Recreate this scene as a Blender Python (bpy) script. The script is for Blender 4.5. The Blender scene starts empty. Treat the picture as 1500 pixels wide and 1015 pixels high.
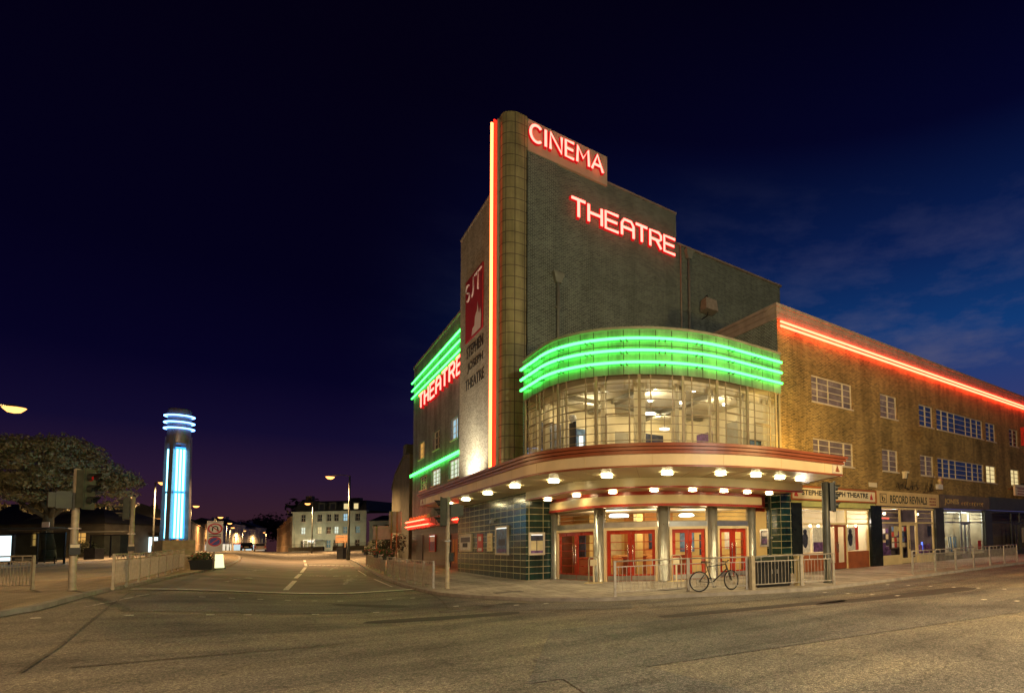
import bpy, bmesh, math, random
from mathutils import Vector, Matrix

random.seed(7)
SC = bpy.context.scene
COL = SC.collection
PI = math.pi

# ------------------------------------------------------------------ camera
cam_d = bpy.data.cameras.new('camera')
cam = bpy.data.objects.new('camera', cam_d)
COL.objects.link(cam)
cam.matrix_world = Matrix(((0.7393, -0.0220, -0.6730, 0.0),
                           (-0.6730, -0.0595, -0.7373, 0.0),
                           (-0.0238, 0.9980, -0.0587, 1.65),
                           (0, 0, 0, 1)))
cam_d.sensor_width = 36.0
cam_d.lens = 801.43 / 1500 * 36
cam_d.shift_x = -366.14 / 1500
cam_d.shift_y = (742.68 - 507.5) / 1500
cam_d.clip_start = 0.05
cam_d.clip_end = 3000
SC.camera = cam

# ------------------------------------------------------------------ render / exposure
SC.view_settings.view_transform = 'Standard'
SC.view_settings.look = 'None'
SC.view_settings.exposure = 0
SC.view_settings.gamma = 1
cy = SC.cycles
cy.use_denoising = True
try:
    cy.denoiser = 'OPENIMAGEDENOISE'
except Exception:
    pass
cy.max_bounces = 6
cy.diffuse_bounces = 3
cy.glossy_bounces = 3
cy.transparent_max_bounces = 12
cy.sample_clamp_indirect = 4.0
cy.caustics_reflective = False
cy.caustics_refractive = False

# ------------------------------------------------------------------ night sky
W = bpy.data.worlds.new('World')
SC.world = W
W.use_nodes = True
nt = W.node_tree
nt.nodes.clear()


def N(tree, kind, **kw):
    n = tree.nodes.new(kind)
    for k, v in kw.items():
        if k.startswith('i_'):
            n.inputs[k[2:].replace('_', ' ')].default_value = v
        else:
            setattr(n, k, v)
    return n


def ramp(tree, pts):
    r = tree.nodes.new('ShaderNodeValToRGB')
    el = r.color_ramp.elements
    el[0].position, el[0].color = pts[0][0], (*pts[0][1], 1)
    el[1].position, el[1].color = pts[1][0], (*pts[1][1], 1)
    for p, c in pts[2:]:
        e = el.new(p)
        e.color = (*c, 1)
    return r


tc = N(nt, 'ShaderNodeTexCoord')
sx = N(nt, 'ShaderNodeSeparateXYZ')
nt.links.new(tc.outputs['Generated'], sx.inputs[0])
rl = ramp(nt, [(0.0, (.040, .0140, .018)), (.05, (.036, .0132, .024)), (.10, (.021, .0090, .031)), (.16, (.0062, .0038, .026)),
               (.24, (.0020, .0012, .016)), (.36, (.0012, .0006, .010)), (.60, (.0011, .0004, .0060)), (.80, (.0011, .0005, .0045))])
rr = ramp(nt, [(0.0, (.050, .045, .12)), (.22, (.030, .042, .155)), (.34, (.0055, .040, .165)), (.46, (.0035, .0150, .085)),
               (.60, (.0012, .0018, .020)), (.72, (.0008, .0005, .009)), (.9, (.0008, .0005, .006))])
nt.links.new(sx.outputs['Z'], rl.inputs[0])
nt.links.new(sx.outputs['Z'], rr.inputs[0])
mr = N(nt, 'ShaderNodeMapRange', interpolation_type='SMOOTHSTEP')
mr.inputs['From Min'].default_value = 0.06
mr.inputs['From Max'].default_value = 0.90
nt.links.new(sx.outputs['X'], mr.inputs['Value'])
mixc = N(nt, 'ShaderNodeMix', data_type='RGBA')
nt.links.new(mr.outputs[0], mixc.inputs['Factor'])
nt.links.new(rl.outputs[0], mixc.inputs['A'])
nt.links.new(rr.outputs[0], mixc.inputs['B'])
# thin low cloud
cn = N(nt, 'ShaderNodeTexNoise')
cn.inputs['Scale'].default_value = 5.0
cn.inputs['Detail'].default_value = 6
cn.inputs['Roughness'].default_value = .62
mp = N(nt, 'ShaderNodeMapping')
mp.inputs['Scale'].default_value = (1, 1, 3.2)
nt.links.new(tc.outputs['Generated'], mp.inputs[0])
nt.links.new(mp.outputs[0], cn.inputs['Vector'])
cr = ramp(nt, [(.46, (0, 0, 0)), (.74, (1, 1, 1))])
nt.links.new(cn.outputs['Fac'], cr.inputs[0])
ch = ramp(nt, [(.0, (.7, .7, .7)), (.30, (1, 1, 1)), (.42, (.40, .40, .40)), (.58, (.0, .0, .0))])
nt.links.new(sx.outputs['Z'], ch.inputs[0])
m1 = N(nt, 'ShaderNodeMath', operation='MULTIPLY')
nt.links.new(cr.outputs[0], m1.inputs[0])
nt.links.new(ch.outputs[0], m1.inputs[1])
m2 = N(nt, 'ShaderNodeMath', operation='MULTIPLY')
nt.links.new(m1.outputs[0], m2.inputs[0])
nt.links.new(mr.outputs[0], m2.inputs[1])
m3 = N(nt, 'ShaderNodeMath', operation='MULTIPLY')
m3.inputs[1].default_value = .85
nt.links.new(m2.outputs[0], m3.inputs[0])
mixd = N(nt, 'ShaderNodeMix', data_type='RGBA')
nt.links.new(m3.outputs[0], mixd.inputs['Factor'])
nt.links.new(mixc.outputs['Result'], mixd.inputs['A'])
mixd.inputs['B'].default_value = (.085, .088, .17, 1)
bg = N(nt, 'ShaderNodeBackground')
bg.inputs['Strength'].default_value = 1.0
nt.links.new(mixd.outputs['Result'], bg.inputs['Color'])
# last twilight from a sun well below the horizon
sky = N(nt, 'ShaderNodeTexSky', sky_type='NISHITA')
sky.sun_disc = False
sky.sun_elevation = math.radians(-8)
sky.sun_rotation = math.radians(60)
bg2 = N(nt, 'ShaderNodeBackground')
bg2.inputs['Strength'].default_value = 0.05
nt.links.new(sky.outputs[0], bg2.inputs['Color'])
add = N(nt, 'ShaderNodeAddShader')
nt.links.new(bg.outputs[0], add.inputs[0])
nt.links.new(bg2.outputs[0], add.inputs[1])
wo = N(nt, 'ShaderNodeOutputWorld')
nt.links.new(add.outputs[0], wo.inputs['Surface'])

# ------------------------------------------------------------------ tuning of the lamps, those added out of view too
SODIUM = (1.0, .56, .22)
E_ADDED_RIGHT = 5000
E_ADDED_LEFT = 5200
E_ADDED_BEHIND = 9600
E_STREET = 8000
E_FLOOD_TOWER = 1700
E_FLOOD_WING = 620
E_BAY = 100
E_FOYER = 90
E_SHOP = 95

# ------------------------------------------------------------------ materials
MATS = {}


def new_mat(name):
    m = bpy.data.materials.new(name)
    m.use_nodes = True
    t = m.node_tree
    b = t.nodes['Principled BSDF']
    MATS[name] = m
    return m, t, b


def rgb(c):
    return (c[0], c[1], c[2], 1)


def pm(name, col, rough=.6, metal=0.0, var=.18, scale=2.5, bump=0.0, bscale=40, spec=.5, coat=0):
    """painted / plain surface with blotchy variation, a little roughness change and grain"""
    m, t, b = new_mat(name)
    c = N(t, 'ShaderNodeTexCoord')
    n = N(t, 'ShaderNodeTexNoise')
    n.inputs['Scale'].default_value = scale
    n.inputs['Detail'].default_value = 5
    t.links.new(c.outputs['Object'], n.inputs['Vector'])
    lo = tuple(x * (1 - var) for x in col)
    hi = tuple(min(1, x * (1 + var)) for x in col)
    r = ramp(t, [(.3, lo), (.7, hi)])
    t.links.new(n.outputs['Fac'], r.inputs[0])
    t.links.new(r.outputs[0], b.inputs['Base Color'])
    rr_ = N(t, 'ShaderNodeMapRange')
    rr_.inputs['To Min'].default_value = max(.02, rough - .08)
    rr_.inputs['To Max'].default_value = min(1, rough + .1)
    t.links.new(n.outputs['Fac'], rr_.inputs['Value'])
    t.links.new(rr_.outputs[0], b.inputs['Roughness'])
    b.inputs['Metallic'].default_value = metal
    b.inputs['Specular IOR Level'].default_value = spec
    if coat:
        b.inputs['Coat Weight'].default_value = coat
    if bump:
        n2 = N(t, 'ShaderNodeTexNoise')
        n2.inputs['Scale'].default_value = bscale
        n2.inputs['Detail'].default_value = 4
        t.links.new(c.outputs['Object'], n2.inputs['Vector'])
        bp = N(t, 'ShaderNodeBump')
        bp.inputs['Strength'].default_value = bump
        bp.inputs['Distance'].default_value = .02
        t.links.new(n2.outputs['Fac'], bp.inputs['Height'])
        t.links.new(bp.outputs[0], b.inputs['Normal'])
    return m


def em(name, col, strength=1.0):
    m = bpy.data.materials.new(name)
    m.use_nodes = True
    t = m.node_tree
    t.nodes.clear()
    e = N(t, 'ShaderNodeEmission')
    e.inputs['Color'].default_value = rgb(col)
    e.inputs['Strength'].default_value = strength
    o = N(t, 'ShaderNodeOutputMaterial')
    t.links.new(e.outputs[0], o.inputs['Surface'])
    MATS[name] = m
    return m


def grid_mat(name, c1, c2, mortar, bw, rh, ms, rough=.7, offset=.5, bump=.4, spec=.4, mott=.35, blotch=.7, mrough=.8, coat=0, freq=2, streak=.42):
    """bricks / tiles laid in UV metres"""
    m, t, b = new_mat(name)
    c = N(t, 'ShaderNodeTexCoord')
    k = N(t, 'ShaderNodeTexBrick')
    k.offset = offset
    k.offset_frequency = freq
    k.inputs['Color1'].default_value = rgb(c1)
    k.inputs['Color2'].default_value = rgb(c2)
    k.inputs['Mortar'].default_value = rgb(mortar)
    k.inputs['Scale'].default_value = 1
    k.inputs['Mortar Size'].default_value = ms
    k.inputs['Mortar Smooth'].default_value = .1
    k.inputs['Brick Width'].default_value = bw
    k.inputs['Row Height'].default_value = rh
    t.links.new(c.outputs['UV'], k.inputs['Vector'])
    n = N(t, 'ShaderNodeTexNoise')
    n.inputs['Scale'].default_value = blotch
    n.inputs['Detail'].default_value = 6
    n.inputs['Roughness'].default_value = .65
    t.links.new(c.outputs['UV'], n.inputs['Vector'])
    mr_ = N(t, 'ShaderNodeMapRange')
    mr_.inputs['From Min'].default_value = .3
    mr_.inputs['From Max'].default_value = .7
    mr_.inputs['To Min'].default_value = 1 - mott
    mr_.inputs['To Max'].default_value = 1 + mott
    t.links.new(n.outputs['Fac'], mr_.inputs['Value'])
    # rain streaks and grime running down the wall
    sm = N(t, 'ShaderNodeMapping')
    sm.inputs['Scale'].default_value = (1.1, .10, 1)
    t.links.new(c.outputs['UV'], sm.inputs[0])
    sn = N(t, 'ShaderNodeTexNoise')
    sn.inputs['Scale'].default_value = 1.0
    sn.inputs['Detail'].default_value = 7
    sn.inputs['Roughness'].default_value = .7
    t.links.new(sm.outputs[0], sn.inputs['Vector'])
    s2_ = N(t, 'ShaderNodeMapRange')
    s2_.inputs['From Min'].default_value = .38
    s2_.inputs['From Max'].default_value = .56
    s2_.inputs['To Min'].default_value = 1 - streak
    s2_.inputs['To Max'].default_value = 1.0
    t.links.new(sn.outputs['Fac'], s2_.inputs['Value'])
    ml = N(t, 'ShaderNodeMath', operation='MULTIPLY')
    t.links.new(mr_.outputs[0], ml.inputs[0])
    t.links.new(s2_.outputs[0], ml.inputs[1])
    mx = N(t, 'ShaderNodeVectorMath', operation='SCALE')
    t.links.new(k.outputs['Color'], mx.inputs[0])
    t.links.new(ml.outputs[0], mx.inputs['Scale'])
    t.links.new(mx.outputs[0], b.inputs['Base Color'])
    rm = N(t, 'ShaderNodeMapRange')
    rm.inputs['To Min'].default_value = rough
    rm.inputs['To Max'].default_value = mrough
    t.links.new(k.outputs['Fac'], rm.inputs['Value'])
    t.links.new(rm.outputs[0], b.inputs['Roughness'])
    b.inputs['Specular IOR Level'].default_value = spec
    if coat:
        b.inputs['Coat Weight'].default_value = coat
        b.inputs['Coat Roughness'].default_value = .08
    bp = N(t, 'ShaderNodeBump', invert=True)
    bp.inputs['Strength'].default_value = bump
    bp.inputs['Distance'].default_value = .02
    t.links.new(k.outputs['Fac'], bp.inputs['Height'])
    t.links.new(bp.outputs[0], b.inputs['Normal'])
    return m


def glass_mat(name, tint=(1, 1, 1), refl=.16, rough=.02):
    m = bpy.data.materials.new(name)
    m.use_nodes = True
    t = m.node_tree
    t.nodes.clear()
    tr = N(t, 'ShaderNodeBsdfTransparent')
    tr.inputs[0].default_value = rgb(tint)
    gl = N(t, 'ShaderNodeBsdfGlossy')
    gl.inputs['Roughness'].default_value = rough
    lw = N(t, 'ShaderNodeLayerWeight')
    lw.inputs['Blend'].default_value = refl
    mx = N(t, 'ShaderNodeMixShader')
    t.links.new(lw.outputs['Fresnel'], mx.inputs[0])
    t.links.new(tr.outputs[0], mx.inputs[1])
    t.links.new(gl.outputs[0], mx.inputs[2])
    o = N(t, 'ShaderNodeOutputMaterial')
    t.links.new(mx.outputs[0], o.inputs['Surface'])
    MATS[name] = m
    return m


def asphalt_mat(name='asphalt', tint=(1, 1, 1), seed=0.0):
    m, t, b = new_mat(name)
    c = N(t, 'ShaderNodeTexCoord')
    fine = N(t, 'ShaderNodeTexVoronoi')
    fine.inputs['Scale'].default_value = 52
    mid = N(t, 'ShaderNodeTexNoise')
    mid.inputs['Scale'].default_value = 26
    mid.inputs['Detail'].default_value = 7
    mid.inputs['Roughness'].default_value = .75
    big = N(t, 'ShaderNodeTexNoise')
    big.inputs['Scale'].default_value = .35
    big.inputs['Detail'].default_value = 6
    big.inputs['Roughness'].default_value = .6
    for n in (fine, mid, big):
        t.links.new(c.outputs['Object'], n.inputs['Vector'])
    r1 = ramp(t, [(.34, (.040, .040, .039)), (.5, (.112, .108, .100)), (.66, (.24, .23, .21))])
    t.links.new(mid.outputs['Fac'], r1.inputs[0])
    r2 = ramp(t, [(0, (1.8, 1.75, 1.65)), (.28, (1.0, 1.0, 1.0)), (.55, (.55, .55, .56))])
    t.links.new(fine.outputs['Distance'], r2.inputs[0])
    r3 = ramp(t, [(.36, (.66, .66, .69)), (.5, (1, 1, 1)), (.64, (1.3, 1.26, 1.16))])
    t.links.new(big.outputs['Fac'], r3.inputs[0])
    a = N(t, 'ShaderNodeMix', data_type='RGBA', blend_type='MULTIPLY')
    a.inputs['Factor'].default_value = 1
    t.links.new(r1.outputs[0], a.inputs['A'])
    t.links.new(r2.outputs[0], a.inputs['B'])
    a2 = N(t, 'ShaderNodeMix', data_type='RGBA', blend_type='MULTIPLY')
    a2.inputs['Factor'].default_value = 1
    t.links.new(a.outputs['Result'], a2.inputs['A'])
    t.links.new(r3.outputs[0], a2.inputs['B'])
    # long seams of relaid strips
    wv = N(t, 'ShaderNodeTexNoise')
    wv.inputs['Scale'].default_value = .9
    wv.inputs['Detail'].default_value = 3
    mpn = N(t, 'ShaderNodeMapping')
    mpn.inputs['Scale'].default_value = (.12, 1.0, 1)
    mpn.inputs['Rotation'].default_value = (0, 0, .35)
    t.links.new(c.outputs['Object'], mpn.inputs[0])
    t.links.new(mpn.outputs[0], wv.inputs['Vector'])
    r4 = ramp(t, [(.40, (.78, .78, .8)), (.47, (1, 1, 1)), (.55, (1, 1, 1)), (.62, (1.15, 1.12, 1.08))])
    t.links.new(wv.outputs['Fac'], r4.inputs[0])
    a3 = N(t, 'ShaderNodeMix', data_type='RGBA', blend_type='MULTIPLY')
    a3.inputs['Factor'].default_value = 1
    t.links.new(a2.outputs['Result'], a3.inputs['A'])
    t.links.new(r4.outputs[0], a3.inputs['B'])
    # fine cracks
    vc = N(t, 'ShaderNodeTexVoronoi', feature='DISTANCE_TO_EDGE')
    vc.inputs['Scale'].default_value = .42
    wn = N(t, 'ShaderNodeTexNoise')
    wn.inputs['Scale'].default_value = 1.6
    wn.inputs['Detail'].default_value = 5
    t.links.new(c.outputs['Object'], wn.inputs['Vector'])
    wm = N(t, 'ShaderNodeMix', data_type='RGBA', blend_type='LINEAR_LIGHT')
    wm.inputs['Factor'].default_value = .55
    t.links.new(c.outputs['Object'], wm.inputs['A'])
    t.links.new(wn.outputs['Color'], wm.inputs['B'])
    t.links.new(wm.outputs['Result'], vc.inputs['Vector'])
    rc = ramp(t, [(.004, (.42, .42, .42)), (.016, (1, 1, 1))])
    t.links.new(vc.outputs['Distance'], rc.inputs[0])
    a4 = N(t, 'ShaderNodeMix', data_type='RGBA', blend_type='MULTIPLY')
    a4.inputs['Factor'].default_value = .5
    t.links.new(a3.outputs['Result'], a4.inputs['A'])
    t.links.new(rc.outputs[0], a4.inputs['B'])
    a5 = N(t, 'ShaderNodeMix', data_type='RGBA', blend_type='MULTIPLY')
    a5.inputs['Factor'].default_value = 1
    t.links.new(a4.outputs['Result'], a5.inputs['A'])
    a5.inputs['B'].default_value = rgb(tint)
    t.links.new(a5.outputs['Result'], b.inputs['Base Color'])
    b.inputs['Roughness'].default_value = .72
    b.inputs['Specular IOR Level'].default_value = .35
    bp = N(t, 'ShaderNodeBump', invert=True)
    bp.inputs['Strength'].default_value = .55
    bp.inputs['Distance'].default_value = .012
    t.links.new(fine.outputs['Distance'], bp.inputs['Height'])
    t.links.new(bp.outputs[0], b.inputs['Normal'])
    return m


def paint_mat(name, col, wear=.5, scale=9):
    """worn thermoplastic road paint: transparent where worn through"""
    m, t, b = new_mat(name)
    c = N(t, 'ShaderNodeTexCoord')
    n = N(t, 'ShaderNodeTexNoise')
    n.inputs['Scale'].default_value = scale
    n.inputs['Detail'].default_value = 6
    n.inputs['Roughness'].default_value = .7
    t.links.new(c.outputs['Object'], n.inputs['Vector'])
    r = ramp(t, [(wear - .1, (0, 0, 0)), (wear + .06, (1, 1, 1))])
    t.links.new(n.outputs['Fac'], r.inputs[0])
    b.inputs['Base Color'].default_value = rgb(col)
    b.inputs['Roughness'].default_value = .6
    t.links.new(r.outputs[0], b.inputs['Alpha'])
    return m


asphalt_mat('asphalt', (2.3, 2.25, 2.05))
asphalt_mat('asphalt_grey', (1.80, 1.85, 1.92))
asphalt_mat('asphalt_dark', (1.45, 1.38, 1.25))
pm('carriageway', (.24, .215, .195), .8, var=.3, scale=.5, bump=.3, bscale=60)
paint_mat('road_paint', (.80, .78, .72), .40)
paint_mat('road_paint_worn', (.62, .60, .55), .53, 5)
grid_mat('slabs', (.46, .425, .37), (.38, .35, .30), (.15, .135, .12), .75, .60, .016, .75, bump=.25, mott=.3, blotch=.8)
grid_mat('setts', (.46, .37, .25), (.38, .31, .21), (.18, .15, .11), .21, .105, .012, .8, bump=.4, mott=.3, blotch=.8)
pm('kerb_stone', (.33, .31, .28), .8, var=.25, scale=3, bump=.3)
grid_mat('brick', (.37, .24, .080), (.10, .066, .026), (.46, .33, .14), .235, .078, .013, .85, bump=.8, mott=.32, blotch=.55)  # right wing brick, its golden lamplight mixed into the base colour
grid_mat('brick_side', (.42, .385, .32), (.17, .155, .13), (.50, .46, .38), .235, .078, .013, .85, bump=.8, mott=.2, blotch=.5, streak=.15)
grid_mat('brick_tower', (.15, .205, .155), (.040, .054, .046), (.34, .41, .35), .235, .078, .013, .85, bump=.8, mott=.16, blotch=.5, streak=.2)  # same brick with the dim greenish light of the tower front in its colour
grid_mat('brick_cool_cast', (.25, .25, .26), (.17, .17, .18), (.30, .30, .31), .30, .10, .010, .85, bump=.6, mott=.3, blotch=.5)  # bluish light on the left wing put into the brick grey
grid_mat('faience', (.42, .40, .20), (.36, .345, .17), (.14, .12, .08), .50, .62, .022, .35, offset=0, bump=.3, mott=.22, blotch=.9, coat=.3)
grid_mat('faience_band', (.27, .36, .23), (.225, .305, .19), (.10, .09, .06), .66, 1.95, .022, .35, offset=0, bump=.3, mott=.2, blotch=.9, coat=.3)
grid_mat('black_tile', (.016, .055, .045), (.010, .034, .028), (.60, .56, .34), .66, .31, .013, .18, offset=0, bump=.2, spec=.4, mott=.35, blotch=1.2, coat=.2)
grid_mat('black_tile_long', (.014, .060, .072), (.009, .038, .046), (.62, .58, .36), .97, .31, .015, .20, offset=0, bump=.2, spec=.4, mott=.35, blotch=1.2, coat=.15)
grid_mat('green_tile_rows', (.05, .055, .04), (.035, .04, .03), (.26, .24, .20), 1.3, .33, .02, .3, offset=0, bump=.2, mott=.3, blotch=1)
pm('coping', (.30, .25, .20), .8, var=.2, scale=2, bump=.2)
pm('pale_band', (.50, .44, .31), .7, var=.12, scale=1.2)
pm('cream_paint', (.78, .62, .36), .42, var=.10, scale=.9, spec=.5)
pm('soffit_paint', (.74, .62, .38), .34, var=.10, scale=.8, spec=.6)
pm('panel_grey', (.30, .28, .22), .7, var=.2, scale=2)
pm('redbrown', (.28, .075, .028), .38, var=.2, scale=1.5)
pm('red_paint', (.42, .035, .012), .28, var=.12, scale=2)
pm('red_gloss', (.42, .035, .02), .34, var=.1, scale=1, spec=.7)
pm('window_frame', (.62, .55, .43), .5, var=.12, scale=4)
pm('window_frame_bronze', (.36, .29, .17), .45, var=.15, scale=4)
pm('pane_sky_tint', (.035, .07, .26), .12, var=.45, scale=1.4)  # sky mirrored in the glass is put into the blue base colour
pm('pane_blind', (.21, .17, .17), .25, var=.40, scale=1.2)
pm('pane_dark', (.02, .024, .03), .08, var=.4, scale=2)
pm('pane_green', (.10, .17, .13), .2, var=.3, scale=2)
pm('soffit_brown', (.42, .25, .12), .35, var=.12, scale=1)
pm('column_steel', (.58, .59, .57), .30, .85, var=.10, scale=3)
pm('chrome', (.62, .63, .62), .14, 1.0, var=.08, scale=2)
pm('steel', (.42, .42, .40), .35, .9, var=.15, scale=4)
pm('galv', (.44, .41, .36), .5, .45, var=.25, scale=6, bump=.1)
pm('galv_warm', (.46, .41, .30), .55, .3, var=.2, scale=6, bump=.1)
pm('black_metal', (.018, .02, .022), .4, .2, var=.3, scale=4)
pm('dark_green_metal', (.03, .05, .04), .45, .2, var=.3, scale=4)
pm('pole_dark', (.06, .065, .06), .45, .3, var=.3, scale=3)
pm('signal_black', (.022, .026, .022), .5, var=.3, scale=5)
pm('signal_back', (.06, .075, .05), .55, var=.25, scale=5)
pm('pipe_paint', (.22, .25, .20), .5, var=.2, scale=3)
pm('lead', (.12, .11, .10), .7, var=.2, scale=2)
pm('interior_wall', (.70, .62, .42), .8, var=.06, scale=1)
pm('interior_ceiling', (.66, .62, .50), .8, var=.05, scale=1)
pm('interior_floor', (.20, .12, .07), .6, var=.2, scale=2)
pm('foyer_orange', (.62, .28, .09), .7, var=.15, scale=1)
pm('foyer_yellow', (.70, .52, .20), .7, var=.12, scale=1)
pm('poster_white', (.72, .72, .70), .4, var=.2, scale=7)
pm('poster_dark', (.035, .04, .07), .35, var=.7, scale=5)
pm('poster_purple', (.14, .07, .22), .35, var=.7, scale=6)
pm('poster_blue', (.10, .19, .36), .35, var=.6, scale=5)
pm('poster_red', (.50, .05, .04), .35, var=.2, scale=4)
pm('poster_cream', (.72, .62, .36), .4, var=.12, scale=5)
pm('banner_red', (.36, .018, .035), .6, var=.12, scale=1)
pm('banner_white', (.75, .62, .64), .6, var=.08, scale=2)
pm('sign_cream', (.74, .66, .46), .45, var=.08, scale=2)
pm('sign_tan', (.66, .50, .24), .5, var=.12, scale=2)
pm('sign_text', (.02, .018, .02), .5, var=.1)
pm('sign_wood', (.15, .115, .08), .5, var=.3, scale=3)
pm('sign_gold', (.62, .44, .14), .4, .1, var=.2)
pm('sign_slate', (.06, .068, .062), .5, var=.25, scale=2)
pm('frame_red', (.36, .11, .03), .4, var=.15)
pm('pilaster_black', (.012, .016, .014), .22, var=.4, scale=2, spec=.3)
pm('pilaster_grey', (.05, .055, .055), .4, var=.3, scale=2, spec=.3)
pm('blind_green', (.50, .52, .20), .5, var=.1)
pm('shop_cream', (.70, .58, .30), .45, var=.1)
pm('door_brown', (.26, .06, .02), .35, var=.2)
pm('stall_red', (.30, .09, .03), .45, var=.25, scale=2)
pm('dress_white', (.74, .72, .66), .7, var=.15, scale=3)
pm('tyre', (.015, .015, .015), .7, var=.3, scale=8)
pm('bike_frame', (.05, .05, .055), .3, .5, var=.2)
pm('bark', (.075, .07, .045), .9, var=.4, scale=5, bump=.6, bscale=14)
pm('stone_wall', (.20, .185, .15), .85, var=.25, scale=1.4, bump=.3)
pm('stone_dark', (.10, .095, .07), .85, var=.3, scale=1.2, bump=.4)
pm('stone_hotel', (.50, .52, .40), .85, var=.2, scale=.6, bump=.3)
pm('slate_roof', (.05, .055, .05), .7, var=.3, scale=1, bump=.3)
pm('terrace_wall', (.34, .23, .14), .85, var=.25, scale=.7)
pm('white_render', (.55, .52, .46), .8, var=.15, scale=.6)
pm('sign_back', (.42, .36, .34), .45, .3, var=.15, scale=3)
pm('white_sheet', (.74, .72, .72), .4, var=.06, scale=3)
pm('sign_red', (.55, .02, .05), .4, var=.05)
pm('sign_blue', (.02, .035, .35), .4, var=.05)
pm('pylon_steel', (.20, .20, .25), .35, .4, var=.2, scale=2)
pm('planter', (.02, .025, .022), .6, var=.3)
pm('flower_red', (.45, .04, .05), .7, var=.3)
pm('flower_pink', (.62, .22, .25), .7, var=.3)
pm('car_paint', (.52, .45, .42), .25, .3, var=.1, coat=.6)
pm('car_dark', (.02, .022, .03), .2, .3, var=.2, coat=.5)
pm('block_stone', (.40, .36, .26), .85, var=.2, scale=3, bump=.3)


def leaf_mat(name, c0, c1):
    m, t, b = new_mat(name)
    c = N(t, 'ShaderNodeTexCoord')
    n = N(t, 'ShaderNodeTexNoise')
    n.inputs['Scale'].default_value = 3.5
    n.inputs['Detail'].default_value = 4
    t.links.new(c.outputs['Object'], n.inputs['Vector'])
    r = ramp(t, [(.3, c0), (.7, c1)])
    t.links.new(n.outputs['Fac'], r.inputs[0])
    t.links.new(r.outputs[0], b.inputs['Base Color'])
    b.inputs['Roughness'].default_value = .6
    return m


def sheer_mat(name, col):
    m, t, b = new_mat(name)
    tl_ = N(t, 'ShaderNodeBsdfTranslucent')
    tl_.inputs[0].default_value = rgb(col)
    df = N(t, 'ShaderNodeBsdfDiffuse')
    df.inputs[0].default_value = rgb(col)
    mx = N(t, 'ShaderNodeMixShader')
    mx.inputs[0].default_value = .5
    t.links.new(df.outputs[0], mx.inputs[1])
    t.links.new(tl_.outputs[0], mx.inputs[2])
    t.links.new(mx.outputs[0], t.nodes['Material Output'].inputs['Surface'])


sheer_mat('curtain', (.86, .82, .68))
leaf_mat('leaf', (.11, .125, .06), (.32, .29, .16))
leaf_mat('leaf_dark', (.02, .028, .014), (.05, .055, .028))
leaf_mat('leaf_planter', (.03, .06, .02), (.09, .12, .04))
glass_mat('glass', (.97, .98, .96), .10)
glass_mat('glass_shelter', (.45, .55, .6), .06)
em('neon_green', (.042, 1.0, .085), 10)
em('neon_red', (1.0, .036, .017), 26)
em('neon_red_deep', (1.0, .012, .004), 5)
em('neon_cream', (1.0, .20, .055), 8)
em('neon_letter', (1.0, .095, .070), 8.5)
em('letter_side', (1.0, .02, .02), .55)
em('neon_blue', (.16, .42, 1.0), 7)
em('tube_cyan', (.22, .80, 1.0), 6)
em('tube_blue', (.05, .35, 1.0), 2.2)
em('downlight', (1.0, .82, .42), 38)
em('lamp_glow', (1.0, .40, .10), 3.4)
em('ad_white', (.75, .95, 1.0), 1.7)
em('bollard_yellow', (1.0, .95, .45), 1.6)
em('lit_warm', (1.0, .78, .36), .85)
em('lit_white', (.92, 1.0, .78), .85)
em('lit_cold', (.50, .80, .95), .75)
em('lit_orange', (1.0, .52, .12), .7)
em('lit_dim', (.30, .42, .36), .35)
em('lit_case', (1.0, .97, .82), 1.6)
em('spot_bulb', (1.0, .92, .72), 30)
em('disc_light', (1.0, .95, .8), 7)
em('signal_red', (1.0, .03, .02), .22)
em('shop_lamp', (1.0, .72, .35), 14)
em('shop_red', (1.0, .08, .05), 3)
em('shop_blue', (.12, .2, 1.0), 2.2)


def M(n):
    return MATS[n]


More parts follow.
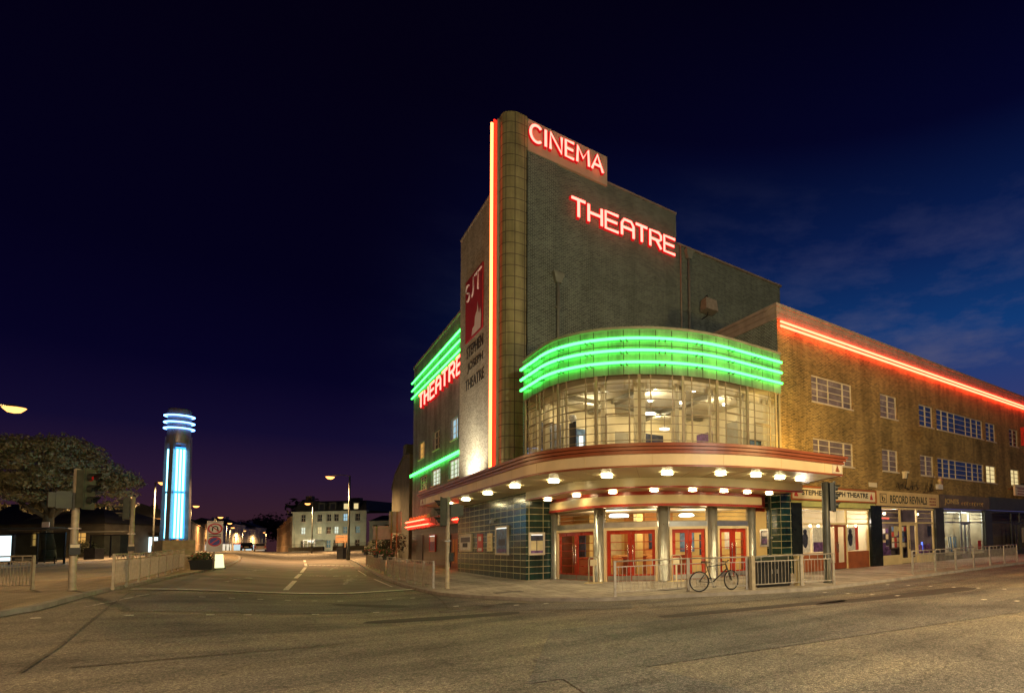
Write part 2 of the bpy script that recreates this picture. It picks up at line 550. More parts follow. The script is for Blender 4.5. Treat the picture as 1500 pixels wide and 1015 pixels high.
# ------------------------------------------------------------------ mesh builder
class MB:
    def __init__(s):
        s.v, s.f, s.uv, s.mi, s.sm = [], [], [], [], []

    def face(s, pts, uv=None, mi=0, smooth=False):
        i = len(s.v)
        s.v += [tuple(p) for p in pts]
        s.f.append(tuple(range(i, i + len(pts))))
        s.uv.append(uv)
        s.mi.append(mi)
        s.sm.append(smooth)

    def mesh(s, verts, faces, mi=0, smooth=False, uv=None):
        i = len(s.v)
        s.v += [tuple(p) for p in verts]
        for k, f in enumerate(faces):
            s.f.append(tuple(i + j for j in f))
            s.uv.append(uv[k] if uv else None)
            s.mi.append(mi)
            s.sm.append(smooth)

    def box(s, x0, x1, y0, y1, z0, z1, mi=0):
        v = [(x0, y0, z0), (x1, y0, z0), (x1, y1, z0), (x0, y1, z0), (x0, y0, z1), (x1, y0, z1), (x1, y1, z1), (x0, y1, z1)]
        s.mesh(v, [(0, 1, 5, 4), (1, 2, 6, 5), (2, 3, 7, 6), (3, 0, 4, 7), (4, 5, 6, 7), (3, 2, 1, 0)], mi)

    def bar(s, p, q, w, h, mi=0, up=(0, 0, 1)):
        """box beam from p to q, w wide, h along up"""
        p, q, up = Vector(p), Vector(q), Vector(up)
        d = (q - p).normalized()
        a = d.cross(up)
        if a.length < 1e-4:
            a = d.cross(Vector((1, 0, 0)))
        a.normalize()
        b = a.cross(d)
        a = a * (w / 2)
        b = b * (h / 2)
        v = [p - a - b, p + a - b, p + a + b, p - a + b, q - a - b, q + a - b, q + a + b, q - a + b]
        s.mesh(v, [(0, 1, 2, 3), (7, 6, 5, 4), (0, 4, 5, 1), (1, 5, 6, 2), (2, 6, 7, 3), (3, 7, 4, 0)], mi)

    def prism(s, poly, z0, z1, mi=0, cap=True):
        n = len(poly)
        b = [(p[0], p[1], z0) for p in poly]
        t = [(p[0], p[1], z1) for p in poly]
        fs = [(i, (i + 1) % n, n + (i + 1) % n, n + i) for i in range(n)]
        if cap:
            fs += [tuple(range(n - 1, -1, -1)), tuple(range(n, 2 * n))]
        s.mesh(b + t, fs, mi)

    def tube(s, pts, r, n=8, mi=0, closed=False, smooth=True, r1=None):
        pts = [Vector(p) for p in pts]
        k = len(pts)
        rings = []
        ref = None
        for i, p in enumerate(pts):
            a = pts[(i - 1) % k] if (closed or i > 0) else p
            b = pts[(i + 1) % k] if (closed or i < k - 1) else p
            d = (b - a).normalized()
            if ref is None:
                ref = Vector((0, 0, 1)) if abs(d.z) < .9 else Vector((1, 0, 0))
            u = d.cross(ref)
            if u.length < 1e-3:
                u = d.cross(Vector((.3, .8, .1)))
            u.normalize()
            w = u.cross(d)
            ref = w
            rad = r if r1 is None else r + (r1 - r) * i / max(1, k - 1)
            rings.append([p + (u * math.cos(2 * PI * j / n) + w * math.sin(2 * PI * j / n)) * rad for j in range(n)])
        v = [q for rg in rings for q in rg]
        fs = []
        m = k if closed else k - 1
        for i in range(m):
            for j in range(n):
                a, b = i * n + j, i * n + (j + 1) % n
                c, d = ((i + 1) % k) * n + (j + 1) % n, ((i + 1) % k) * n + j
                fs.append((a, b, c, d))
        if not closed:
            fs.append(tuple(range(n - 1, -1, -1)))
            fs.append(tuple(range((k - 1) * n, k * n)))
        s.mesh(v, fs, mi, smooth)

    def lathe(s, prof, c=(0, 0, 0), n=16, mi=0, smooth=True):
        c = Vector(c)
        v = []
        for r, z in prof:
            for j in range(n):
                v.append(c + Vector((r * math.cos(2 * PI * j / n), r * math.sin(2 * PI * j / n), z)))
        fs = []
        for i in range(len(prof) - 1):
            for j in range(n):
                fs.append((i * n + j, i * n + (j + 1) % n, (i + 1) * n + (j + 1) % n, (i + 1) * n + j))
        fs.append(tuple(range(n - 1, -1, -1)))
        fs.append(tuple(range((len(prof) - 1) * n, len(prof) * n)))
        s.mesh(v, fs, mi, smooth)

    def wall(s, path, z0, z1, mi=0, flip=False, su=0.0, smooth=False):
        """vertical sheet along a plan path, UV = metres along the path / height"""
        d = su
        for a, b in zip(path[:-1], path[1:]):
            L = math.hypot(b[0] - a[0], b[1] - a[1])
            z0a = z0(a) if callable(z0) else z0
            z0b = z0(b) if callable(z0) else z0
            s.face([(a[0], a[1], z0a), (b[0], b[1], z0b), (b[0], b[1], z1), (a[0], a[1], z1)],
                   [(d, z0a), (d + L, z0b), (d + L, z1), (d, z1)], mi, smooth)
            d += L

    def strip(s, pa, za, pb, zb, mi=0):
        for i in range(len(pa) - 1):
            s.face([(*pa[i], za), (*pa[i + 1], za), (*pb[i + 1], zb), (*pb[i], zb)], None, mi)

    def build(s, name, mats, parent=None, inv=None, weld=False):
        me = bpy.data.meshes.new(name)
        me.from_pydata(s.v, [], s.f)
        if not isinstance(mats, (list, tuple)):
            mats = [mats]
        for m in mats:
            me.materials.append(M(m) if isinstance(m, str) else m)
        uvl = me.uv_layers.new(name='UVMap')
        for p, uv, mi, sm in zip(me.polygons, s.uv, s.mi, s.sm):
            p.material_index = mi
            p.use_smooth = sm
            if uv:
                for li, c in zip(p.loop_indices, uv):
                    uvl.data[li].uv = c
            else:
                n = p.normal
                if abs(n.z) > .75:
                    for li in p.loop_indices:
                        c = me.vertices[me.loops[li].vertex_index].co
                        uvl.data[li].uv = (c.x, c.y)
                else:
                    t = Vector((-n.y, n.x, 0)).normalized()
                    for li in p.loop_indices:
                        c = me.vertices[me.loops[li].vertex_index].co
                        uvl.data[li].uv = (c.x * t.x + c.y * t.y, c.z)
        if weld:
            bm = bmesh.new()
            bm.from_mesh(me)
            bmesh.ops.remove_doubles(bm, verts=bm.verts, dist=1e-4)
            bm.to_mesh(me)
            bm.free()
        o = bpy.data.objects.new(name, me)
        COL.objects.link(o)
        if parent is not None:
            o.parent = parent
            if inv is not None:
                o.matrix_parent_inverse = inv
        return o


class PlaneF:
    """a facade: u runs along it, z up, n out of it"""

    def __init__(s, o, u, n):
        s.o, s.u, s.n = Vector(o), Vector(u), Vector(n)

    def p(s, u, z, n=0.0):
        return s.o + s.u * u + s.n * n + Vector((0, 0, z))

    def box(s, mb, u0, u1, z0, z1, n0, n1, mi=0):
        v = [s.p(u0, z0, n0), s.p(u1, z0, n0), s.p(u1, z0, n1), s.p(u0, z0, n1),
             s.p(u0, z1, n0), s.p(u1, z1, n0), s.p(u1, z1, n1), s.p(u0, z1, n1)]
        mb.mesh(v, [(0, 1, 5, 4), (1, 2, 6, 5), (2, 3, 7, 6), (3, 0, 4, 7), (4, 5, 6, 7), (3, 2, 1, 0)], mi)

    def quad(s, mb, u0, u1, z0, z1, n=0.0, mi=0):
        mb.face([s.p(u0, z0, n), s.p(u1, z0, n), s.p(u1, z1, n), s.p(u0, z1, n)],
                [(u0, z0), (u1, z0), (u1, z1), (u0, z1)], mi)

    def wall(s, mb, u0, u1, z0, z1, holes=(), depth=.18, mi=0):
        us = sorted({u0, u1, *[h[0] for h in holes], *[h[1] for h in holes]})
        zs = sorted({z0, z1, *[h[2] for h in holes], *[h[3] for h in holes]})
        us = [u for u in us if u0 <= u <= u1]
        zs = [z for z in zs if z0 <= z <= z1]
        for a, b in zip(us[:-1], us[1:]):
            for c, d in zip(zs[:-1], zs[1:]):
                mu, mz = (a + b) / 2, (c + d) / 2
                if any(h[0] < mu < h[1] and h[2] < mz < h[3] for h in holes):
                    continue
                s.quad(mb, a, b, c, d, 0, mi)
        for h in holes:
            a, b, c, d = h
            e = -depth
            mb.face([s.p(a, c), s.p(a, d), s.p(a, d, e), s.p(a, c, e)], None, mi)
            mb.face([s.p(b, c), s.p(b, d), s.p(b, d, e), s.p(b, c, e)], None, mi)
            mb.face([s.p(a, d), s.p(b, d), s.p(b, d, e), s.p(a, d, e)], None, mi)
            mb.face([s.p(a, c), s.p(b, c), s.p(b, c, e), s.p(a, c, e)], None, mi)


# ------------------------------------------------------------------ things and parts
def empty(name, label, cat, loc=(0, 0, 0), rz=0, group=None, kind=None):
    o = bpy.data.objects.new(name, None)
    COL.objects.link(o)
    o.location = loc
    o.rotation_euler = (0, 0, rz)
    o.empty_display_size = .3
    tag(o, label, cat, group, kind)
    return o


def tag(o, label=None, cat=None, group=None, kind=None):
    if label:
        o['label'] = label
    if cat:
        o['category'] = cat
    if group:
        o['group'] = group
    if kind:
        o['kind'] = kind
    return o


def winv(o):
    """inverse that lets children be modelled in world coordinates"""
    return (Matrix.Translation(o.location) @ o.rotation_euler.to_matrix().to_4x4()).inverted()


def copy_tree(o, parent=None, loc=None, rz=None, label=None, group=None):
    c = o.copy()
    COL.objects.link(c)
    if parent is not None:
        c.parent = parent
    if loc is not None:
        c.location = loc
    if rz is not None:
        c.rotation_euler = (0, 0, rz)
    if label:
        c['label'] = label
    if group:
        c['group'] = group
    for ch in KIDS.get(o.name, []):
        copy_tree(ch, c)
    return c


KIDS = {}


def kid(o):
    KIDS.setdefault(o.parent.name, []).append(o)
    return o


def point_light(name, loc, energy, col=SODIUM, size=.3, parent=None, inv=None, spot=None, aim=None):
    L = bpy.data.lights.new(name, 'SPOT' if spot else 'POINT')
    L.energy = energy
    L.color = col
    L.shadow_soft_size = size
    if spot:
        L.spot_size = math.radians(spot)
        L.spot_blend = .6
    o = bpy.data.objects.new(name, L)
    COL.objects.link(o)
    o.location = loc
    if aim is not None:
        o.rotation_euler = (Vector(aim) - Vector(loc)).to_track_quat('-Z', 'Y').to_euler()
    if parent is not None:
        o.parent = parent
        if inv is not None:
            o.matrix_parent_inverse = inv
    return o


# text -> flat outlines (built-in font), normalised to unit width / cap height
_tcache = {}


def text_geo(s, bold=0.0):
    k = (s, bold)
    if k in _tcache:
        return _tcache[k]
    cu = bpy.data.curves.new('lettering', 'FONT')
    cu.body = s
    cu.size = 1
    cu.offset = bold
    cu.resolution_u = 3
    ob = bpy.data.objects.new('lettering', cu)
    COL.objects.link(ob)
    dg = bpy.context.evaluated_depsgraph_get()
    me = bpy.data.meshes.new_from_object(ob.evaluated_get(dg))
    vs = [v.co.copy() for v in me.vertices]
    fs = [tuple(p.vertices) for p in me.polygons]
    bpy.data.objects.remove(ob)
    bpy.data.curves.remove(cu)
    bpy.data.meshes.remove(me)
    x0, x1 = min(v.x for v in vs), max(v.x for v in vs)
    y0, y1 = min(v.y for v in vs), max(v.y for v in vs)
    vs = [((v.x - x0) / (x1 - x0), (v.y - y0) / (y1 - y0)) for v in vs]
    _tcache[k] = (vs, fs)
    return vs, fs


def add_text(mb, s, pf, u0, u1, z0, z1, n, mi=0, bold=0.0, th=0.0):
    vs, fs = text_geo(s, bold)
    pts = [pf.p(u0 + (u1 - u0) * a, z0 + (z1 - z0) * b, n) for a, b in vs]
    mb.mesh(pts, fs, mi)
    if th:
        # sides of raised letters
        cnt = {}
        for f in fs:
            for a, b in zip(f, f[1:] + f[:1]):
                cnt[(a, b)] = 1
        edges = [e for e in cnt if (e[1], e[0]) not in cnt]
        back = [pf.p(u0 + (u1 - u0) * a, z0 + (z1 - z0) * b, n - th) for a, b in vs]
        for a, b in edges:
            mb.face([pts[a], pts[b], back[b], back[a]], None, mi)


def rl_path(x0, y0, R, yl, xr, n=28):
    """plan of a rounded corner: straight along y, quarter turn, straight along x"""
    P = []
    k = max(2, int(abs(yl - (y0 + R)) / 1.0))
    for i in range(k):
        P.append((x0, yl + (y0 + R - yl) * i / k))
    for i in range(n + 1):
        a = PI + (PI / 2) * i / n
        P.append((x0 + R + R * math.cos(a), y0 + R + R * math.sin(a)))
    k = max(2, int(abs(xr - (x0 + R)) / 1.0))
    for i in range(1, k + 1):
        P.append((x0 + R + (xr - x0 - R) * i / k, y0))
    return P


def path_at(P, s):
    for a, b in zip(P[:-1], P[1:]):
        L = math.hypot(b[0] - a[0], b[1] - a[1])
        if s <= L:
            t = s / L
            return (a[0] + (b[0] - a[0]) * t, a[1] + (b[1] - a[1]) * t), ((b[0] - a[0]) / L, (b[1] - a[1]) / L)
        s -= L
    a, b = P[-2], P[-1]
    L = math.hypot(b[0] - a[0], b[1] - a[1])
    return b, ((b[0] - a[0]) / L, (b[1] - a[1]) / L)


def ss(t):
    t = max(0.0, min(1.0, t))
    return t * t * (3 - 2 * t)


def gz(x, y):
    """height of the ground: level by the theatre, rising to the left and up the street"""
    return .6 * ss((3 - x) / 7) * ss((y - 4) / 20) + .0145 * max(0, min(100, y - 30))


ROAD = -.10

# ================================================================== GROUND
def smooth_line(P, n=6):
    Q = []
    for i in range(len(P) - 1):
        p0, p1, p2, p3 = P[max(0, i - 1)], P[i], P[i + 1], P[min(len(P) - 1, i + 2)]
        for k in range(n):
            t = k / n
            Q.append(tuple(.5 * (2 * b + (c - a) * t + (2 * a - 5 * b + 4 * c - d) * t * t + (3 * b - a - 3 * c + d) * t ** 3)
                           for a, b, c, d in zip(p0, p1, p2, p3)))
    Q.append(P[-1])
    return Q


def axis(stops):
    r = []
    for a, b, st in stops:
        k = max(1, round((b - a) / st))
        r += [a + (b - a) * i / k for i in range(k)]
    r.append(stops[-1][1])
    return r


gxs = axis([(-420, -60, 60), (-60, -14, 6), (-14, 14, 1), (14, 60, 5), (60, 420, 60)])
gys = axis([(-160, -20, 35), (-20, 4, 6), (4, 60, 1.5), (60, 140, 5), (140, 560, 60)])
mb = MB()
vv = [(x, y, gz(x, y) + ROAD) for y in gys for x in gxs]
nx = len(gxs)
mb.mesh(vv, [(j * nx + i, j * nx + i + 1, (j + 1) * nx + i + 1, (j + 1) * nx + i) for j in range(len(gys) - 1) for i in range(nx - 1)], 0, True)
tag(mb.build('road', 'asphalt'), 'broad asphalt road junction', None, kind='structure')


def pavement(name, edge, inner, mat, kerb_w=.16):
    """raised pavement between a kerb line and an inner line"""
    mb = MB()
    kb = MB()
    n = len(edge)
    off = []
    for i in range(n):
        a, b = edge[max(0, i - 1)], edge[min(n - 1, i + 1)]
        d = Vector((b[0] - a[0], b[1] - a[1], 0)).normalized()
        w = Vector((inner[i][0] - edge[i][0], inner[i][1] - edge[i][1], 0))
        nn = Vector((-d.y, d.x, 0))
        if nn.dot(w) < 0:
            nn = -nn
        off.append((edge[i][0] + nn.x * kerb_w, edge[i][1] + nn.y * kerb_w))
    for i in range(n - 1):
        for k in range(6):
            q = []
            for (j, kk) in ((i, k), (i + 1, k), (i + 1, k + 1), (i, k + 1)):
                t = (kk / 6) ** 1.6
                x = off[j][0] + (inner[j][0] - off[j][0]) * t
                y = off[j][1] + (inner[j][1] - off[j][1]) * t
                q.append((x, y, gz(x, y)))
            mb.face(q, [(c[0], c[1]) for c in q])
        e0, e1, o0, o1 = edge[i], edge[i + 1], off[i], off[i + 1]
        z = lambda p, d=0: gz(p[0], p[1]) + d
        kb.face([(*e0, z(e0, .006)), (*e1, z(e1, .006)), (*o1, z(o1, .006)), (*o0, z(o0, .006))])
        kb.face([(*e0, z(e0, ROAD - .05)), (*e1, z(e1, ROAD - .05)), (*e1, z(e1, .006)), (*e0, z(e0, .006))])
        kb.face([(*o0, z(o0, -.05)), (*o1, z(o1, -.05)), (*o1, z(o1, .006)), (*o0, z(o0, .006))])
    tag(mb.build(name, mat), kind='structure')
    tag(kb.build('kerb', 'kerb_stone'), kind='structure')


KR = smooth_line([(7.6, 170), (7.2, 100), (6.93, 78), (6.5, 65), (5.65, 50), (4.98, 37), (4.72, 27), (4.85, 22.5), (5.4, 20.2), (6.13, 17.9),
                  (7.15, 16.2), (8.05, 15.35), (9.8, 14.4), (11.66, 13.3), (14.2, 12.45), (18.1, 12.5), (22.5, 12.7), (33, 13.2), (80, 14.5)])


def inner_r(p):
    x, y = p
    if y > 27:
        return (13.5, y)
    if x > 14:
        return (max(x, 17), 21.5)
    t = (27 - y) / (27 - 12.45)
    return (13.5 + 3.5 * t, 27 - 5.5 * t)


pavement('pavement', KR, [inner_r(p) for p in KR], 'slabs')
KI = smooth_line([(-7.5, 6), (-5.2, 13.5), (-4.03, 19.3), (-3.69, 21.1), (-3.6, 27.4), (-3.14, 34), (-2.4, 42), (-1.9, 47), (-1.6, 55), (-1.5, 70), (-2, 85), (-3.6, 99)])
KB = smooth_line([(-30, 20), (-22, 25), (-14, 31), (-10, 33.6), (-7.4, 35.7), (-5.2, 38.3), (-5.0, 43), (-5.4, 48), (-6.6, 55), (-7.0, 70), (-6.5, 85), (-4.2, 99)])
mid = [((a[0] + b[0]) / 2, (a[1] + b[1]) / 2) for a, b in zip(KI, KB)]
pavement('traffic_island', KI, mid, 'setts')
pavement('traffic_island', KB, mid, 'setts')
KL = smooth_line([(-60, 22), (-40, 36), (-18, 54), (-11.8, 62), (-10.3, 69), (-9.06, 80.5), (-8.5, 110), (-7.8, 180), (-5, 330)])
pavement('pavement', KL, [(p[0] - 22, p[1] + 26) for p in KL], 'slabs')

# worn lighter surface in the side street, behind the stop line
mb = MB()
ys = [27.3 + i * 2.2 for i in range(24)]
for a, b in zip(ys[:-1], ys[1:]):
    def ends(y):
        t = (y - 27.3) / 51
        return (-3.3 + 1.6 * ss(t * 2), 4.62 + 1.9 * ss((y - 40) / 35))
    for k in range(6):
        q = []
        for (yy, kk) in ((a, k), (a, k + 1), (b, k + 1), (b, k)):
            e = ends(yy)
            x = e[0] + (e[1] - e[0]) * kk / 6
            q.append((x, yy, gz(x, yy) + ROAD + .012))
        mb.face(q)
tag(mb.build('carriageway', 'carriageway'), kind='structure')

mk = MB()
mk2 = MB()
mw = MB()
pm('tar_patch', (.052, .050, .048), .75, var=.25, scale=6, bump=.35, bscale=70)


def ground_quad(mb_, pts, lift=.03, sub=4):
    a, b, c, d = [Vector((*p, 0)) for p in pts]
    for i in range(sub):
        t0, t1 = i / sub, (i + 1) / sub
        q = [a.lerp(b, t0), a.lerp(b, t1), d.lerp(c, t1), d.lerp(c, t0)]
        mb_.face([(p.x, p.y, gz(p.x, p.y) + ROAD + lift) for p in q])


# stop line, centre dashes, crossing studs, arrows, edge line
ground_quad(mk, [(-3.2, 27.45), (4.66, 26.5), (4.66, 27.0), (-3.2, 28.05)], sub=16)
for (x0, y0), (x1, y1) in [((.72, 29.3), (1.25, 36.8)), ((1.37, 39.4), (1.77, 44.8)), ((1.9, 46.8), (2.54, 56.5)), ((2.68, 58.8), (2.95, 66)), ((3.1, 70), (3.35, 77))]:
    ground_quad(mk, [(x0 - .09, y0), (x0 + .09, y0), (x1 + .09, y1), (x1 - .09, y1)])
for k in range(10):
    x, y = 3.07 + (5.39 - 3.07) * k / 9, 60.8 - 5.1 * k / 9
    ground_quad(mk, [(x - .12, y - .5), (x + .12, y - .55), (x + .12, y + .5), (x - .12, y + .5)], sub=1)
for k in range(9):
    x, y = 2.1 + (4.4 - 2.1) * k / 8, 42.6 - 2.8 * k / 8
    ground_quad(mw, [(x - .17, y - .35), (x + .12, y - .45), (x + .14, y + .4), (x - .15, y + .45)], sub=1)


def arrow(cx, cy, L, turn):
    d = Vector((.15, 1, 0)).normalized()
    n = Vector((d.y, -d.x, 0))
    P = lambda u, v: (cx + d.x * v + n.x * u, cy + d.y * v + n.y * u)
    ground_quad(mw, [P(-.09, -L / 2), P(.09, -L / 2), P(.09, L * .2), P(-.09, L * .2)])
    ground_quad(mw, [P(-.35, L * .2), P(.35, L * .2), P(.02, L / 2), P(-.02, L / 2)])
    if turn:
        ground_quad(mw, [P(.0, -L * .1), P(.0, -L * .1 + .7), P(turn * .8, L * .22 + .5), P(turn * .8, L * .22)])


arrow(3.3, 35.5, 5, 1)
arrow(3.9, 52, 5, 0)
arrow(-.8, 36, 5, -1)
arrow(-.2, 48, 5, -1)
ground_quad(mk, [(4.30, 29.5), (4.38, 29.5), (4.52, 36), (4.44, 36)])
ground_quad(mk, [(4.55, 40), (4.62, 40), (4.95, 47), (4.88, 47)])
for (x0, y0, x1, y1) in [(-3.1, 20.4, -2.55, 24.5), (-2.2, 8.0, -1.9, 9.2), (5.6, 12.0, 6.0, 12.12), (5.9, 18.2, 6.1, 18.15)]:
    ground_quad(mw, [(x0, y0), (x0 + .09, y0 - .03), (x1 + .09, y1), (x1, y1 + .03)])
tag(mk.build('road_marking', 'road_paint'), kind='structure')
tag(mw.build('road_marking', 'road_paint_worn'), kind='structure')
# studs of the pedestrian crossings and relaid strips of asphalt
for (x0, y0, x1, y1, n_) in [(-3.4, 18.4, 4.2, 17.9, 13), (-2.6, 24.0, 4.5, 22.0, 12), (4.75, 17.0, 6.9, 15.9, 4), (13.2, 11.6, 14.6, 4.5, 10), (16.6, 11.6, 17.6, 4.5, 10)]:
    for k in range(n_):
        x, y = x0 + (x1 - x0) * k / (n_ - 1), y0 + (y1 - y0) * k / (n_ - 1)
        if random.random() < .2:
            continue
        ground_quad(mk2, [(x - .07, y - .06), (x + .07, y - .07), (x + .07, y + .05), (x - .07, y + .06)], sub=1)
tag(mk2.build('road_stud', 'road_paint'), kind='structure')


def relaid(pts, mat, lift=.008, n_=10):
    m_ = MB()
    a, b, c, d = [Vector((*p, 0)) for p in pts]
    for i in range(n_):
        for j in range(3):
            q = []
            for (u_, v_) in ((i, j), (i + 1, j), (i + 1, j + 1), (i, j + 1)):
                p_ = a.lerp(b, u_ / n_).lerp(d.lerp(c, u_ / n_), v_ / 3)
                q.append((p_.x, p_.y, gz(p_.x, p_.y) + ROAD + lift))
            m_.face(q)
    tag(m_.build('road_patch', mat), kind='structure')


relaid([(2.5, 7.2), (4.4, 11.3), (18, 7.7), (24, 3)], 'asphalt_grey')
relaid([(2.37, 2.2), (3.1, 8.7), (3.9, 8.5), (4.4, 2.0)], 'asphalt_grey', .009)
relaid([(-2.4, 19.4), (5.1, 17.6), (4.75, 20.8), (-2.8, 25.0)], 'asphalt_grey')
relaid([(5.1, 17.4), (8.0, 14.6), (7.3, 13.2), (4.4, 16.0)], 'asphalt_grey', .010)
relaid([(8.2, 14.2), (14, 12.1), (13.6, 10.8), (7.6, 12.8)], 'asphalt_grey', .010)
relaid([(14, 12.0), (34, 12.6), (34, 10.4), (13.8, 10.6)], 'asphalt_grey', .011, 14)
mb = MB()


def seam(pts, w=.05):
    for (x0, y0), (x1, y1) in zip(pts[:-1], pts[1:]):
        ground_quad(mb, [(x0 - w, y0), (x0 + w, y0), (x1 + w, y1), (x1 - w, y1)], .016, 3)


seam([(-3.0, 25.8), (-2.72, 20.6), (-2.43, 14.6), (-2.38, 12.3)], .018)
seam([(4.7, 23.6), (4.35, 20.3), (3.9, 17.5)], .03)
for (p, q) in [((-1.96, 12.3), (2.3, 12.6)), ((3.0, 15.0), (5.6, 14.2)), ((5.5, 14.3), (9.0, 12.6)), ((9.0, 9.6), (17, 7.6)), ((12, 10.0), (20, 9.4))]:
    ground_quad(mb, [p, q, (q[0] - .02, q[1] + .03), (p[0], p[1] + .06)], .014, 6)
tag(mb.build('road_seam', 'asphalt_dark'), kind='structure')
# covers and patches of newer tar
mb = MB()
for (cx, cy_, a, b, r) in [(5.3, 17.2, .55, .42, .4), (3.4, 15.4, 1.6, .35, -.3), (9.5, 10.5, 2.6, .28, -.25), (14, 9.2, 3.2, .5, -.1), (2.4, 20.5, .3, 1.8, .6)]:
    c, s_ = math.cos(r), math.sin(r)
    pts = []
    for k in range(14):
        t = 2 * PI * k / 14
        u = a * max(-1, min(1, 1.35 * math.cos(t))) * (1 + .05 * random.random())
        v = b * max(-1, min(1, 1.35 * math.sin(t))) * (1 + .05 * random.random())
        x, y = cx + c * u - s_ * v, cy_ + s_ * u + c * v
        pts.append((x, y, gz(x, y) + ROAD + .006))
    mb.face(pts)
tag(mb.build('road_patch', 'tar_patch'), kind='structure')
for i, (cx, cy_, lab) in enumerate([(6.5, 20.6, 'rectangular iron cover set in the pavement near the traffic signal'), (3.9, 17.0, 'round iron manhole cover in the road before the corner'),
                                    (10.5, 16.2, 'small iron cover in the pavement by the railings')]):
    mb = MB()
    z = gz(cx, cy_) + (ROAD if i == 1 else 0)
    if i == 1:
        mb.lathe([(.33, z), (.33, z + .010), (.25, z + .012), (.24, z + .008)], (cx, cy_, 0), 20)
    else:
        mb.box(cx - .45, cx + .45, cy_ - .25, cy_ + .25, z - .02, z + .010)
        mb.box(cx - .38, cx + .38, cy_ - .19, cy_ + .19, z, z + .013)
    tag(mb.build('manhole_cover', 'lead'), lab, 'cover', 'iron covers in the ground')

# ================================================================== THE THEATRE
BL = (14, 28, 0)
th = empty('theatre_building', 'art deco cinema and theatre on the street corner, neon outlined brick tower and curved bay', 'theatre', BL)
TI = winv(th)


def TP(mb_, name, mats, label=None, weld=False):
    o = mb_.build(name, mats, th, TI, weld)
    if label:
        o['label'] = label
    return o


def sub(mb_, name, mats, parent, label=None):
    o = mb_.build(name, mats, parent)
    if label:
        o['label'] = label
    return o


RW = PlaneF((0, 18.5, 0), (1, 0, 0), (0, -1, 0))       # right wing street front
LW = PlaneF((10.0, 0, 0), (0, -1, 0), (-1, 0, 0))      # left wing front, u = -y
TL = PlaneF((9.15, 0, 0), (0, -1, 0), (-1, 0, 0))      # tower left face, u = -y
TR = PlaneF((0, 30.0, 0), (1, 0, 0), (0, -1, 0))       # tower right face


def neon(mb_, pts, r=.045, n=7):
    mb_.tube(pts, r, n)


def window(pf, u0, u1, z0, z1, cols, rows, pane, frame='window_frame', depth=.16, bar=.055, heavy=(), label=None, blind=None, out=.02):
    """steel casement: frame with glazing bars, and its panes as a sub-part"""
    f = MB()
    b = bar
    n0, n1 = -depth, -depth + .09
    pf.box(f, u0, u0 + b, z0, z1, n0, n1)
    pf.box(f, u1 - b, u1, z0, z1, n0, n1)
    pf.box(f, u0 + b, u1 - b, z0, z0 + b, n0, n1)
    pf.box(f, u0 + b, u1 - b, z1 - b, z1, n0, n1)
    cs = cols if isinstance(cols, (list, tuple)) else [i / cols for i in range(1, cols)]
    rs = rows if isinstance(rows, (list, tuple)) else [i / rows for i in range(1, rows)]
    for i, c in enumerate(cs):
        u = u0 + (u1 - u0) * c
        w = .045 if i in heavy else .020
        pf.box(f, u - w, u + w, z0 + b, z1 - b, n0, n1 - .006)
    for r in rs:
        z = z0 + (z1 - z0) * r
        pf.box(f, u0 + b, u1 - b, z - .016, z + .016, n0, n1 - .014)
    pf.box(f, u0 - .04, u1 + .04, z0 - .07, z0 - .002, -depth, out + .05)
    o = TP(f, 'window', frame, label)
    p = MB()
    pf.quad(p, u0 + .01, u1 - .01, z0 + .01, z1 - .01, -depth + .03)
    sub(p, 'pane', pane, o)
    return o


# ---- right wing
RX0, RX1 = 18.15, 82.0
ROOFZ = 13.05
up_w = [(20.5, 23.8), (26.4, 28.1), (30.55, 32.2), (32.65, 39.2), (39.65, 41.25), (43.7, 45.3)]
lo_w = [(20.5, 23.75), (26.4, 28.0), (30.45, 32.05), (32.55, 39.05), (39.4, 41.0), (43.6, 45.2)]
extra = [(48 + 7.5 * k, 51 + 7.5 * k) for k in range(4)]
ZU, ZL = (8.62, 10.0), (5.45, 6.74)
holes = [(a, b, *ZU) for a, b in up_w + extra] + [(a, b, *ZL) for a, b in lo_w + extra]
mb = MB()
RW.wall(mb, RX0, RX1, 4.28, ROOFZ - .75, holes)
TP(mb, 'wing_wall', 'brick')
mb = MB()
for z0, z1, n in [(ROOFZ - .75, ROOFZ - .52, .05), (ROOFZ - .52, ROOFZ - .46, .02), (ROOFZ - .46, ROOFZ - .22, .06), (ROOFZ - .22, ROOFZ - .16, .03), (ROOFZ - .16, ROOFZ, .09)]:
    mb.box(RX0 - n, RX1, 18.5 - n, 18.9, z0, z1)
    mb.box(RX0 - n, RX0 + .35, 18.9, 29.98, z0, z1)
TP(mb, 'parapet', 'coping')
mb = MB()
mb.wall([(RX0, 30.0), (RX0, 18.5)], 4.28, ROOFZ - .75)
TP(mb, 'wing_side_wall', 'brick_tower')
mb = MB()
mb.box(RX0 + .2, RX1, 18.8, 29.9, ROOFZ - .9, ROOFZ - .7)
TP(mb, 'flat_roof', 'lead')
mb = MB()
mb.box(18.25, RX1, 18.72, 19.2, 4.26, 4.5)
mb.box(RX1 - .2, RX1, 18.55, 29, 0, ROOFZ - 1)
TP(mb, 'lintel_beam', 'coping')
specs = ['pane_blind', 'pane_blind', 'pane_sky_tint', 'pane_sky_tint', 'pane_sky_tint', 'pane_dark']
for i, (a, b) in enumerate(up_w):
    wide = b - a > 3
    if i == 3:
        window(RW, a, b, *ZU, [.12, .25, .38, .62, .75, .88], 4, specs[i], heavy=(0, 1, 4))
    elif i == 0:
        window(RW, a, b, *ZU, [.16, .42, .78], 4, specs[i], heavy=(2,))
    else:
        window(RW, a, b, *ZU, [.5], 4, specs[i], heavy=(0,))
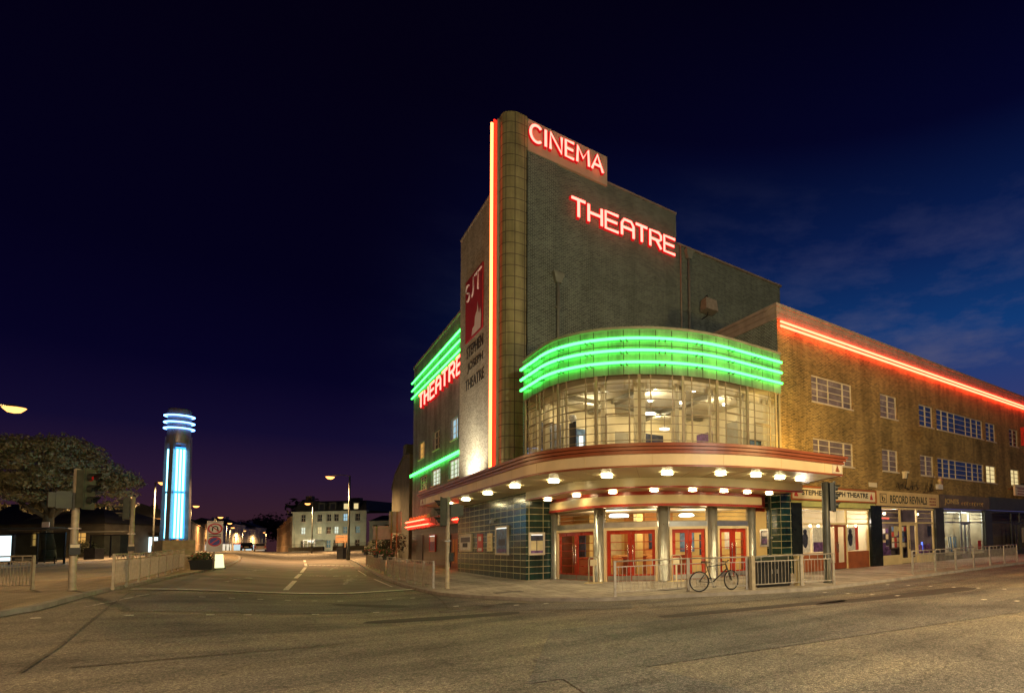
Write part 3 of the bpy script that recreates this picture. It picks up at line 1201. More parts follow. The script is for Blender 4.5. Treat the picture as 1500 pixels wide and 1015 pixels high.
specs = ['pane_blind', 'pane_blind', 'pane_blind', 'pane_sky_tint', 'lit_warm', 'lit_warm']
for i, (a, b) in enumerate(lo_w):
    if i == 3:
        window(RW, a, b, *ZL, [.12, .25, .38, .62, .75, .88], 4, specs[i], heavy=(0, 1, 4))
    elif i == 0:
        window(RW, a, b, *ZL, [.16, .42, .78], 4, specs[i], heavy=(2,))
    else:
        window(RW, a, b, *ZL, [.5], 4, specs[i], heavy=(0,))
for a, b in extra:
    window(RW, a, b, *ZU, 4, 4, 'pane_sky_tint')
    window(RW, a, b, *ZL, 4, 4, 'pane_dark')
for k, z in enumerate((12.14, 11.93)):
    mb = MB()
    x = RX0 + .12
    while x < 80:
        x2 = min(x + 3.9, 80)
        neon(mb, [(x, 18.36, z), (x2, 18.36, z)], .058)
        x = x2 + .05
    TP(mb, 'neon_tube', 'neon_red')
for k in range(9):
    for z in (12.14, 11.93):
        mb = MB()
        mb.box(19.4 + k * 3.94, 19.46 + k * 3.94, 18.36, 18.5, z - .09, z - .05)
        TP(mb, 'tube_bracket', 'lead')

# ---- left wing
holes_y = [(-44.55, -42.6, 9.35, 10.9), (-50.2, -48.0, 9.35, 10.9), (-55.7, -53.5, 9.3, 10.8),
           (-45.1, -42.1, 6.55, 7.95), (-50.7, -47.7, 6.55, 7.85), (-55.2, -52.2, 6.55, 7.75)]
mb = MB()
LW.wall(mb, -58.2, -38.5, 4.0, 18.1, holes_y)
TP(mb, 'wing_wall', 'brick_cool_cast', 'shaded left wing wall')
mb = MB()
LW.box(mb, -58.3, -38.7, 18.1, 18.3, -.4, .06)
TP(mb, 'parapet', 'coping')
mb = MB()
mb.wall([(32, 58.2), (10.0, 58.2)], 0, 18.1)
mb.face([(10, 58.2, 18.0), (32, 58.2, 18.0), (32, 38.6, 18.0), (10, 38.6, 18.0)])
TP(mb, 'end_wall', 'brick_cool_cast')
mb = MB()
LW.quad(mb, -58.2, -44.4, 0, 4.0)
LW.quad(mb, -42.2, -38.4, 0, 4.0)
LW.quad(mb, -44.4, -42.2, 2.6, 4.0)
TP(mb, 'tiled_base', 'green_tile_rows')
for (a, b, c, d), pane in zip(holes_y, ['lit_cold', 'pane_dark', 'lit_orange', 'lit_white', 'lit_white', 'pane_green']):
    window(LW, a, b, c, d, [.33, .66] if b - a > 2.4 else [.5], 3 if c > 9 else 4, pane, heavy=(0,), depth=.2)
for z in (16.7, 15.98, 15.3):
    mb = MB()
    for k in range(3):
        neon(mb, [(9.84, 58.2 - k * 6.55, z), (9.84, 51.7 - k * 6.55, z)], .06)
    TP(mb, 'neon_tube', 'neon_green')
mb = MB()
neon(mb, [(9.84, 58.4, 8.22), (9.84, 38.7, 8.22)], .06)
neon(mb, [(9.84, 58.4, 8.08), (9.84, 38.7, 8.08)], .04)
TP(mb, 'neon_tube', 'neon_green')
mb = MB()
LW.box(mb, -58.4, -38.5, 3.25, 4.02, 0, .35)
TP(mb, 'fascia_band', 'red_paint', 'red neon lit fascia along the left wing')
for z, y1 in ((3.92, 50.8), (3.50, 49.3)):
    for ya, yb in ((58.3, y1), (41.8, 39.0)):
        mb = MB()
        neon(mb, [(9.54, ya, z), (9.54, yb, z)], .05)
        TP(mb, 'neon_tube', 'neon_red')
mb = MB()
LW.box(mb, -58.3, -49.5, 4.03, 4.06, .05, .3)
for k in range(15):
    LW.box(mb, -58.1 + k * .57, -57.75 + k * .57 - .06 * (k % 3), 4.06, 4.28 + .06 * (k % 2), .2, .26)
TP(mb, 'cresting', 'sign_gold', 'row of small gold letters along the top of the red fascia')
mb = MB()
LW.box(mb, -44.3, -42.3, .02, 2.52, -.15, -.05)
LW.box(mb, -44.2, -42.4, 2.52, 2.6, -.15, .02)
o = TP(mb, 'door', 'door_brown', 'brown side door beside the tiled entrance wall')
mb = MB()
LW.box(mb, -43.9, -43.45, .5, 2.2, -.05, -.03)
LW.box(mb, -43.15, -42.7, .5, 2.2, -.05, -.03)
sub(mb, 'glass', 'foyer_orange', o)
mb = MB()
LW.box(mb, -43.4, -43.35, 1.0, 1.3, -.05, .03)
sub(mb, 'handle', 'chrome', o)
mb = MB()
LW.box(mb, -55.9, -53.4, .1, 2.75, -.1, .05)
TP(mb, 'shutter', 'black_metal', 'black roller shutter in the left wing')

# ---- tower
mb = MB()
TL.quad(mb, -38.6, -31.7, 4.1, 21.5)
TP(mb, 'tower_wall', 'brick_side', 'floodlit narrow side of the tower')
mb = MB()
mb.wall([(20.2, 38.6), (9.15, 38.6)], 4.0, 21.5)
mb.face([(9.15, 38.6, 21.45), (20.2, 38.6, 21.45), (20.2, 31.2, 21.45), (9.15, 31.2, 21.45)])
mb.wall([(10.2, 31.45), (20.15, 31.45)], 21.4, 23.7)
mb.wall([(20.15, 31.45), (20.15, 30.0)], 12, 23.7)
mb.face([(10.2, 30, 23.68), (20.15, 30, 23.68), (20.15, 31.45, 23.68), (10.2, 31.45, 23.68)])
TP(mb, 'tower_back', 'brick_cool_cast')
mb = MB()
TR.quad(mb, 12.05, 20.15, 4.0, 23.7)
TR.box(mb, 10.3, 12.05, 4.0, 23.5, -.1, .10)
TP(mb, 'tower_front', 'brick_tower', 'dimly lit brick street front of the tower')
mb = MB()
mb.box(9.11, 20.2, 38.301, 38.63, 21.5, 21.62)
mb.box(9.11, 9.5, 31.72, 38.3, 21.5, 21.62)
TP(mb, 'coping', 'coping')
mb = MB()
mb.box(15.1, 20.2, 29.97, 30.3, 23.7, 23.82)
TP(mb, 'coping', 'coping')
mb = MB()
TR.box(mb, 10.36, 15.08, 23.42, 25.25, -1.2, .16)
TP(mb, 'sign_panel', 'pale_band', 'pale panel behind the red CINEMA letters')
# bullnose of cream tiles at the tower's corner
nose = [(9.22, 31.7), (9.22, 30.95)]
for i in range(13):
    a = PI + (PI / 2) * i / 12
    nose.append((10.02 + .8 * math.cos(a), 30.7 + .8 * math.sin(a)))
nose.append((10.36, 29.9))
mb = MB()
mb.wall(nose, 4.0, 25.35, 0, su=.05)
mb.wall([(10.36, 29.9), (10.36, 31.2), (9.22, 31.7)], 21.0, 25.35)
mb.face([(x, y, 25.35) for x, y in nose] + [(10.36, 31.2, 25.35)])
mb.face([(x, y, 25.40) for x, y in nose] + [(10.36, 31.2, 25.40)])
TP(mb, 'tiled_corner', 'faience', 'rounded corner column of glazed cream tiles')
mb = MB()
mb.box(9.12, 9.26, 30.98, 31.72, 5.0, 25.3)
fin = TP(mb, 'neon_fin', 'pale_band', 'slim vertical fin carrying neon on the tower corner')
mb = MB()
neon(mb, [(9.02, 31.62, 5.3), (9.02, 31.62, 25.35)], .085, 8)
sub(mb, 'neon_tube', 'neon_cream', fin, 'cream white vertical neon tube')
mb = MB()
neon(mb, [(9.04, 31.22, 5.3), (9.04, 31.22, 25.3)], .07, 8)
sub(mb, 'neon_tube', 'neon_red_deep', fin, 'deep red vertical neon tube')

# ---- auditorium block behind
mb = MB()
mb.wall([(20.15, 30.05), (29.9, 30.05), (29.9, 52)], 8, 21.6)
mb.face([(20.15, 30.05, 21.55), (29.9, 30.05, 21.55), (29.9, 52, 21.55), (20.15, 52, 21.55)])
TP(mb, 'auditorium_wall', 'brick_tower')
mb = MB()
mb.box(20.2, 30.0, 29.9, 30.25, 21.6, 21.72)
TP(mb, 'coping', 'coping')


def downpipe(x, y, ztop, zbot, hop=True):
    m = MB()
    m.tube([(x, y, ztop), (x, y, zbot)], .085, 8)
    for z in [ztop - 1.5 - 2.2 * k for k in range(int((ztop - zbot) / 2.2))]:
        m.box(x - .16, x + .16, y - .04, y + .12, z, z + .07)
    if hop:
        m.mesh([(x - .30, y - .22, ztop + .45), (x + .30, y - .22, ztop + .45), (x + .30, y + .14, ztop + .45), (x - .30, y + .14, ztop + .45),
                (x - .14, y - .12, ztop - .05), (x + .14, y - .12, ztop - .05), (x + .14, y + .14, ztop - .05), (x - .14, y + .14, ztop - .05)],
               [(0, 1, 5, 4), (1, 2, 6, 5), (2, 3, 7, 6), (3, 0, 4, 7), (4, 5, 6, 7), (0, 1, 2, 3)])
        m.box(x - .33, x + .33, y - .25, y + .14, ztop + .45, ztop + .52)
    TP(m, 'downpipe', 'pipe_paint')


downpipe(12.0, 29.75, 16.4, 9.5)
downpipe(21.05, 29.85, 20.9, 9.5)
mb = MB()
mb.tube([(20.45, 29.95, 21.6), (20.45, 29.95, 9.5)], .05, 6)
TP(mb, 'downpipe', 'galv_warm')

# ---- curved cafe bay
BAY = rl_path(9.1, 18.3, 6, 26.8, 18.12)
ZB0, ZB1 = 8.55, 10.42
bw = rl_path(9.1, 18.3, 6, 26.8, 18.12)
mb = MB()
mb.wall(bw, ZB0, ZB1, 0, su=.1)
TP(mb, 'tiled_band', 'faience_band', 'curved cream tile band behind the green neon')
mb = MB()
capo, capi = rl_path(9.03, 18.23, 6.07, 26.8, 18.12), rl_path(9.4, 18.6, 5.7, 26.8, 18.12)
mb.wall(capo, ZB1, ZB1 + .12)
mb.strip(capo, ZB1 + .12, capi, ZB1 + .12)
mb.strip(capo, ZB1, bw, ZB1)
mb.face([(x, y, ZB1 + .1) for x, y in capi] + [(18.12, 26.8, ZB1 + .1)])
TP(mb, 'coping', 'coping')
mb = MB()
mb.wall([(18.1, 26.8), (9.1, 26.8)], 5.0, ZB1)
mb.wall([(18.1, 29.9), (18.1, 26.8)], 5.0, ZB1)
TP(mb, 'bay_end_wall', 'brick_tower')
mb = MB()
so = rl_path(9.14, 18.34, 5.96, 26.8, 18.12)
si = rl_path(9.34, 18.54, 5.76, 26.8, 18.12)
mb.strip(bw, ZB0, si, ZB0)
TP(mb, 'band_soffit', 'pale_band')
for z in (10.02, 9.52, 9.02):
    mb = MB()
    nn_ = rl_path(8.97, 18.17, 6.13, 26.75, 18.08, 40)
    neon(mb, [(x, y, z) for x, y in nn_], .060)
    TP(mb, 'neon_tube', 'neon_green')
mb = MB()
for s_ in [1.0 + 1.55 * k for k in range(9)]:
    (x, y), (dx, dy) = path_at(bw, s_)
    for z in (10.02, 9.52, 9.02):
        for e in (-.12, .12):
            px_, py_ = x + dx * e, y + dy * e
            ox, oy = (-dy, dx)
            # outward is away from the arc centre
            cxo, cyo = x - 15.1, y - 24.3
            if ox * cxo + oy * cyo < 0:
                ox, oy = -ox, -oy
            mb = MB()
            mb.bar((px_, py_, z - .07), (px_ + ox * .15, py_ + oy * .15, z - .07), .06, .04)
            TP(mb, 'tube_bracket', 'lead')

# glazing of the bay
GL = rl_path(9.18, 18.38, 5.92, 26.75, 18.1)
tot = sum(math.hypot(b[0] - a[0], b[1] - a[1]) for a, b in zip(GL[:-1], GL[1:]))
mull = [.08, 1.9, 3.68, 5.80, 7.66, 9.45, 11.0, 12.68, 14.45, tot - .05]
ZG0, ZG1 = 4.82, 8.55


def curve_bar(m, s0, s1, z, w, d):
    """horizontal glazing bar following the curve"""
    k = max(1, int((s1 - s0) / .45))
    for i in range(k):
        a, _ = path_at(GL, s0 + (s1 - s0) * i / k)
        b, _ = path_at(GL, s0 + (s1 - s0) * (i + 1) / k)
        m.bar((*a, z), (*b, z), d, w)


mb = MB()
for s_ in mull:
    (x, y), _ = path_at(GL, s_)
    (dx, dy) = path_at(GL, s_)[1]
    mb = MB()
    mb.bar((x, y, ZG0), (x, y, ZG1), .085, .11, up=(dx, dy, 0))
    TP(mb, 'mullion', 'window_frame_bronze')
for i in range(len(mull) - 1):
    a, b = mull[i] + .07, mull[i + 1] - .07
    if b - a < .25:
        continue
    f = MB()
    for t in (.22, .80) if i % 2 else (.24, .78):
        (x, y), (dx, dy) = path_at(GL, a + (b - a) * t)
        f.bar((x, y, ZG0), (x, y, ZG1), .036, .04, up=(dx, dy, 0))
    for k in range(1, 11):
        curve_bar(f, a, b, ZG0 + (ZG1 - ZG0) * k / 11, .024, .04)
    # opening lights with a heavier frame
    zlo, zhi = (5.3, 6.95) if i % 2 else (7.2, 8.0)
    t0, t1 = (.22, .80) if i % 2 else (.24, .78)
    for z in (zlo, zhi):
        curve_bar(f, a + (b - a) * t0, a + (b - a) * t1, z, .06, .06)
    for t in (t0, t1):
        (x, y), (dx, dy) = path_at(GL, a + (b - a) * t)
        f.bar((x, y, zlo), (x, y, zhi), .06, .06, up=(dx, dy, 0))
    w_ = TP(f, 'window', 'window_frame_bronze')
    g = MB()
    k = 4
    pts = [path_at(GL, a + (b - a) * j / k)[0] for j in range(k + 1)]
    g.wall(pts, ZG0, ZG1)
    sub(g, 'pane', 'glass', w_)

# room behind the glazing
mb = MB()
rin = rl_path(9.2, 18.4, 5.9, 26.7, 18.05)
mb.face([(x, y, 4.98) for x, y in rin] + [(18.05, 26.7, 4.98)])
TP(mb, 'bay_floor', 'interior_floor')
mb = MB()
mb.face([(x, y, 8.53) for x, y in rl_path(9.22, 18.42, 5.88, 26.7, 18.05)] + [(18.05, 26.7, 8.53)])
mb.wall(rl_path(9.75, 18.95, 5.35, 26.7, 18.05), 8.12, 8.53)
TP(mb, 'bay_ceiling', 'interior_ceiling')
mb = MB()
mb.wall([(9.3, 26.7), (18.03, 26.7), (18.03, 18.5)], 4.98, 8.55)
for x, y in [(12.2, 24.2), (15.6, 23.4)]:
    mb.box(x - .22, x + .22, y - .22, y + .22, 4.98, 8.5)
TP(mb, 'bay_inner_wall', 'interior_wall')
mb = MB()
for s_, wd in [(1.9, .5), (3.65, .55), (5.75, .6), (7.6, .55), (9.4, .55), (10.95, .5), (12.6, .5), (14.2, .6), (.35, .45)]:
    for half in (-1, 1):
        P_ = []
        for k in range(9):
            t = s_ + half * (.06 + wd * .36 * k / 8)
            t = max(.1, min(tot - .1, t))
            (x, y), (dx, dy) = path_at(GL, t)
            off = .32 + .045 * math.sin(k * 2.4)
            cxo, cyo = 15.1 - x, 24.3 - y
            L_ = math.hypot(cxo, cyo)
            if y > 24.3:
                nxo, nyo = 1, 0
            elif x > 15.1:
                nxo, nyo = 0, 1
            else:
                nxo, nyo = cxo / L_, cyo / L_
            P_.append((x + nxo * off, y + nyo * off))
        mb.wall(P_, 5.02, 8.3, smooth=True)
TP(mb, 'curtain', 'curtain')
mb = MB()
for (x0, y0, x1, y1) in [(9.9, 24.6, 18, 24.6), (12.4, 19.9, 12.4, 26.6), (15.4, 19.3, 15.4, 26.6)]:
    mb.bar((x0, y0, 8.42), (x1, y1, 8.42), .3, .2)
TP(mb, 'ceiling_beam', 'panel_grey')
for k, (x0, y0, x1, y1, z0, z1, mt) in enumerate([(9.9, 26.66, 10.9, 26.66, 6.2, 7.6, 'poster_dark'), (11.4, 26.66, 12.2, 26.66, 6.4, 7.5, 'poster_blue'), (13.2, 26.66, 14.6, 26.66, 6.0, 7.6, 'panel_grey'),
                                                  (15.6, 26.66, 16.8, 26.66, 6.3, 7.7, 'poster_dark'), (17.98, 25.0, 17.98, 23.6, 6.2, 7.6, 'poster_purple'), (17.98, 22.4, 17.98, 21.2, 6.0, 7.8, 'panel_grey')]):
    mb = MB()
    mb.bar((x0, y0, (z0 + z1) / 2), (x1, y1, (z0 + z1) / 2), .04, z1 - z0)
    TP(mb, 'wall_panel', mt)
mb = MB()
for (x, y) in [(10.4, 25.2), (11.3, 22.9), (12.8, 21.0), (14.4, 20.2), (16.2, 19.9), (12.8, 24.6), (15.2, 22.4), (17.1, 21.4), (13.8, 23.0)]:
    mb.lathe([(.05, 8.46), (.085, 8.48), (.085, 8.515)], (x, y, 0), 10)
TP(mb, 'ceiling_spot', 'spot_bulb')
mb = MB()
for x, y in [(13.2, 22.0), (15.6, 24.6)]:
    mb.lathe([(.02, 7.55), (.24, 7.58), (.26, 7.62), (.05, 7.66)], (x, y, 0), 16)
pl_ = TP(mb, 'pendant_lamp', 'disc_light')
mb = MB()
for x, y in [(13.2, 22.0), (15.6, 24.6)]:
    mb.tube([(x, y, 7.66), (x, y, 8.52)], .012, 5)
mb.build('cord', 'sign_text', pl_)
for x, y in [(11.4, 24.6), (13.0, 21.8), (16.0, 20.8), (15.6, 25.0)]:
    point_light('room_light', (x, y, 8.15), E_BAY, (1, .80, .46), .25, th, TI)

# ---- canopy
CO = rl_path(7.0, 13.9, 6.7, 38.3, 17.1, 40)
CEND = [(18.35, 18.42)]
ZS = 4.12


def canopy_path(d):
    return [(10.0, 38.35 + d)] + rl_path(7.0 - d, 13.9 - d, 6.7 + d, 38.3 + d, 17.1 + d, 40) + [(18.35 + d, 18.42)]


CI = rl_path(9.1, 17.0, 5.0, 38.3, 17.1, 40)
co0 = rl_path(7.0, 13.9, 6.7, 38.3, 17.1, 40)


def resample(P, n):
    L = [0]
    for a, b in zip(P[:-1], P[1:]):
        L.append(L[-1] + math.hypot(b[0] - a[0], b[1] - a[1]))
    out = []
    for i in range(n + 1):
        out.append(path_at(P, L[-1] * i / n)[0])
    return out


def anchors(x0, y0, R, yl, xr, n1=12, n2=40, n3=6):
    """same number of points on each leg so that two curves can be bridged"""
    P = [(x0, yl + (y0 + R - yl) * i / n1) for i in range(n1)]
    P += [(x0 + R - R * math.cos(PI / 2 * i / n2), y0 + R - R * math.sin(PI / 2 * i / n2)) for i in range(n2)]
    P += [(x0 + R + (xr - x0 - R) * i / n3, y0) for i in range(n3 + 1)]
    return P


mb = MB()
A_, B_ = anchors(7.0, 13.9, 6.7, 38.3, 17.1), anchors(9.1, 17.0, 5.0, 38.3, 18.3)
mb.strip(A_, ZS, B_, ZS)
mb.face([(17.1, 13.9, ZS), (18.35, 18.42, ZS), (18.3, 17.0, ZS)])
mb.face([(7.0, 38.3, ZS), (9.1, 38.3, ZS), (10, 38.35, ZS)])
canopy = TP(mb, 'canopy', 'soffit_paint', 'wide curved canopy wrapping the corner')
mb = MB()
mb.wall(canopy_path(0.0), ZS + .045, 4.54)
sub(mb, 'fascia', 'cream_paint', canopy, 'cream curved fascia of the canopy')
mb = MB()
mb.wall(canopy_path(.02), ZS - .02, ZS + .045)
cp0, cp1 = canopy_path(.02), canopy_path(-.05)
mb.strip(cp0, ZS - .02, cp1, ZS - .02)
mb.strip(cp0, ZS + .045, canopy_path(-.03), ZS + .045)
for k, (za, zb) in enumerate([(4.54, 4.66), (4.66, 4.77), (4.77, 4.88)]):
    q = canopy_path(.05 + .06 * k)
    mb.wall(q, za, zb - .012)
    mb.strip(q, za, canopy_path(-.02 + .06 * (k - 1)), za)
    q2 = canopy_path(.02 + .06 * k)
    mb.wall(q2, zb - .012, zb)
mb.strip(canopy_path(.17), 4.87, canopy_path(-.3), 4.87)
sub(mb, 'edge_trim', 'redbrown', canopy, 'stepped red brown rim of the canopy')
mb = MB()
A2, B2 = anchors(7.1, 14.0, 6.6, 38.3, 17.1), anchors(9.6, 18.9, 5.4, 38.3, 18.2)
mb.strip(A2, 4.80, B2, 4.80)
mb.face([(17.1, 14.0, 4.80), (18.3, 18.45, 4.80), (18.2, 18.9, 4.80)])
sub(mb, 'canopy_roof', 'lead', canopy)
# second tier and the fascia over the doors
STEP = rl_path(9.1, 17.0, 5.0, 26.42, 18.02, 40)
mb = MB()
mb.wall(STEP, 3.78, ZS - .003)
sub(mb, 'inner_fascia', 'soffit_paint', canopy)
mb = MB()
s0 = rl_path(9.07, 16.97, 5.03, 26.42, 18.02, 40)
s1 = rl_path(9.16, 17.06, 4.94, 26.42, 18.02, 40)
mb.wall(s0, 3.72, 3.785)
mb.strip(s0, 3.72, s1, 3.72)
mb.strip(s0, 3.785, s1, 3.785)
sub(mb, 'edge_trim', 'red_gloss', canopy)
mb = MB()
A3, B3 = anchors(9.1, 17.0, 5.0, 26.42, 18.02), anchors(10.6, 19.6, 4.6, 26.42, 18.02)
mb.strip(A3, 3.77, B3, 3.77)
sub(mb, 'inner_soffit', 'soffit_brown', canopy)
FA = lambda d: rl_path(10.2 + d, 18.95 + d, 4.45 - d, 26.38, 17.3, 40) + [(17.3, 19.9)]
mb = MB()
mb.wall(FA(.08), 3.62, 3.77)
mb.strip(FA(.08), 3.62, FA(0), 3.62)
sub(mb, 'recessed_band', 'red_gloss', canopy)
mb = MB()
mb.wall(FA(0), 3.26, 3.62)
sub(mb, 'door_fascia', 'cream_paint', canopy, 'cream curved band over the doors')
mb = MB()
mb.wall(FA(-.03), 3.15, 3.26)
mb.strip(FA(-.03), 3.26, FA(.03), 3.26)
A4, B4 = anchors(9.92, 18.27, 4.53, 26.4, 16.75), anchors(10.75, 19.75, 4.4, 26.4, 17.4)
sub(mb, 'edge_trim', 'red_gloss', canopy)
mb = MB()
A4, B4 = anchors(10.2, 18.95, 4.45, 26.38, 17.3), anchors(10.85, 19.85, 4.4, 26.38, 17.5)
mb.strip(A4, 3.165, B4, 3.165)
mb.face([(17.3, 18.95, 3.165), (17.3, 19.9, 3.165), (18.0, 20, 3.165), (18.0, 19.2, 3.165)])
sub(mb, 'door_soffit', 'soffit_paint', canopy)
mb = MB()
mb.wall([(17.3, 19.5), (18.02, 19.5)], 3.0, 3.78)
sub(mb, 'soffit_end', 'red_gloss', canopy)


def downlight(x, y, z, r, name='downlight'):
    m = MB()
    m.lathe([(r * .5, z - .105), (r * .85, z - .095), (r, z - .065), (r * .93, z - .045), (r * .72, z - .043), (r * .70, z - .004)], (x, y, 0), 18)
    o = sub(m, name, 'downlight', canopy)
    m = MB()
    m.tube([(x + r * 1.01 * math.cos(t), y + r * 1.01 * math.sin(t), z - .065) for t in [2 * PI * k / 20 for k in range(20)]], .018, 5, closed=True)
    m.build('trim_ring', 'chrome', canopy)


for x, y in [(7.72, 34.6), (7.68, 31.0), (7.6, 27.0), (7.62, 23.4), (8.2, 20.8), (9.15, 18.3), (10.55, 16.5), (12.25, 15.6), (13.7, 15.3), (15.05, 15.4), (16.15, 15.35)]:
    downlight(x, y, ZS, .215)
for x, y in [(9.62, 25.1), (9.85, 22.5), (10.5, 20.5), (11.5, 18.95), (12.8, 18.15), (14.25, 17.95), (15.5, 17.9), (16.8, 17.9)]:
    downlight(x, y, 3.77, .18)

# joints between the fascia panels and soffit boards
mb = MB()
fp = canopy_path(0.0)
for k in range(24):
    (x, y), (dx, dy) = path_at(fp, 3.0 + 2.35 * k)
    ox, oy = dy, -dx
    if ox * (x - 13.7) + oy * (y - 20.6) < 0:
        ox, oy = -ox, -oy
    mb.bar((x + ox * .001, y + oy * .001, ZS + .06), (x + ox * .001, y + oy * .001, 4.53), .012, .012, up=(dx, dy, 0))
sub(mb, 'panel_joint', 'sign_tan', canopy)
mb = MB()
for k in range(4, 56, 4):
    a, b = A_[k], B_[k]
    mb.bar((*a, ZS - .002), (*b, ZS - .002), .014, .010)
sub(mb, 'soffit_joint', 'soffit_brown', canopy)

# emblem panels at the ends of the fascia
for lab, pf, u0, u1 in [('white square panel with a red figure at the right end of the fascia', PlaneF((0, 13.9, 0), (1, 0, 0), (0, -1, 0)), 16.45, 17.05),
                        ('white square panel with a red figure at the left end of the fascia', PlaneF((7.0, 0, 0), (0, -1, 0), (-1, 0, 0)), -38.2, -36.9)]:
    mb = MB()
    pf.box(mb, u0, u1, ZS + .06, 4.52, 0, .03)
    w_ = u1 - u0
    pf.box(mb, u0 + w_ * .12, u1 - w_ * .12, ZS + .10, 4.48, .03, .034, 1)
    for (a, b, c, d) in [(.3, .7, .1, .28), (.36, .62, .28, .5), (.43, .55, .5, .72), (.47, .51, .72, .9)]:
        pf.box(mb, u0 + w_ * a, u0 + w_ * b, ZS + .09 + .36 * c, ZS + .09 + .36 * d, .034, .04, 2)
    mb_o = sub(mb, 'emblem_panel', ['window_frame', 'sign_cream', 'redbrown'], canopy)
    mb_o['label'] = lab

# ---- tiled entrance walls
mb = MB()
TLW = PlaneF((9.1, 0, 0), (0, -1, 0), (-1, 0, 0))
TLW.quad(mb, -38.5, -26.4, -.05, ZS + .01)
TP(mb, 'tiled_wall', 'black_tile_long', 'dark glazed tile wall left of the doors')
mb = MB()
PlaneF((0, 26.4, 0), (1, 0, 0), (0, -1, 0)).quad(mb, 9.1, 10.5, -.05, ZS + .01)
TP(mb, 'tiled_wall', 'black_tile')
mb = MB()
mb.wall([(10.0, 38.5), (9.1, 38.5)], 0, ZS)
TP(mb, 'tiled_wall', 'black_tile')
mb = MB()
mb.wall([(18.0, 20.4), (18.0, 18.42)], -.05, ZS)
mb.wall([(18.0, 18.42), (18.72, 18.42)], -.05, ZS)
TP(mb, 'tiled_wall', 'black_tile')
mb = MB()
mb.box(17.93, 18.02, 19.1, 19.22, 0, 3.7)
TP(mb, 'downpipe', 'dark_green_metal')

# ---- posts and doors
POST = [(10.42, 26.2), (10.74, 22.25), (12.6, 20.05), (14.7, 19.4), (17.0, 19.4)]
for i, (x, y) in enumerate(POST):
    mb = MB()
    mb.lathe([(.24, -.02), (.24, .06), (.215, .08), (.215, 3.16)], (x, y, 0), 20)
    TP(mb, 'entrance_column', 'column_steel')


def entrance(p, q, lit):
    d = Vector((q[0] - p[0], q[1] - p[1], 0))
    L = d.length
    u = d.normalized()
    n = Vector((u.y, -u.x, 0))
    if n.dot(Vector((-1, -1, 0))) < 0:
        n = -n
    pf = PlaneF((p[0], p[1], 0), u, n)
    a, b = .24, L - .24
    m = MB()
    pf.box(m, a, a + .11, 0, 2.3, -.06, .08)
    pf.box(m, b - .11, b, 0, 2.3, -.06, .08)
    pf.box(m, a + .11, b - .11, 2.19, 2.3, -.06, .08)
    fr = TP(m, 'door_surround', 'cream_paint')
    m = MB()
    pf.box(m, a, b, 2.3, 2.52, -.08, .05)
    m.build('mirror_band', 'column_steel', fr)
    m = MB()
    pf.box(m, a, b, 2.52, 2.56, -.05, .03)
    pf.box(m, a, b, 3.09, 3.15, -.05, .03)
    for k in range(1, 3):
        z = 2.54 + .57 * k / 3
        pf.box(m, a, b, z - .012, z + .012, -.03, .02)
    pf.box(m, a, a + .05, 2.56, 3.09, -.05, .03)
    pf.box(m, b - .05, b, 2.56, 3.09, -.05, .03)
    tr = TP(m, 'transom_window', 'window_frame_bronze')
    m = MB()
    pf.quad(m, a, b, 2.54, 3.1, 0)
    m.build('pane', 'glass', tr)
    c0, c1 = a + .11, b - .11
    mid_ = (c0 + c1) / 2
    for side, (e0, e1) in enumerate([(c0 + .01, mid_ - .006), (mid_ + .006, c1 - .01)]):
        m = MB()
        st = .15
        pf.box(m, e0, e0 + st, .03, 2.18, -.05, .0)
        pf.box(m, e1 - st, e1, .03, 2.18, -.05, .0)
        pf.box(m, e0 + st, e1 - st, 2.02, 2.18, -.05, .0)
        pf.box(m, e0 + st, e1 - st, .03, .30, -.05, .0)
        for k in range(1, 5):
            z = .30 + 1.72 * k / 5
            pf.box(m, e0 + st, e1 - st, z - .014, z + .014, -.04, -.01)
        dr = TP(m, 'door', 'red_paint')
        m = MB()
        pf.quad(m, e0 + st, e1 - st, .3, 2.02, -.025)
        m.build('glass', 'glass', dr)
        m = MB()
        pf.box(m, e0 + .02, e1 - .02, .04, .24, .0, .008)
        m.build('kick_plate', 'steel', dr)
        m = MB()
        h = e1 - .10 if side == 0 else e0 + .10
        m.tube([pf.p(h, .75, .01), pf.p(h, .75, .09), pf.p(h, 1.55, .09), pf.p(h, 1.55, .01)], .016, 6)
        m.build('handle', 'chrome', dr)


for i in range(4):
    entrance(POST[i], POST[i + 1], i)

# foyer behind the doors
mb = MB()
mb.face([(9.3, 26.4, .004), (9.3, 31, .004), (18, 31, .004), (18, 19.3, .004), (14.7, 19.3, .004), (12.5, 20, .004), (10.7, 22.2, .004), (10.5, 26.4, .004)])
TP(mb, 'foyer_floor', 'interior_floor')
mb = MB()
mb.face([(10.5, 26.4, 3.19), (10.5, 31, 3.19), (18, 31, 3.19), (18, 19.8, 3.19), (14.7, 19.8, 3.19), (12.8, 20.4, 3.19), (11.0, 22.4, 3.19)])
TP(mb, 'foyer_ceiling', 'interior_ceiling')
mb = MB()
mb.wall([(10.6, 26.45), (10.6, 30.0)], 0, 3.19, 0)
mb.wall([(10.6, 29.2), (12.6, 29.2)], 0, 3.19, 0)
mb.wall([(12.6, 29.2), (12.6, 27.2), (14.6, 27.2)], 0, 3.19, 1)
mb.wall([(14.6, 27.2), (14.6, 25.0), (16.3, 25.0)], 0, 3.19, 0)
mb.wall([(16.3, 25.0), (17.98, 23.4), (17.98, 19.4)], 0, 3.19, 1)
mb.box(12.7, 15.0, 24.2, 24.9, 0, 1.05, 0)
mb.box(13.0, 13.3, 23.0, 23.3, 0, 3.0, 1)
TP(mb, 'foyer_wall', ['foyer_orange', 'foyer_yellow'])
mb = MB()
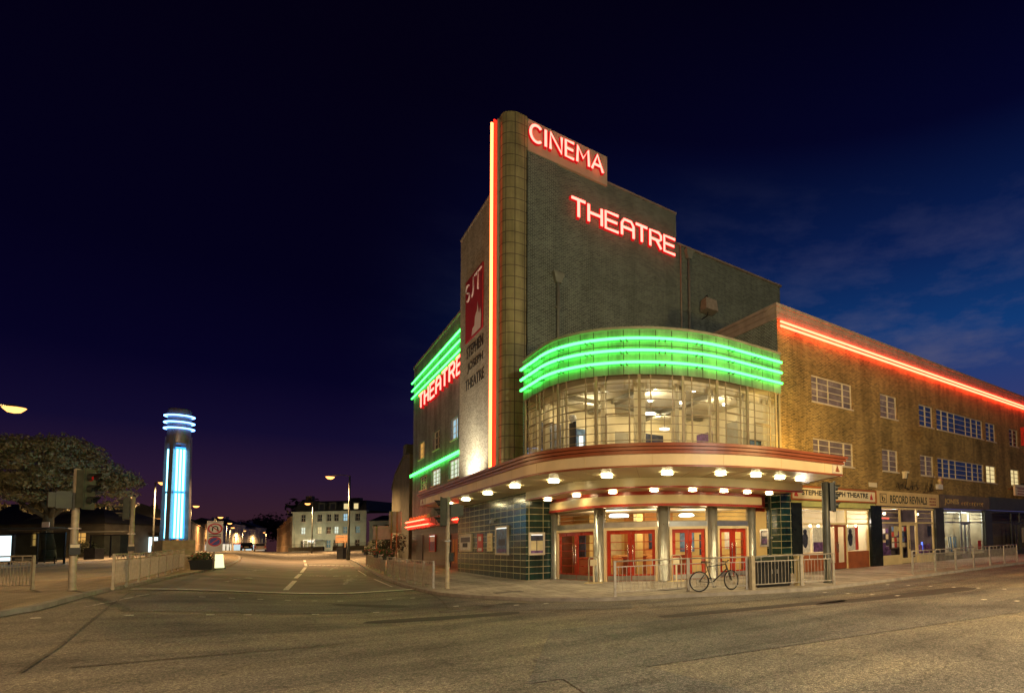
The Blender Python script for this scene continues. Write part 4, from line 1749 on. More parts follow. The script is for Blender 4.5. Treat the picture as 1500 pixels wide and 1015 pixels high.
mb.lathe([(.02, 2.84), (.42, 2.86), (.46, 2.92), (.40, 3.0)], (12.4, 23.6, 0), 20)
mb.lathe([(.02, 2.84), (.34, 2.86), (.38, 2.92), (.30, 3.0)], (15.4, 22.4, 0), 20)
TP(mb, 'ceiling_lamp', 'disc_light')
# notices, doors and a glazed hatch on the foyer walls
for k, (p, q, z0, z1, mt) in enumerate([((10.64, 28.6), (10.64, 27.6), 1.2, 2.3, 'poster_dark'), ((10.9, 29.16), (11.5, 29.16), .9, 2.2, 'poster_purple'), ((11.7, 29.16), (12.5, 29.16), .02, 2.1, 'door_brown'),
                                        ((12.9, 27.16), (13.5, 27.16), 1.2, 2.2, 'poster_dark'), ((13.7, 27.16), (14.4, 27.16), .9, 2.3, 'poster_cream'), ((14.8, 24.96), (15.4, 24.96), 1.3, 2.1, 'poster_dark'),
                                        ((15.6, 24.96), (16.2, 24.96), .02, 2.05, 'pane_green'), ((16.55, 24.72), (17.1, 24.18), 1.1, 2.2, 'poster_blue'), ((17.3, 24.0), (17.8, 23.5), .9, 2.0, 'poster_dark'),
                                        ((17.94, 22.6), (17.94, 21.8), 1.2, 2.2, 'poster_white'), ((17.94, 21.3), (17.94, 20.3), .02, 2.1, 'door_brown'), ((12.56, 28.6), (12.56, 27.6), .8, 2.1, 'poster_blue')]):
    d = (Vector((*q, 0)) - Vector((*p, 0))).normalized()
    mb = MB()
    mb.bar((*p, (z0 + z1) / 2), (*q, (z0 + z1) / 2), .03, z1 - z0)
    TP(mb, 'foyer_panel', mt)
mb = MB()
for (x, y) in [(11.5, 25.4), (13.2, 23.6), (14.9, 22.6)]:
    mb = MB()
    mb.box(x - .5, x + .5, y - .2, y + .2, .0, .95)
    mb.box(x - .55, x + .55, y - .25, y + .25, .95, 1.0)
    TP(mb, 'foyer_counter', 'door_brown')
for x, y in [(12.0, 24.6), (13.6, 22.4), (16.2, 22.0)]:
    point_light('foyer_light', (x, y, 2.6), E_FOYER, (1, .74, .40), .2, th, TI)

# floodlights standing on the canopy roof
def floodlight(x, y, aim, e, lab, col):
    t = empty('floodlight', lab, 'floodlight', (x, y, 4.81), group='floodlights on the canopy roof')
    m = MB()
    m.box(-.16, .16, -.10, .10, .12, .34)
    m.build('lamp_housing', 'black_metal', t)
    m = MB()
    m.box(-.18, .18, -.02, .02, 0, .03)
    m.bar((-.17, 0, 0), (-.17, 0, .24), .02, .03)
    m.bar((.17, 0, 0), (.17, 0, .24), .02, .03)
    m.build('bracket', 'galv', t)
    point_light('flood_beam', (0, 0, .45), e, col, .12, t, None, 150, None).rotation_euler = (Vector(aim) - Vector((x, y, 5.4))).to_track_quat('-Z', 'Y').to_euler()


floodlight(7.5, 35.2, (9.15, 35.2, 11), E_FLOOD_TOWER, 'small black floodlight on the canopy below the tower side', (1, .90, .64))
floodlight(17.4, 16.3, (21.5, 18.5, 8.0), E_FLOOD_WING, 'small black floodlight on the right end of the canopy', (1, .60, .12))

# ================================================================== SIGNS ON THE THEATRE
def arc(cx, cy_, rx, ry, a0, a1, n=14):
    return [(cx + rx * math.cos(math.radians(a0 + (a1 - a0) * i / n)), cy_ + ry * math.sin(math.radians(a0 + (a1 - a0) * i / n))) for i in range(n + 1)]


GLY = {
    'C': [arc(.56, .5, .56, .5, 48, 312, 20)],
    'I': [[(.5, 0), (.5, 1)]],
    'N': [[(0, 0), (0, 1), (1, 0), (1, 1)]],
    'E': [[(1, 1), (0, 1), (0, 0), (1, 0)], [(0, .52), (.9, .52)]],
    'M': [[(0, 0), (.06, 1), (.5, .35), (.94, 1), (1, 0)]],
    'A': [[(0, 0), (.5, 1), (1, 0)], [(.2, .33), (.8, .33)]],
    'T': [[(0, 1), (1, 1)], [(.5, 1), (.5, 0)]],
    'H': [[(0, 0), (0, 1)], [(1, 0), (1, 1)], [(0, .52), (1, .52)]],
    'R': [[(0, 0), (0, 1), (.8, 1), (1, .86), (1, .62), (.8, .5), (0, .5)], [(.55, .5), (1, 0)]],
    'D': [[(0, 0), (0, .72), (.2, .97), (.8, .97), (1, .72), (1, 0)], [(0, .48), (1, .48)]],   # rounded A
}


def neon_letter(pf, g, u0, u1, z0, z1, parent, inv, w, n=.0, tr=.05, lean=0.0, dbl=True):
    """channel letter with a neon tube outline"""
    st = GLY[g]
    P = lambda a, b, nn: pf.p(u0 + (u1 - u0) * a + lean * (b - .5), z0 + (z1 - z0) * b, nn)
    body = MB()
    tube = MB()
    for k, poly in enumerate(st):
        for i, (a, b) in enumerate(zip(poly[:-1], poly[1:])):
            pa, pb = P(*a, n + .10), P(*b, n + .10)
            d = (pb - pa).normalized()
            body.bar(pa - d * w * .42, pb + d * w * .42, w, .16 + .003 * (i % 2) + .004 * k, up=pf.n)
        pts = [P(a, b, n + .24 + .012 * k) for a, b in poly]
        if dbl:
            # two parallel tubes along each stroke
            for sgn in (-1, 1):
                off = []
                for i, p in enumerate(pts):
                    a = pts[max(0, i - 1)]
                    b = pts[min(len(pts) - 1, i + 1)]
                    d = (b - a).normalized()
                    off.append(p + d.cross(pf.n) * (w * .24 * sgn))
                tube.tube(off, tr, 6)
        else:
            tube.tube(pts, tr, 6)
    o = body.build('letter', 'letter_side', parent, inv)
    tube.build('neon_tube', 'neon_letter', o)
    return o


cs = empty('cinema_sign', 'red neon CINEMA letters on the pale panel at the top of the tower', 'neon sign', (12.6, 29.84, 23.5))
TR2 = PlaneF((0, 29.84, 0), (1, 0, 0), (0, -1, 0))
for g, a, b in [('C', 10.42, 11.02), ('I', 11.16, 11.34), ('N', 11.52, 12.16), ('E', 12.40, 12.88), ('M', 13.08, 13.80), ('A', 13.99, 14.68)]:
    neon_letter(TR2, g, a, b, 23.93, 24.88, cs, winv(cs), .145, tr=.034)
ts = empty('theatre_sign', 'red neon THEATRE letters on the dimly lit brick front of the tower', 'neon sign', (16.3, 30, 20.6))
TR3 = PlaneF((0, 30.0, 0), (1, 0, 0), (0, -1, 0))
for g, a, b in [('T', 12.80, 13.64), ('H', 13.84, 14.66), ('E', 14.92, 15.76), ('D', 16.0, 16.8), ('T', 16.97, 17.78), ('R', 18.0, 18.8), ('E', 19.05, 19.88)]:
    neon_letter(TR3, g, a, b, 20.68, 21.72, ts, winv(ts), .17, tr=.038)
t2 = empty('theatre_sign', 'slanting red neon THEATRE letters under green neon on the left wing', 'neon sign', (10, 48, 13.6))
for k, g in enumerate(['T', 'H', 'E', 'D', 'T', 'R', 'E']):
    u = -54.3 + 2.06 * k
    if u + 1.5 > -38.8:
        break
    neon_letter(LW, g, u, u + 1.45, 13.6, 14.75, t2, winv(t2), .20, n=.02, tr=.045)

tl = empty('wall_lettering', 'dark metal letters reading STEPHEN JOSEPH THEATRE below the red banner', 'lettering', (9.15, 35.2, 11.5))
for s_, u0, u1, z0, z1 in [('STEPHEN', -36.95, -33.55, 13.25, 13.95), ('JOSEPH', -36.75, -33.55, 12.25, 12.90), ('THEATRE', -37.15, -33.3, 11.25, 11.90)]:
    mb = MB()
    add_text(mb, s_, TL, u0, u1, z0, z1, .03, 0, -.008, .02)
    mb.build('letter_row', 'sign_text', tl, winv(tl))

bn = MB()
TL.box(bn, -37.1, -33.5, 14.25, 18.15, .02, .07)
banner = tag(bn.build('banner', 'banner_red'), 'tall red banner with thin white SJT letters on the tower side', 'banner')
mb = MB()
SL = lambda pts: [TL.p(-37.1 + 3.6 * a, 14.25 + 3.9 * b, .085) for a, b in pts]
for poly in [arc(.17, .845, .10, .065, 40, 250, 10) + arc(.17, .715, .10, .065, 70, -140, 10),
             [(.50, .93), (.50, .72), (.46, .665), (.40, .655)], [(.56, .93), (.97, .93)], [(.77, .93), (.77, .655)]]:
    mb.tube(SL(poly), .055, 6)
o = mb.build('banner_letters', 'banner_white', banner)
mb = MB()
mb.face(SL([(.40, .02), (.92, .02), (.95, .20), (.90, .33), (.84, .26), (.80, .30), (.745, .48), (.71, .33), (.66, .32), (.60, .27), (.57, .15), (.46, .13)]))
mb.build('banner_emblem', 'banner_white', banner)

# posters and display cases
TLW = PlaneF((9.1, 0, 0), (0, -1, 0), (-1, 0, 0))
RET = PlaneF((0, 26.4, 0), (1, 0, 0), (0, -1, 0))
RPL = PlaneF((18.0, 0, 0), (0, -1, 0), (-1, 0, 0))


def case(pf, u0, u1, z0, z1, lab, face, cat='poster case', frame='window_frame', lit=False, extra=None, d=.10):
    m = MB()
    w = .09
    pf.box(m, u0, u1, z0, z1, .005, d - .04)
    pf.box(m, u0, u0 + w, z0, z1, d - .04, d)
    pf.box(m, u1 - w, u1, z0, z1, d - .04, d)
    pf.box(m, u0 + w, u1 - w, z0, z0 + w, d - .04, d)
    pf.box(m, u0 + w, u1 - w, z1 - w, z1, d - .04, d)
    o = tag(m.build('poster_case', frame), lab, cat, 'poster cases on the tiled walls')
    m = MB()
    pf.quad(m, u0 + w, u1 - w, z0 + w, z1 - w, d - .035)
    m.build('poster', face, o)
    if extra:
        for (a, b, c, e, mt) in extra:
            m = MB()
            x0, x1, y0, y1 = u0 + w, u1 - w, z0 + w, z1 - w
            pf.quad(m, x0 + (x1 - x0) * a, x0 + (x1 - x0) * b, y0 + (y1 - y0) * c, y0 + (y1 - y0) * e, d - .028)
            m.build('poster_print', mt, o)
    if lit:
        m = MB()
        pf.box(m, u0 + w + .03, u1 - w - .03, z1 - w - .05, z1 - w - .01, d - .034, d - .012)
        m.build('strip_light', 'lit_case', o)
    return o


case(TLW, -37.8, -35.2, 1.35, 2.38, 'white framed poster case nearest the brown side door', 'poster_white', extra=[(.08, .92, .55, .9, 'poster_dark'), (.25, .7, .2, .5, 'sign_text')])
mb = MB()
TLW.box(mb, -34.15, -33.15, 1.34, 2.34, .005, .03)
TLW.box(mb, -34.0, -33.3, 1.38, 1.55, .03, .034, 1)
TLW.box(mb, -33.95, -33.4, 1.95, 2.2, .03, .034, 1)
tag(mb.build('poster', ['poster_red', 'poster_white']), 'narrow red poster on the dark tiles', 'poster')
mb = MB()
TLW.box(mb, -32.3, -31.4, 1.36, 2.34, .005, .035)
for k in range(4):
    TLW.box(mb, -32.1, -31.6, 1.48 + .2 * k, 1.56 + .2 * k, .035, .038, 1)
tag(mb.build('poster', ['poster_cream', 'sign_tan']), 'narrow cream notice on the dark tiles', 'poster')
case(TLW, -30.65, -28.75, 1.18, 2.66, 'tall blue poster case lit from its top', 'poster_blue', lit=True, extra=[(.2, .8, .3, .55, 'poster_dark'), (.1, .9, .04, .16, 'poster_purple')])
case(RET, 9.2, 9.95, 1.17, 2.24, 'small lit case with cream listings beside the doors', 'poster_cream', lit=True, extra=[(0, 1, .66, .95, 'poster_dark'), (0, 1, 0, .14, 'poster_purple'), (.47, .53, .14, .66, 'sign_text')])
case(RPL, -19.85, -19.25, 1.30, 2.15, 'dark framed notices on the tile wall right of the doors', 'poster_dark', frame='steel', d=.06, extra=[(.1, .9, .62, .92, 'poster_white'), (.1, .9, .1, .45, 'poster_purple')])
case(LW, -50.7, -48.7, 1.3, 2.66, 'pink framed poster case on the left wing', 'poster_purple', frame='poster_red', lit=True, extra=[(.05, .95, .6, .95, 'poster_white')])
for sh_name, u, z, pf, lab in [('wall_light', 18.95, 1.75, RPL, None)]:
    pass
mb = MB()
mb.lathe([(.02, -.05), (.06, -.04), (.06, .04), (.02, .05)], (17.93, 18.98, 1.72), 10)
tag(mb.build('wall_button', 'steel'), 'small round steel push plate on the tiles right of the doors', 'push plate')
mb = MB()
TLW.box(mb, -31.05, -30.95, 3.0, 3.12, .0, .18)
TLW.box(mb, -31.12, -30.88, 2.86, 3.0, .10, .24)
tag(mb.build('security_camera', 'steel'), 'small camera high on the dark tile wall', 'camera')

# ================================================================== SHOPS OF THE RIGHT WING
def sign_board(name, x0, x1, z0, z1, lab, mats, frame=.0, d0=-.25, d1=.06):
    t = MB()
    RW.box(t, x0, x1, z0, z1, d0, d1)
    if frame:
        f = frame
        RW.box(t, x0, x1, z1 - f, z1, d1, d1 + .05, 1)
        RW.box(t, x0, x1, z0, z0 + f, d1, d1 + .05, 1)
        RW.box(t, x0, x0 + f, z0 + f, z1 - f, d1, d1 + .05, 1)
        RW.box(t, x1 - f, x1, z0 + f, z1 - f, d1, d1 + .05, 1)
    return tag(t.build(name, mats), lab, 'shop sign', 'shop signs of the right wing')


s1 = sign_board('shop_sign', 18.72, 25.58, 3.52, 4.24, 'cream STEPHEN JOSEPH THEATRE sign in a red frame', ['sign_cream', 'frame_red'], .08)
mb = MB()
add_text(mb, 'STEPHEN JOSEPH THEATRE', RW, 19.5, 24.85, 3.71, 4.06, .07, 0, .03)
mb.build('sign_letters', 'sign_text', s1)
for x in (19.1, 25.15):
    mb = MB()
    for a, b, c, d in [(-.13, .13, -.16, -.06), (-.10, .08, -.06, .05), (-.05, .03, .05, .15), (-.02, .0, .15, .22)]:
        RW.box(mb, x + a, x + b, 3.87 + c, 3.87 + d, .06, .068)
    mb.build('sign_emblem', 'poster_red', s1)
s2 = sign_board('shop_sign', 25.62, 32.4, 3.42, 4.27, 'tan RECORD REVIVALS sign with dark green letters', ['sign_tan', 'sign_tan'])
mb = MB()
GRN = pm('sign_green', (.045, .05, .03), .5)
add_text(mb, 'RECORD REVIVALS', RW, 26.95, 30.95, 3.58, 4.06, .068, 0, .025, .004)
mb.build('sign_letters', GRN, s2)
mb = MB()
RW.box(mb, 25.95, 26.6, 3.58, 4.12, .06, .066)
RW.box(mb, 26.0, 26.55, 3.62, 4.08, .066, .07, 1)
mb.build('sign_emblem', ['sign_text', 'sign_tan'], s2)
mb = MB()
c = RW.p(26.26, 3.80, .075)
for r0, a in [(.11, 0), (.11, 1)]:
    mb.tube([RW.p(26.28 + .12 * math.cos(t), 3.79 + .10 * math.sin(t), .078) for t in [2 * PI * k / 14 for k in range(14)]], .025, 5, closed=True)
    break
mb.bar(RW.p(26.15, 3.72, .078), RW.p(26.13, 4.03, .078), .05, .03, up=(0, -1, 0))
mb.build('sign_emblem', 'sign_text', s2)
mb = MB()
for k, s_ in enumerate(['VINYL', 'RECORDS', 'BOUGHT']):
    x = 31.25
    for j in range(4):
        w_ = .12 + .06 * ((k + j) % 2)
        RW.box(mb, x, x + w_, 3.98 - .19 * k - .05, 3.98 - .19 * k + .05, .06, .064)
        x += w_ + .05
mb.build('small_print', 'redbrown', s2)
s3 = sign_board('shop_sign', 32.5, 39.5, 3.43, 4.32, 'dark wooden JONES sign with dull gold letters', ['sign_wood', 'sign_wood'])
mb = MB()
add_text(mb, 'JONES', RW, 33.1, 35.0, 3.62, 4.06, .07, 0, .03, .006)
mb.build('sign_letters', 'sign_gold', s3)
mb = MB()
add_text(mb, 'Menswear', RW, 35.4, 38.7, 3.60, 4.02, .07, 0, .01, .006) if False else None
for k in range(9):
    x = 35.5 + k * .37
    h = .16 + .12 * ((k * 7) % 3) / 2
    mb.tube([RW.p(x + .12 * math.cos(t), 3.78 + h * .5 * math.sin(t), .068) for t in [.4 + 4.6 * j / 7 for j in range(8)]], .022, 5)
mb.build('sign_script', 'sign_gold', s3)
s4 = sign_board('shop_sign', 39.55, 60, 3.45, 4.4, 'plain dark slate fascia over the farthest shop', ['sign_slate', 'sign_slate'])
mb = MB()
RW.box(mb, 42.5, 46.6, 4.56, 5.40, .6, .75)
RW.box(mb, 42.5, 46.6, 5.18, 5.22, .75, .77, 1)
for k in range(3):
    x = 42.9
    while x < 46.2:
        w_ = .16 + .1 * random.random()
        RW.box(mb, x, x + w_, 5.05 - .2 * k, 5.15 - .2 * k, .75, .765, 1)
        x += w_ + .07
RW.box(mb, 43.0, 43.08, 5.1, 5.16, 0, .6, 1)
RW.box(mb, 46.0, 46.08, 5.1, 5.16, 0, .6, 1)
tag(mb.build('projecting_sign', ['sign_cream', 'door_brown']), 'pinkish sign board with small red lettering fixed out from the wall at the far right', 'sign')
mb = MB()
RW.box(mb, 44.4, 44.7, 5.42, 5.62, .4, .7)
o = tag(mb.build('sign_lamp', 'black_metal'), 'small lamp above the pinkish sign board', 'lamp')
mb = MB()
RW.box(mb, 44.42, 44.68, 5.405, 5.42, .42, .68)
mb.build('lamp_lens', 'shop_lamp', o)
mb = MB()
RW.box(mb, 45.75, 45.95, 8.8, 10.3, .05, .5)
tag(mb.build('hanging_sign', 'poster_red'), 'narrow red vertical sign beside the last upper window', 'sign')
mb = MB()
RW.box(mb, 25.0, 25.75, 4.45, 4.70, .01, .04)
tag(mb.build('name_plate', 'sign_cream'), 'small cream plate on the brick above the two shop signs', 'plate')
mb = MB()
c0 = RW.p(32.6, 5.15, .12)
mb.tube([RW.p(32.6, 5.15, .0), RW.p(32.6, 5.15, .16)], .22, 14)
tag(mb.build('alarm_box', 'sign_tan'), 'round tan alarm bell on the brick wall', 'alarm')
mb = MB()
RW.box(mb, 32.2, 32.75, 4.62, 4.95, .0, .2)
tag(mb.build('alarm_box', 'poster_white'), 'white square alarm box under the round bell', 'alarm')
mb = MB()
RW.box(mb, 28.4, 28.65, 5.1, 5.45, 0, .2)
RW.box(mb, 28.35, 28.7, 5.42, 5.52, 0, .3)
tag(mb.build('wall_lamp', 'sign_cream'), 'small cream wall lamp right of the second lower window', 'lamp')
# tangle of bird wire and bare stems over the record shop
mb = MB()
for base, n_, sp in [((29.2, 4.4), 16, 1.5), ((31.2, 4.4), 12, 1.2), ((27.6, 4.4), 7, .7)]:
    for k in range(n_):
        a = random.uniform(.1, PI - .1)
        L = random.uniform(.25, .75)
        p0 = RW.p(base[0] + random.uniform(-sp, sp) * .5, base[1] + random.uniform(0, .15), .12)
        pts = [p0]
        for j in range(3):
            a += random.uniform(-.5, .5)
            p0 = p0 + RW.u * (math.cos(a) * L / 3) + Vector((0, 0, math.sin(a) * L / 3)) + RW.n * random.uniform(-.03, .06)
            pts.append(p0)
        mb.tube(pts, .014, 4)
for x in (28.5, 31.4):
    mb.tube([RW.p(x, 4.5, .1), RW.p(x + .12, 5.6, .3)], .02, 5)
tag(mb.build('bare_shrub', 'black_metal'), 'tangle of dark bare stems and rods above the record shop sign', 'stems')
# floodlight on the auditorium wall, hanging below the roof
t = empty('wall_floodlight', 'big square lamp on an arm high on the auditorium wall', 'floodlight', (22.4, 30.05, 17.4))
mb = MB()
mb.mesh([(-.55, -1.0, .75), (.35, -1.0, .75), (.45, -.25, .75), (-.45, -.25, .75), (-.62, -1.1, -.05), (.42, -1.1, -.05), (.5, -.2, -.05), (-.5, -.2, -.05)],
        [(0, 1, 5, 4), (1, 2, 6, 5), (2, 3, 7, 6), (3, 0, 4, 7), (0, 3, 2, 1), (4, 5, 6, 7)])
mb.build('lamp_housing', 'galv_warm', t)
mb = MB()
mb.tube([(0, 0, 1.1), (0, -.4, 1.2), (0, -.6, .7)], .05, 6)
mb.tube([(-.2, 0, -.4), (-.1, -.5, -.3), (-.1, -.6, 0)], .04, 6)
mb.build('arm', 'black_metal', t)


def shop_base(name, lab, x0, x1):
    return empty(name, lab, 'shopfront', ((x0 + x1) / 2, 18.5, 0), group='shopfronts of the right wing')


def sp(mb_, name, mats, root):
    return mb_.build(name, mats, root, winv(root))


def shop(x0, x1, zh, frame, stall, lab, layout, mesh_room, bays, door, stall_h=.75, transom=2.35, room=('interior_wall', 'interior_ceiling'), depth=2.2):
    """bays = list of x breaks; door = index of the bay that is the double door"""
    r = shop_base('shopfront', lab, x0, x1)
    m = MB()
    n0, n1 = -.22, -.12
    RW.box(m, x0, x1, zh - .10, zh, n0, n1 + .05)
    RW.box(m, x0, x1, transom - .04, transom + .04, n0, n1 + .02)
    for x in bays:
        RW.box(m, x - .05, x + .05, 0, zh - .1, n0, n1)
    for i, (a, b) in enumerate(zip(bays[:-1], bays[1:])):
        for k in (1, 2):
            z = transom + (zh - transom) * k / 3
            if i != door:
                RW.box(m, a + .05, b - .05, z - .014, z + .014, n0 + .02, n1 - .02)
    sp(m, 'window_frame', frame, r)
    for i, (a, b) in enumerate(zip(bays[:-1], bays[1:])):
        if i != door:
            m = MB()
            RW.box(m, a + .05, b - .05, -.02, stall_h, n0 + .01, n1 + .04)
            sp(m, 'stall_riser', stall, r)
    m = MB()
    for i, (a, b) in enumerate(zip(bays[:-1], bays[1:])):
        RW.quad(m, a + .05, b - .05, stall_h if i != door else transom, zh - .1, -.19)
    sp(m, 'pane', 'glass', r)
    a, b = bays[door] + .05, bays[door + 1] - .05
    mid_ = (a + b) / 2
    dm = layout
    for (e0, e1) in [(a + .01, mid_ - .01), (mid_ + .01, b - .01)]:
        m = MB()
        RW.box(m, e0, e0 + .10, .03, transom - .05, -.22, -.15)
        RW.box(m, e1 - .10, e1, .03, transom - .05, -.22, -.15)
        RW.box(m, e0 + .1, e1 - .1, .03, .35, -.22, -.15)
        RW.box(m, e0 + .1, e1 - .1, transom - .16, transom - .05, -.22, -.15)
        d = sp(m, 'door', dm, r)
        m = MB()
        RW.quad(m, e0 + .1, e1 - .1, .35, transom - .16, -.185)
        m.build('glass', 'glass', d)
        m = MB()
        h = e1 - .05 if e1 < mid_ + .01 else e0 + .05
        m.tube([RW.p(h, .9, -.15), RW.p(h, .9, -.09), RW.p(h, 1.4, -.09), RW.p(h, 1.4, -.15)], .015, 5)
        m.build('handle', 'chrome', d)
    # the room inside
    m = MB()
    m.box(x0, x1, 18.7 + depth, 18.75 + depth, 0, zh)
    m.box(x0, x0 + .04, 18.75, 18.7 + depth, 0, zh)
    m.box(x1 - .04, x1, 18.75, 18.7 + depth, 0, zh)
    sp(m, 'inner_wall', room[0], r)
    m = MB()
    m.box(x0, x1, 18.72, 18.7 + depth, zh, zh + .05)
    sp(m, 'ceiling', room[1], r)
    m = MB()
    m.box(x0, x1, 18.72, 18.7 + depth, -.05, .03)
    sp(m, 'inner_floor', 'interior_floor', r)
    return r


pm('room_dark', (.10, .08, .09), .8, var=.4, scale=2)
pm('room_mid', (.34, .28, .20), .8, var=.3, scale=1.5)
g1 = shop(19.5, 25.05, 3.18, 'shop_cream', 'stall_red', 'theatre shopfront with cream frame, red base and lit posters in its windows', 'door_brown', None, [19.55, 21.5, 23.1, 25.0], 1, .9, 2.38)
mb = MB()
RW.box(mb, 18.75, 25.5, 3.22, 3.5, -.2, .03)
sp(mb, 'shutter_box', 'blind_green', g1)
g2 = shop(26.1, 31.95, 3.36, 'shop_cream', 'shop_cream', 'record shop front with cream frame and double door in the middle', 'shop_cream', None, [26.15, 28.2, 30.0, 31.9], 1, .55, 2.45, ('room_dark', 'room_mid'))
g3 = shop(33.0, 38.75, 3.3, 'steel', 'pilaster_grey', 'clothes shop front with plain metal frames and pale dresses inside', 'steel', None, [33.05, 35.5, 36.7, 38.7], 1, .3, 2.5, ('room_mid', 'interior_ceiling'))
g4 = shop(39.9, 50, 3.35, 'pilaster_grey', 'pilaster_grey', 'unlit dark shop front at the far right with wooden boarding', 'pilaster_grey', None, [39.95, 43.6, 45.2, 49.9], 1, .5, 2.5, ('sign_wood', 'room_dark'))
for x0, x1, mt, root in [(18.72, 19.5, 'pilaster_black', g1), (25.05, 26.1, 'pilaster_black', g1), (31.97, 33.0, 'pilaster_grey', g3), (38.76, 39.9, 'pilaster_grey', g3), (50, 60, 'sign_slate', g4)]:
    mb = MB()
    RW.box(mb, x0, x1, -.02, 3.40, -.25, .04)
    RW.box(mb, x0 + .06, x1 - .06, .25, 3.3, .04, .055)
    sp(mb, 'pilaster', mt, root)
# lights seen in the shops
mb = MB()
for x in (19.9, 20.6, 21.2, 22.4, 23.5, 24.3):
    mb.lathe([(.02, 2.22), (.07, 2.24), (.06, 2.34)], (x, 18.95, 0), 8)
sp(mb, 'spot_lamp', 'shop_lamp', g1)
mb = MB()
for x in (26.6, 27.4, 31.0):
    mb.lathe([(.02, 2.95), (.09, 2.97), (.08, 3.08)], (x, 19.2, 0), 8)
sp(mb, 'spot_lamp', 'shop_lamp', g2)
mb = MB()
mb.tube([(26.2, 18.9, 2.75), (27.4, 18.9, 2.72)], .035, 6)
sp(mb, 'neon_strip', 'shop_red', g2)
mb = MB()
mb.tube([(31.0, 18.95, .7), (31.0, 18.95, 1.25)], .06, 6)
sp(mb, 'neon_strip', 'shop_blue', g2)
mb = MB()
for x in (34.0, 36.2, 37.8):
    mb.box(x - .5, x + .5, 19.6, 19.75, 3.22, 3.28)
sp(mb, 'strip_light', 'lit_case', g3)
point_light('shop_light', (20.5, 19.2, 2.5), E_SHOP, (1, .84, .7), .15, g1, winv(g1))
point_light('shop_light', (24.0, 19.2, 2.5), E_SHOP, (1, .84, .7), .15, g1, winv(g1))
point_light('shop_light', (29.0, 19.6, 2.9), E_SHOP * 1.1, (1, .75, .6), .15, g2, winv(g2))
point_light('shop_light', (34.6, 19.6, 2.9), E_SHOP * .9, (.98, 1, .8), .15, g3, winv(g3))
point_light('shop_light', (37.8, 19.6, 2.9), E_SHOP * .9, (.98, 1, .8), .15, g3, winv(g3))
point_light('shop_light', (42.5, 20, 2.9), E_SHOP * .35, (1, .7, .4), .15, g4, winv(g4))
# goods and posters
for i, (a, b, mt, mt2, lab) in enumerate([(19.68, 20.4, 'poster_white', 'poster_dark', 'tall white poster with a dark figure in the left window of the theatre shop'),
                                          (20.62, 21.4, 'poster_white', 'poster_purple', 'tall white poster with a purple foot in the left window of the theatre shop'),
                                          (23.2, 24.05, 'poster_white', 'poster_dark', 'tall poster with a grey face in the right window of the theatre shop')]):
    m = MB()
    RW.box(m, a, b, .95, 2.2, -.34, -.31)
    o = tag(m.build('window_poster', mt), lab, 'poster', 'window posters')
    m = MB()
    if i == 1:
        RW.box(m, a + .02, b - .02, .96, 1.45, -.31, -.305)
    else:
        c_ = (a + b) / 2
        m.mesh([RW.p(c_ + .24 * math.cos(t) * (1 if math.sin(t) > 0 else .8), 1.55 + .38 * math.sin(t), -.305) for t in [2 * PI * k / 16 for k in range(16)]], [tuple(range(16))])
        m.mesh([RW.p(c_ + .15 * math.cos(t), 1.98 + .14 * math.sin(t), -.305) for t in [2 * PI * k / 12 for k in range(12)]], [tuple(range(12))])
    m.build('poster_print', mt2, o)
m = MB()
RW.box(m, 24.15, 24.5, .95, 2.3, -.5, -.45)
tag(m.build('display_board', 'poster_red'), 'narrow red board in the right window of the theatre shop', 'board')
for k, (x, mt, lab) in enumerate([(26.9, 'poster_purple', 'low rack of records in the left window of the record shop'), (31.4, 'poster_purple', 'dark heaped display in the right window of the record shop')]):
    m = MB()
    m.box(x - .6, x + .6, 18.85, 19.25, .5, .55)
    for j in range(7):
        xx = x - .55 + j * .17
        m.box(xx, xx + .14, 18.9, 18.93 + .2, .56, .85 + .3 * random.random())
    m.bar((x - .55, 19, .05), (x - .55, 19, .5), .04, .04)
    m.bar((x + .55, 19, .05), (x + .55, 19, .5), .04, .04)
    tag(m.build('record_rack', mt), lab, 'display')


# sleeves, rails and stickers that fill the shop windows
for i, (x0, x1, z0, z1, yy, nx_, nz_, lab) in enumerate([(26.3, 28.1, 1.0, 2.3, 20.6, 7, 4, 'wall of record sleeves behind the left window of the record shop'), (30.1, 31.8, .9, 2.3, 20.6, 6, 4, 'wall of record sleeves behind the right window of the record shop'),
                                                         (28.3, 29.9, .7, 2.2, 20.7, 5, 4, 'wall of record sleeves seen through the record shop door')]):
    m = MB()
    m.box(x0, x1, yy, yy + .04, z0 - .05, z1 + .05, 0)
    for a in range(nx_):
        for b in range(nz_):
            w_, h_ = (x1 - x0) / nx_, (z1 - z0) / nz_
            m.box(x0 + w_ * (a + .1), x0 + w_ * (a + .9), yy - .02 - .004 * ((a + b) % 3), yy - .001, z0 + h_ * (b + .1), z0 + h_ * (b + .9), random.choice([1, 2, 3, 4, 5, 6]))
    tag(m.build('sleeve_rack', ['sign_wood', 'poster_purple', 'poster_cream', 'poster_blue', 'poster_red', 'poster_white', 'poster_dark']), lab, 'display')
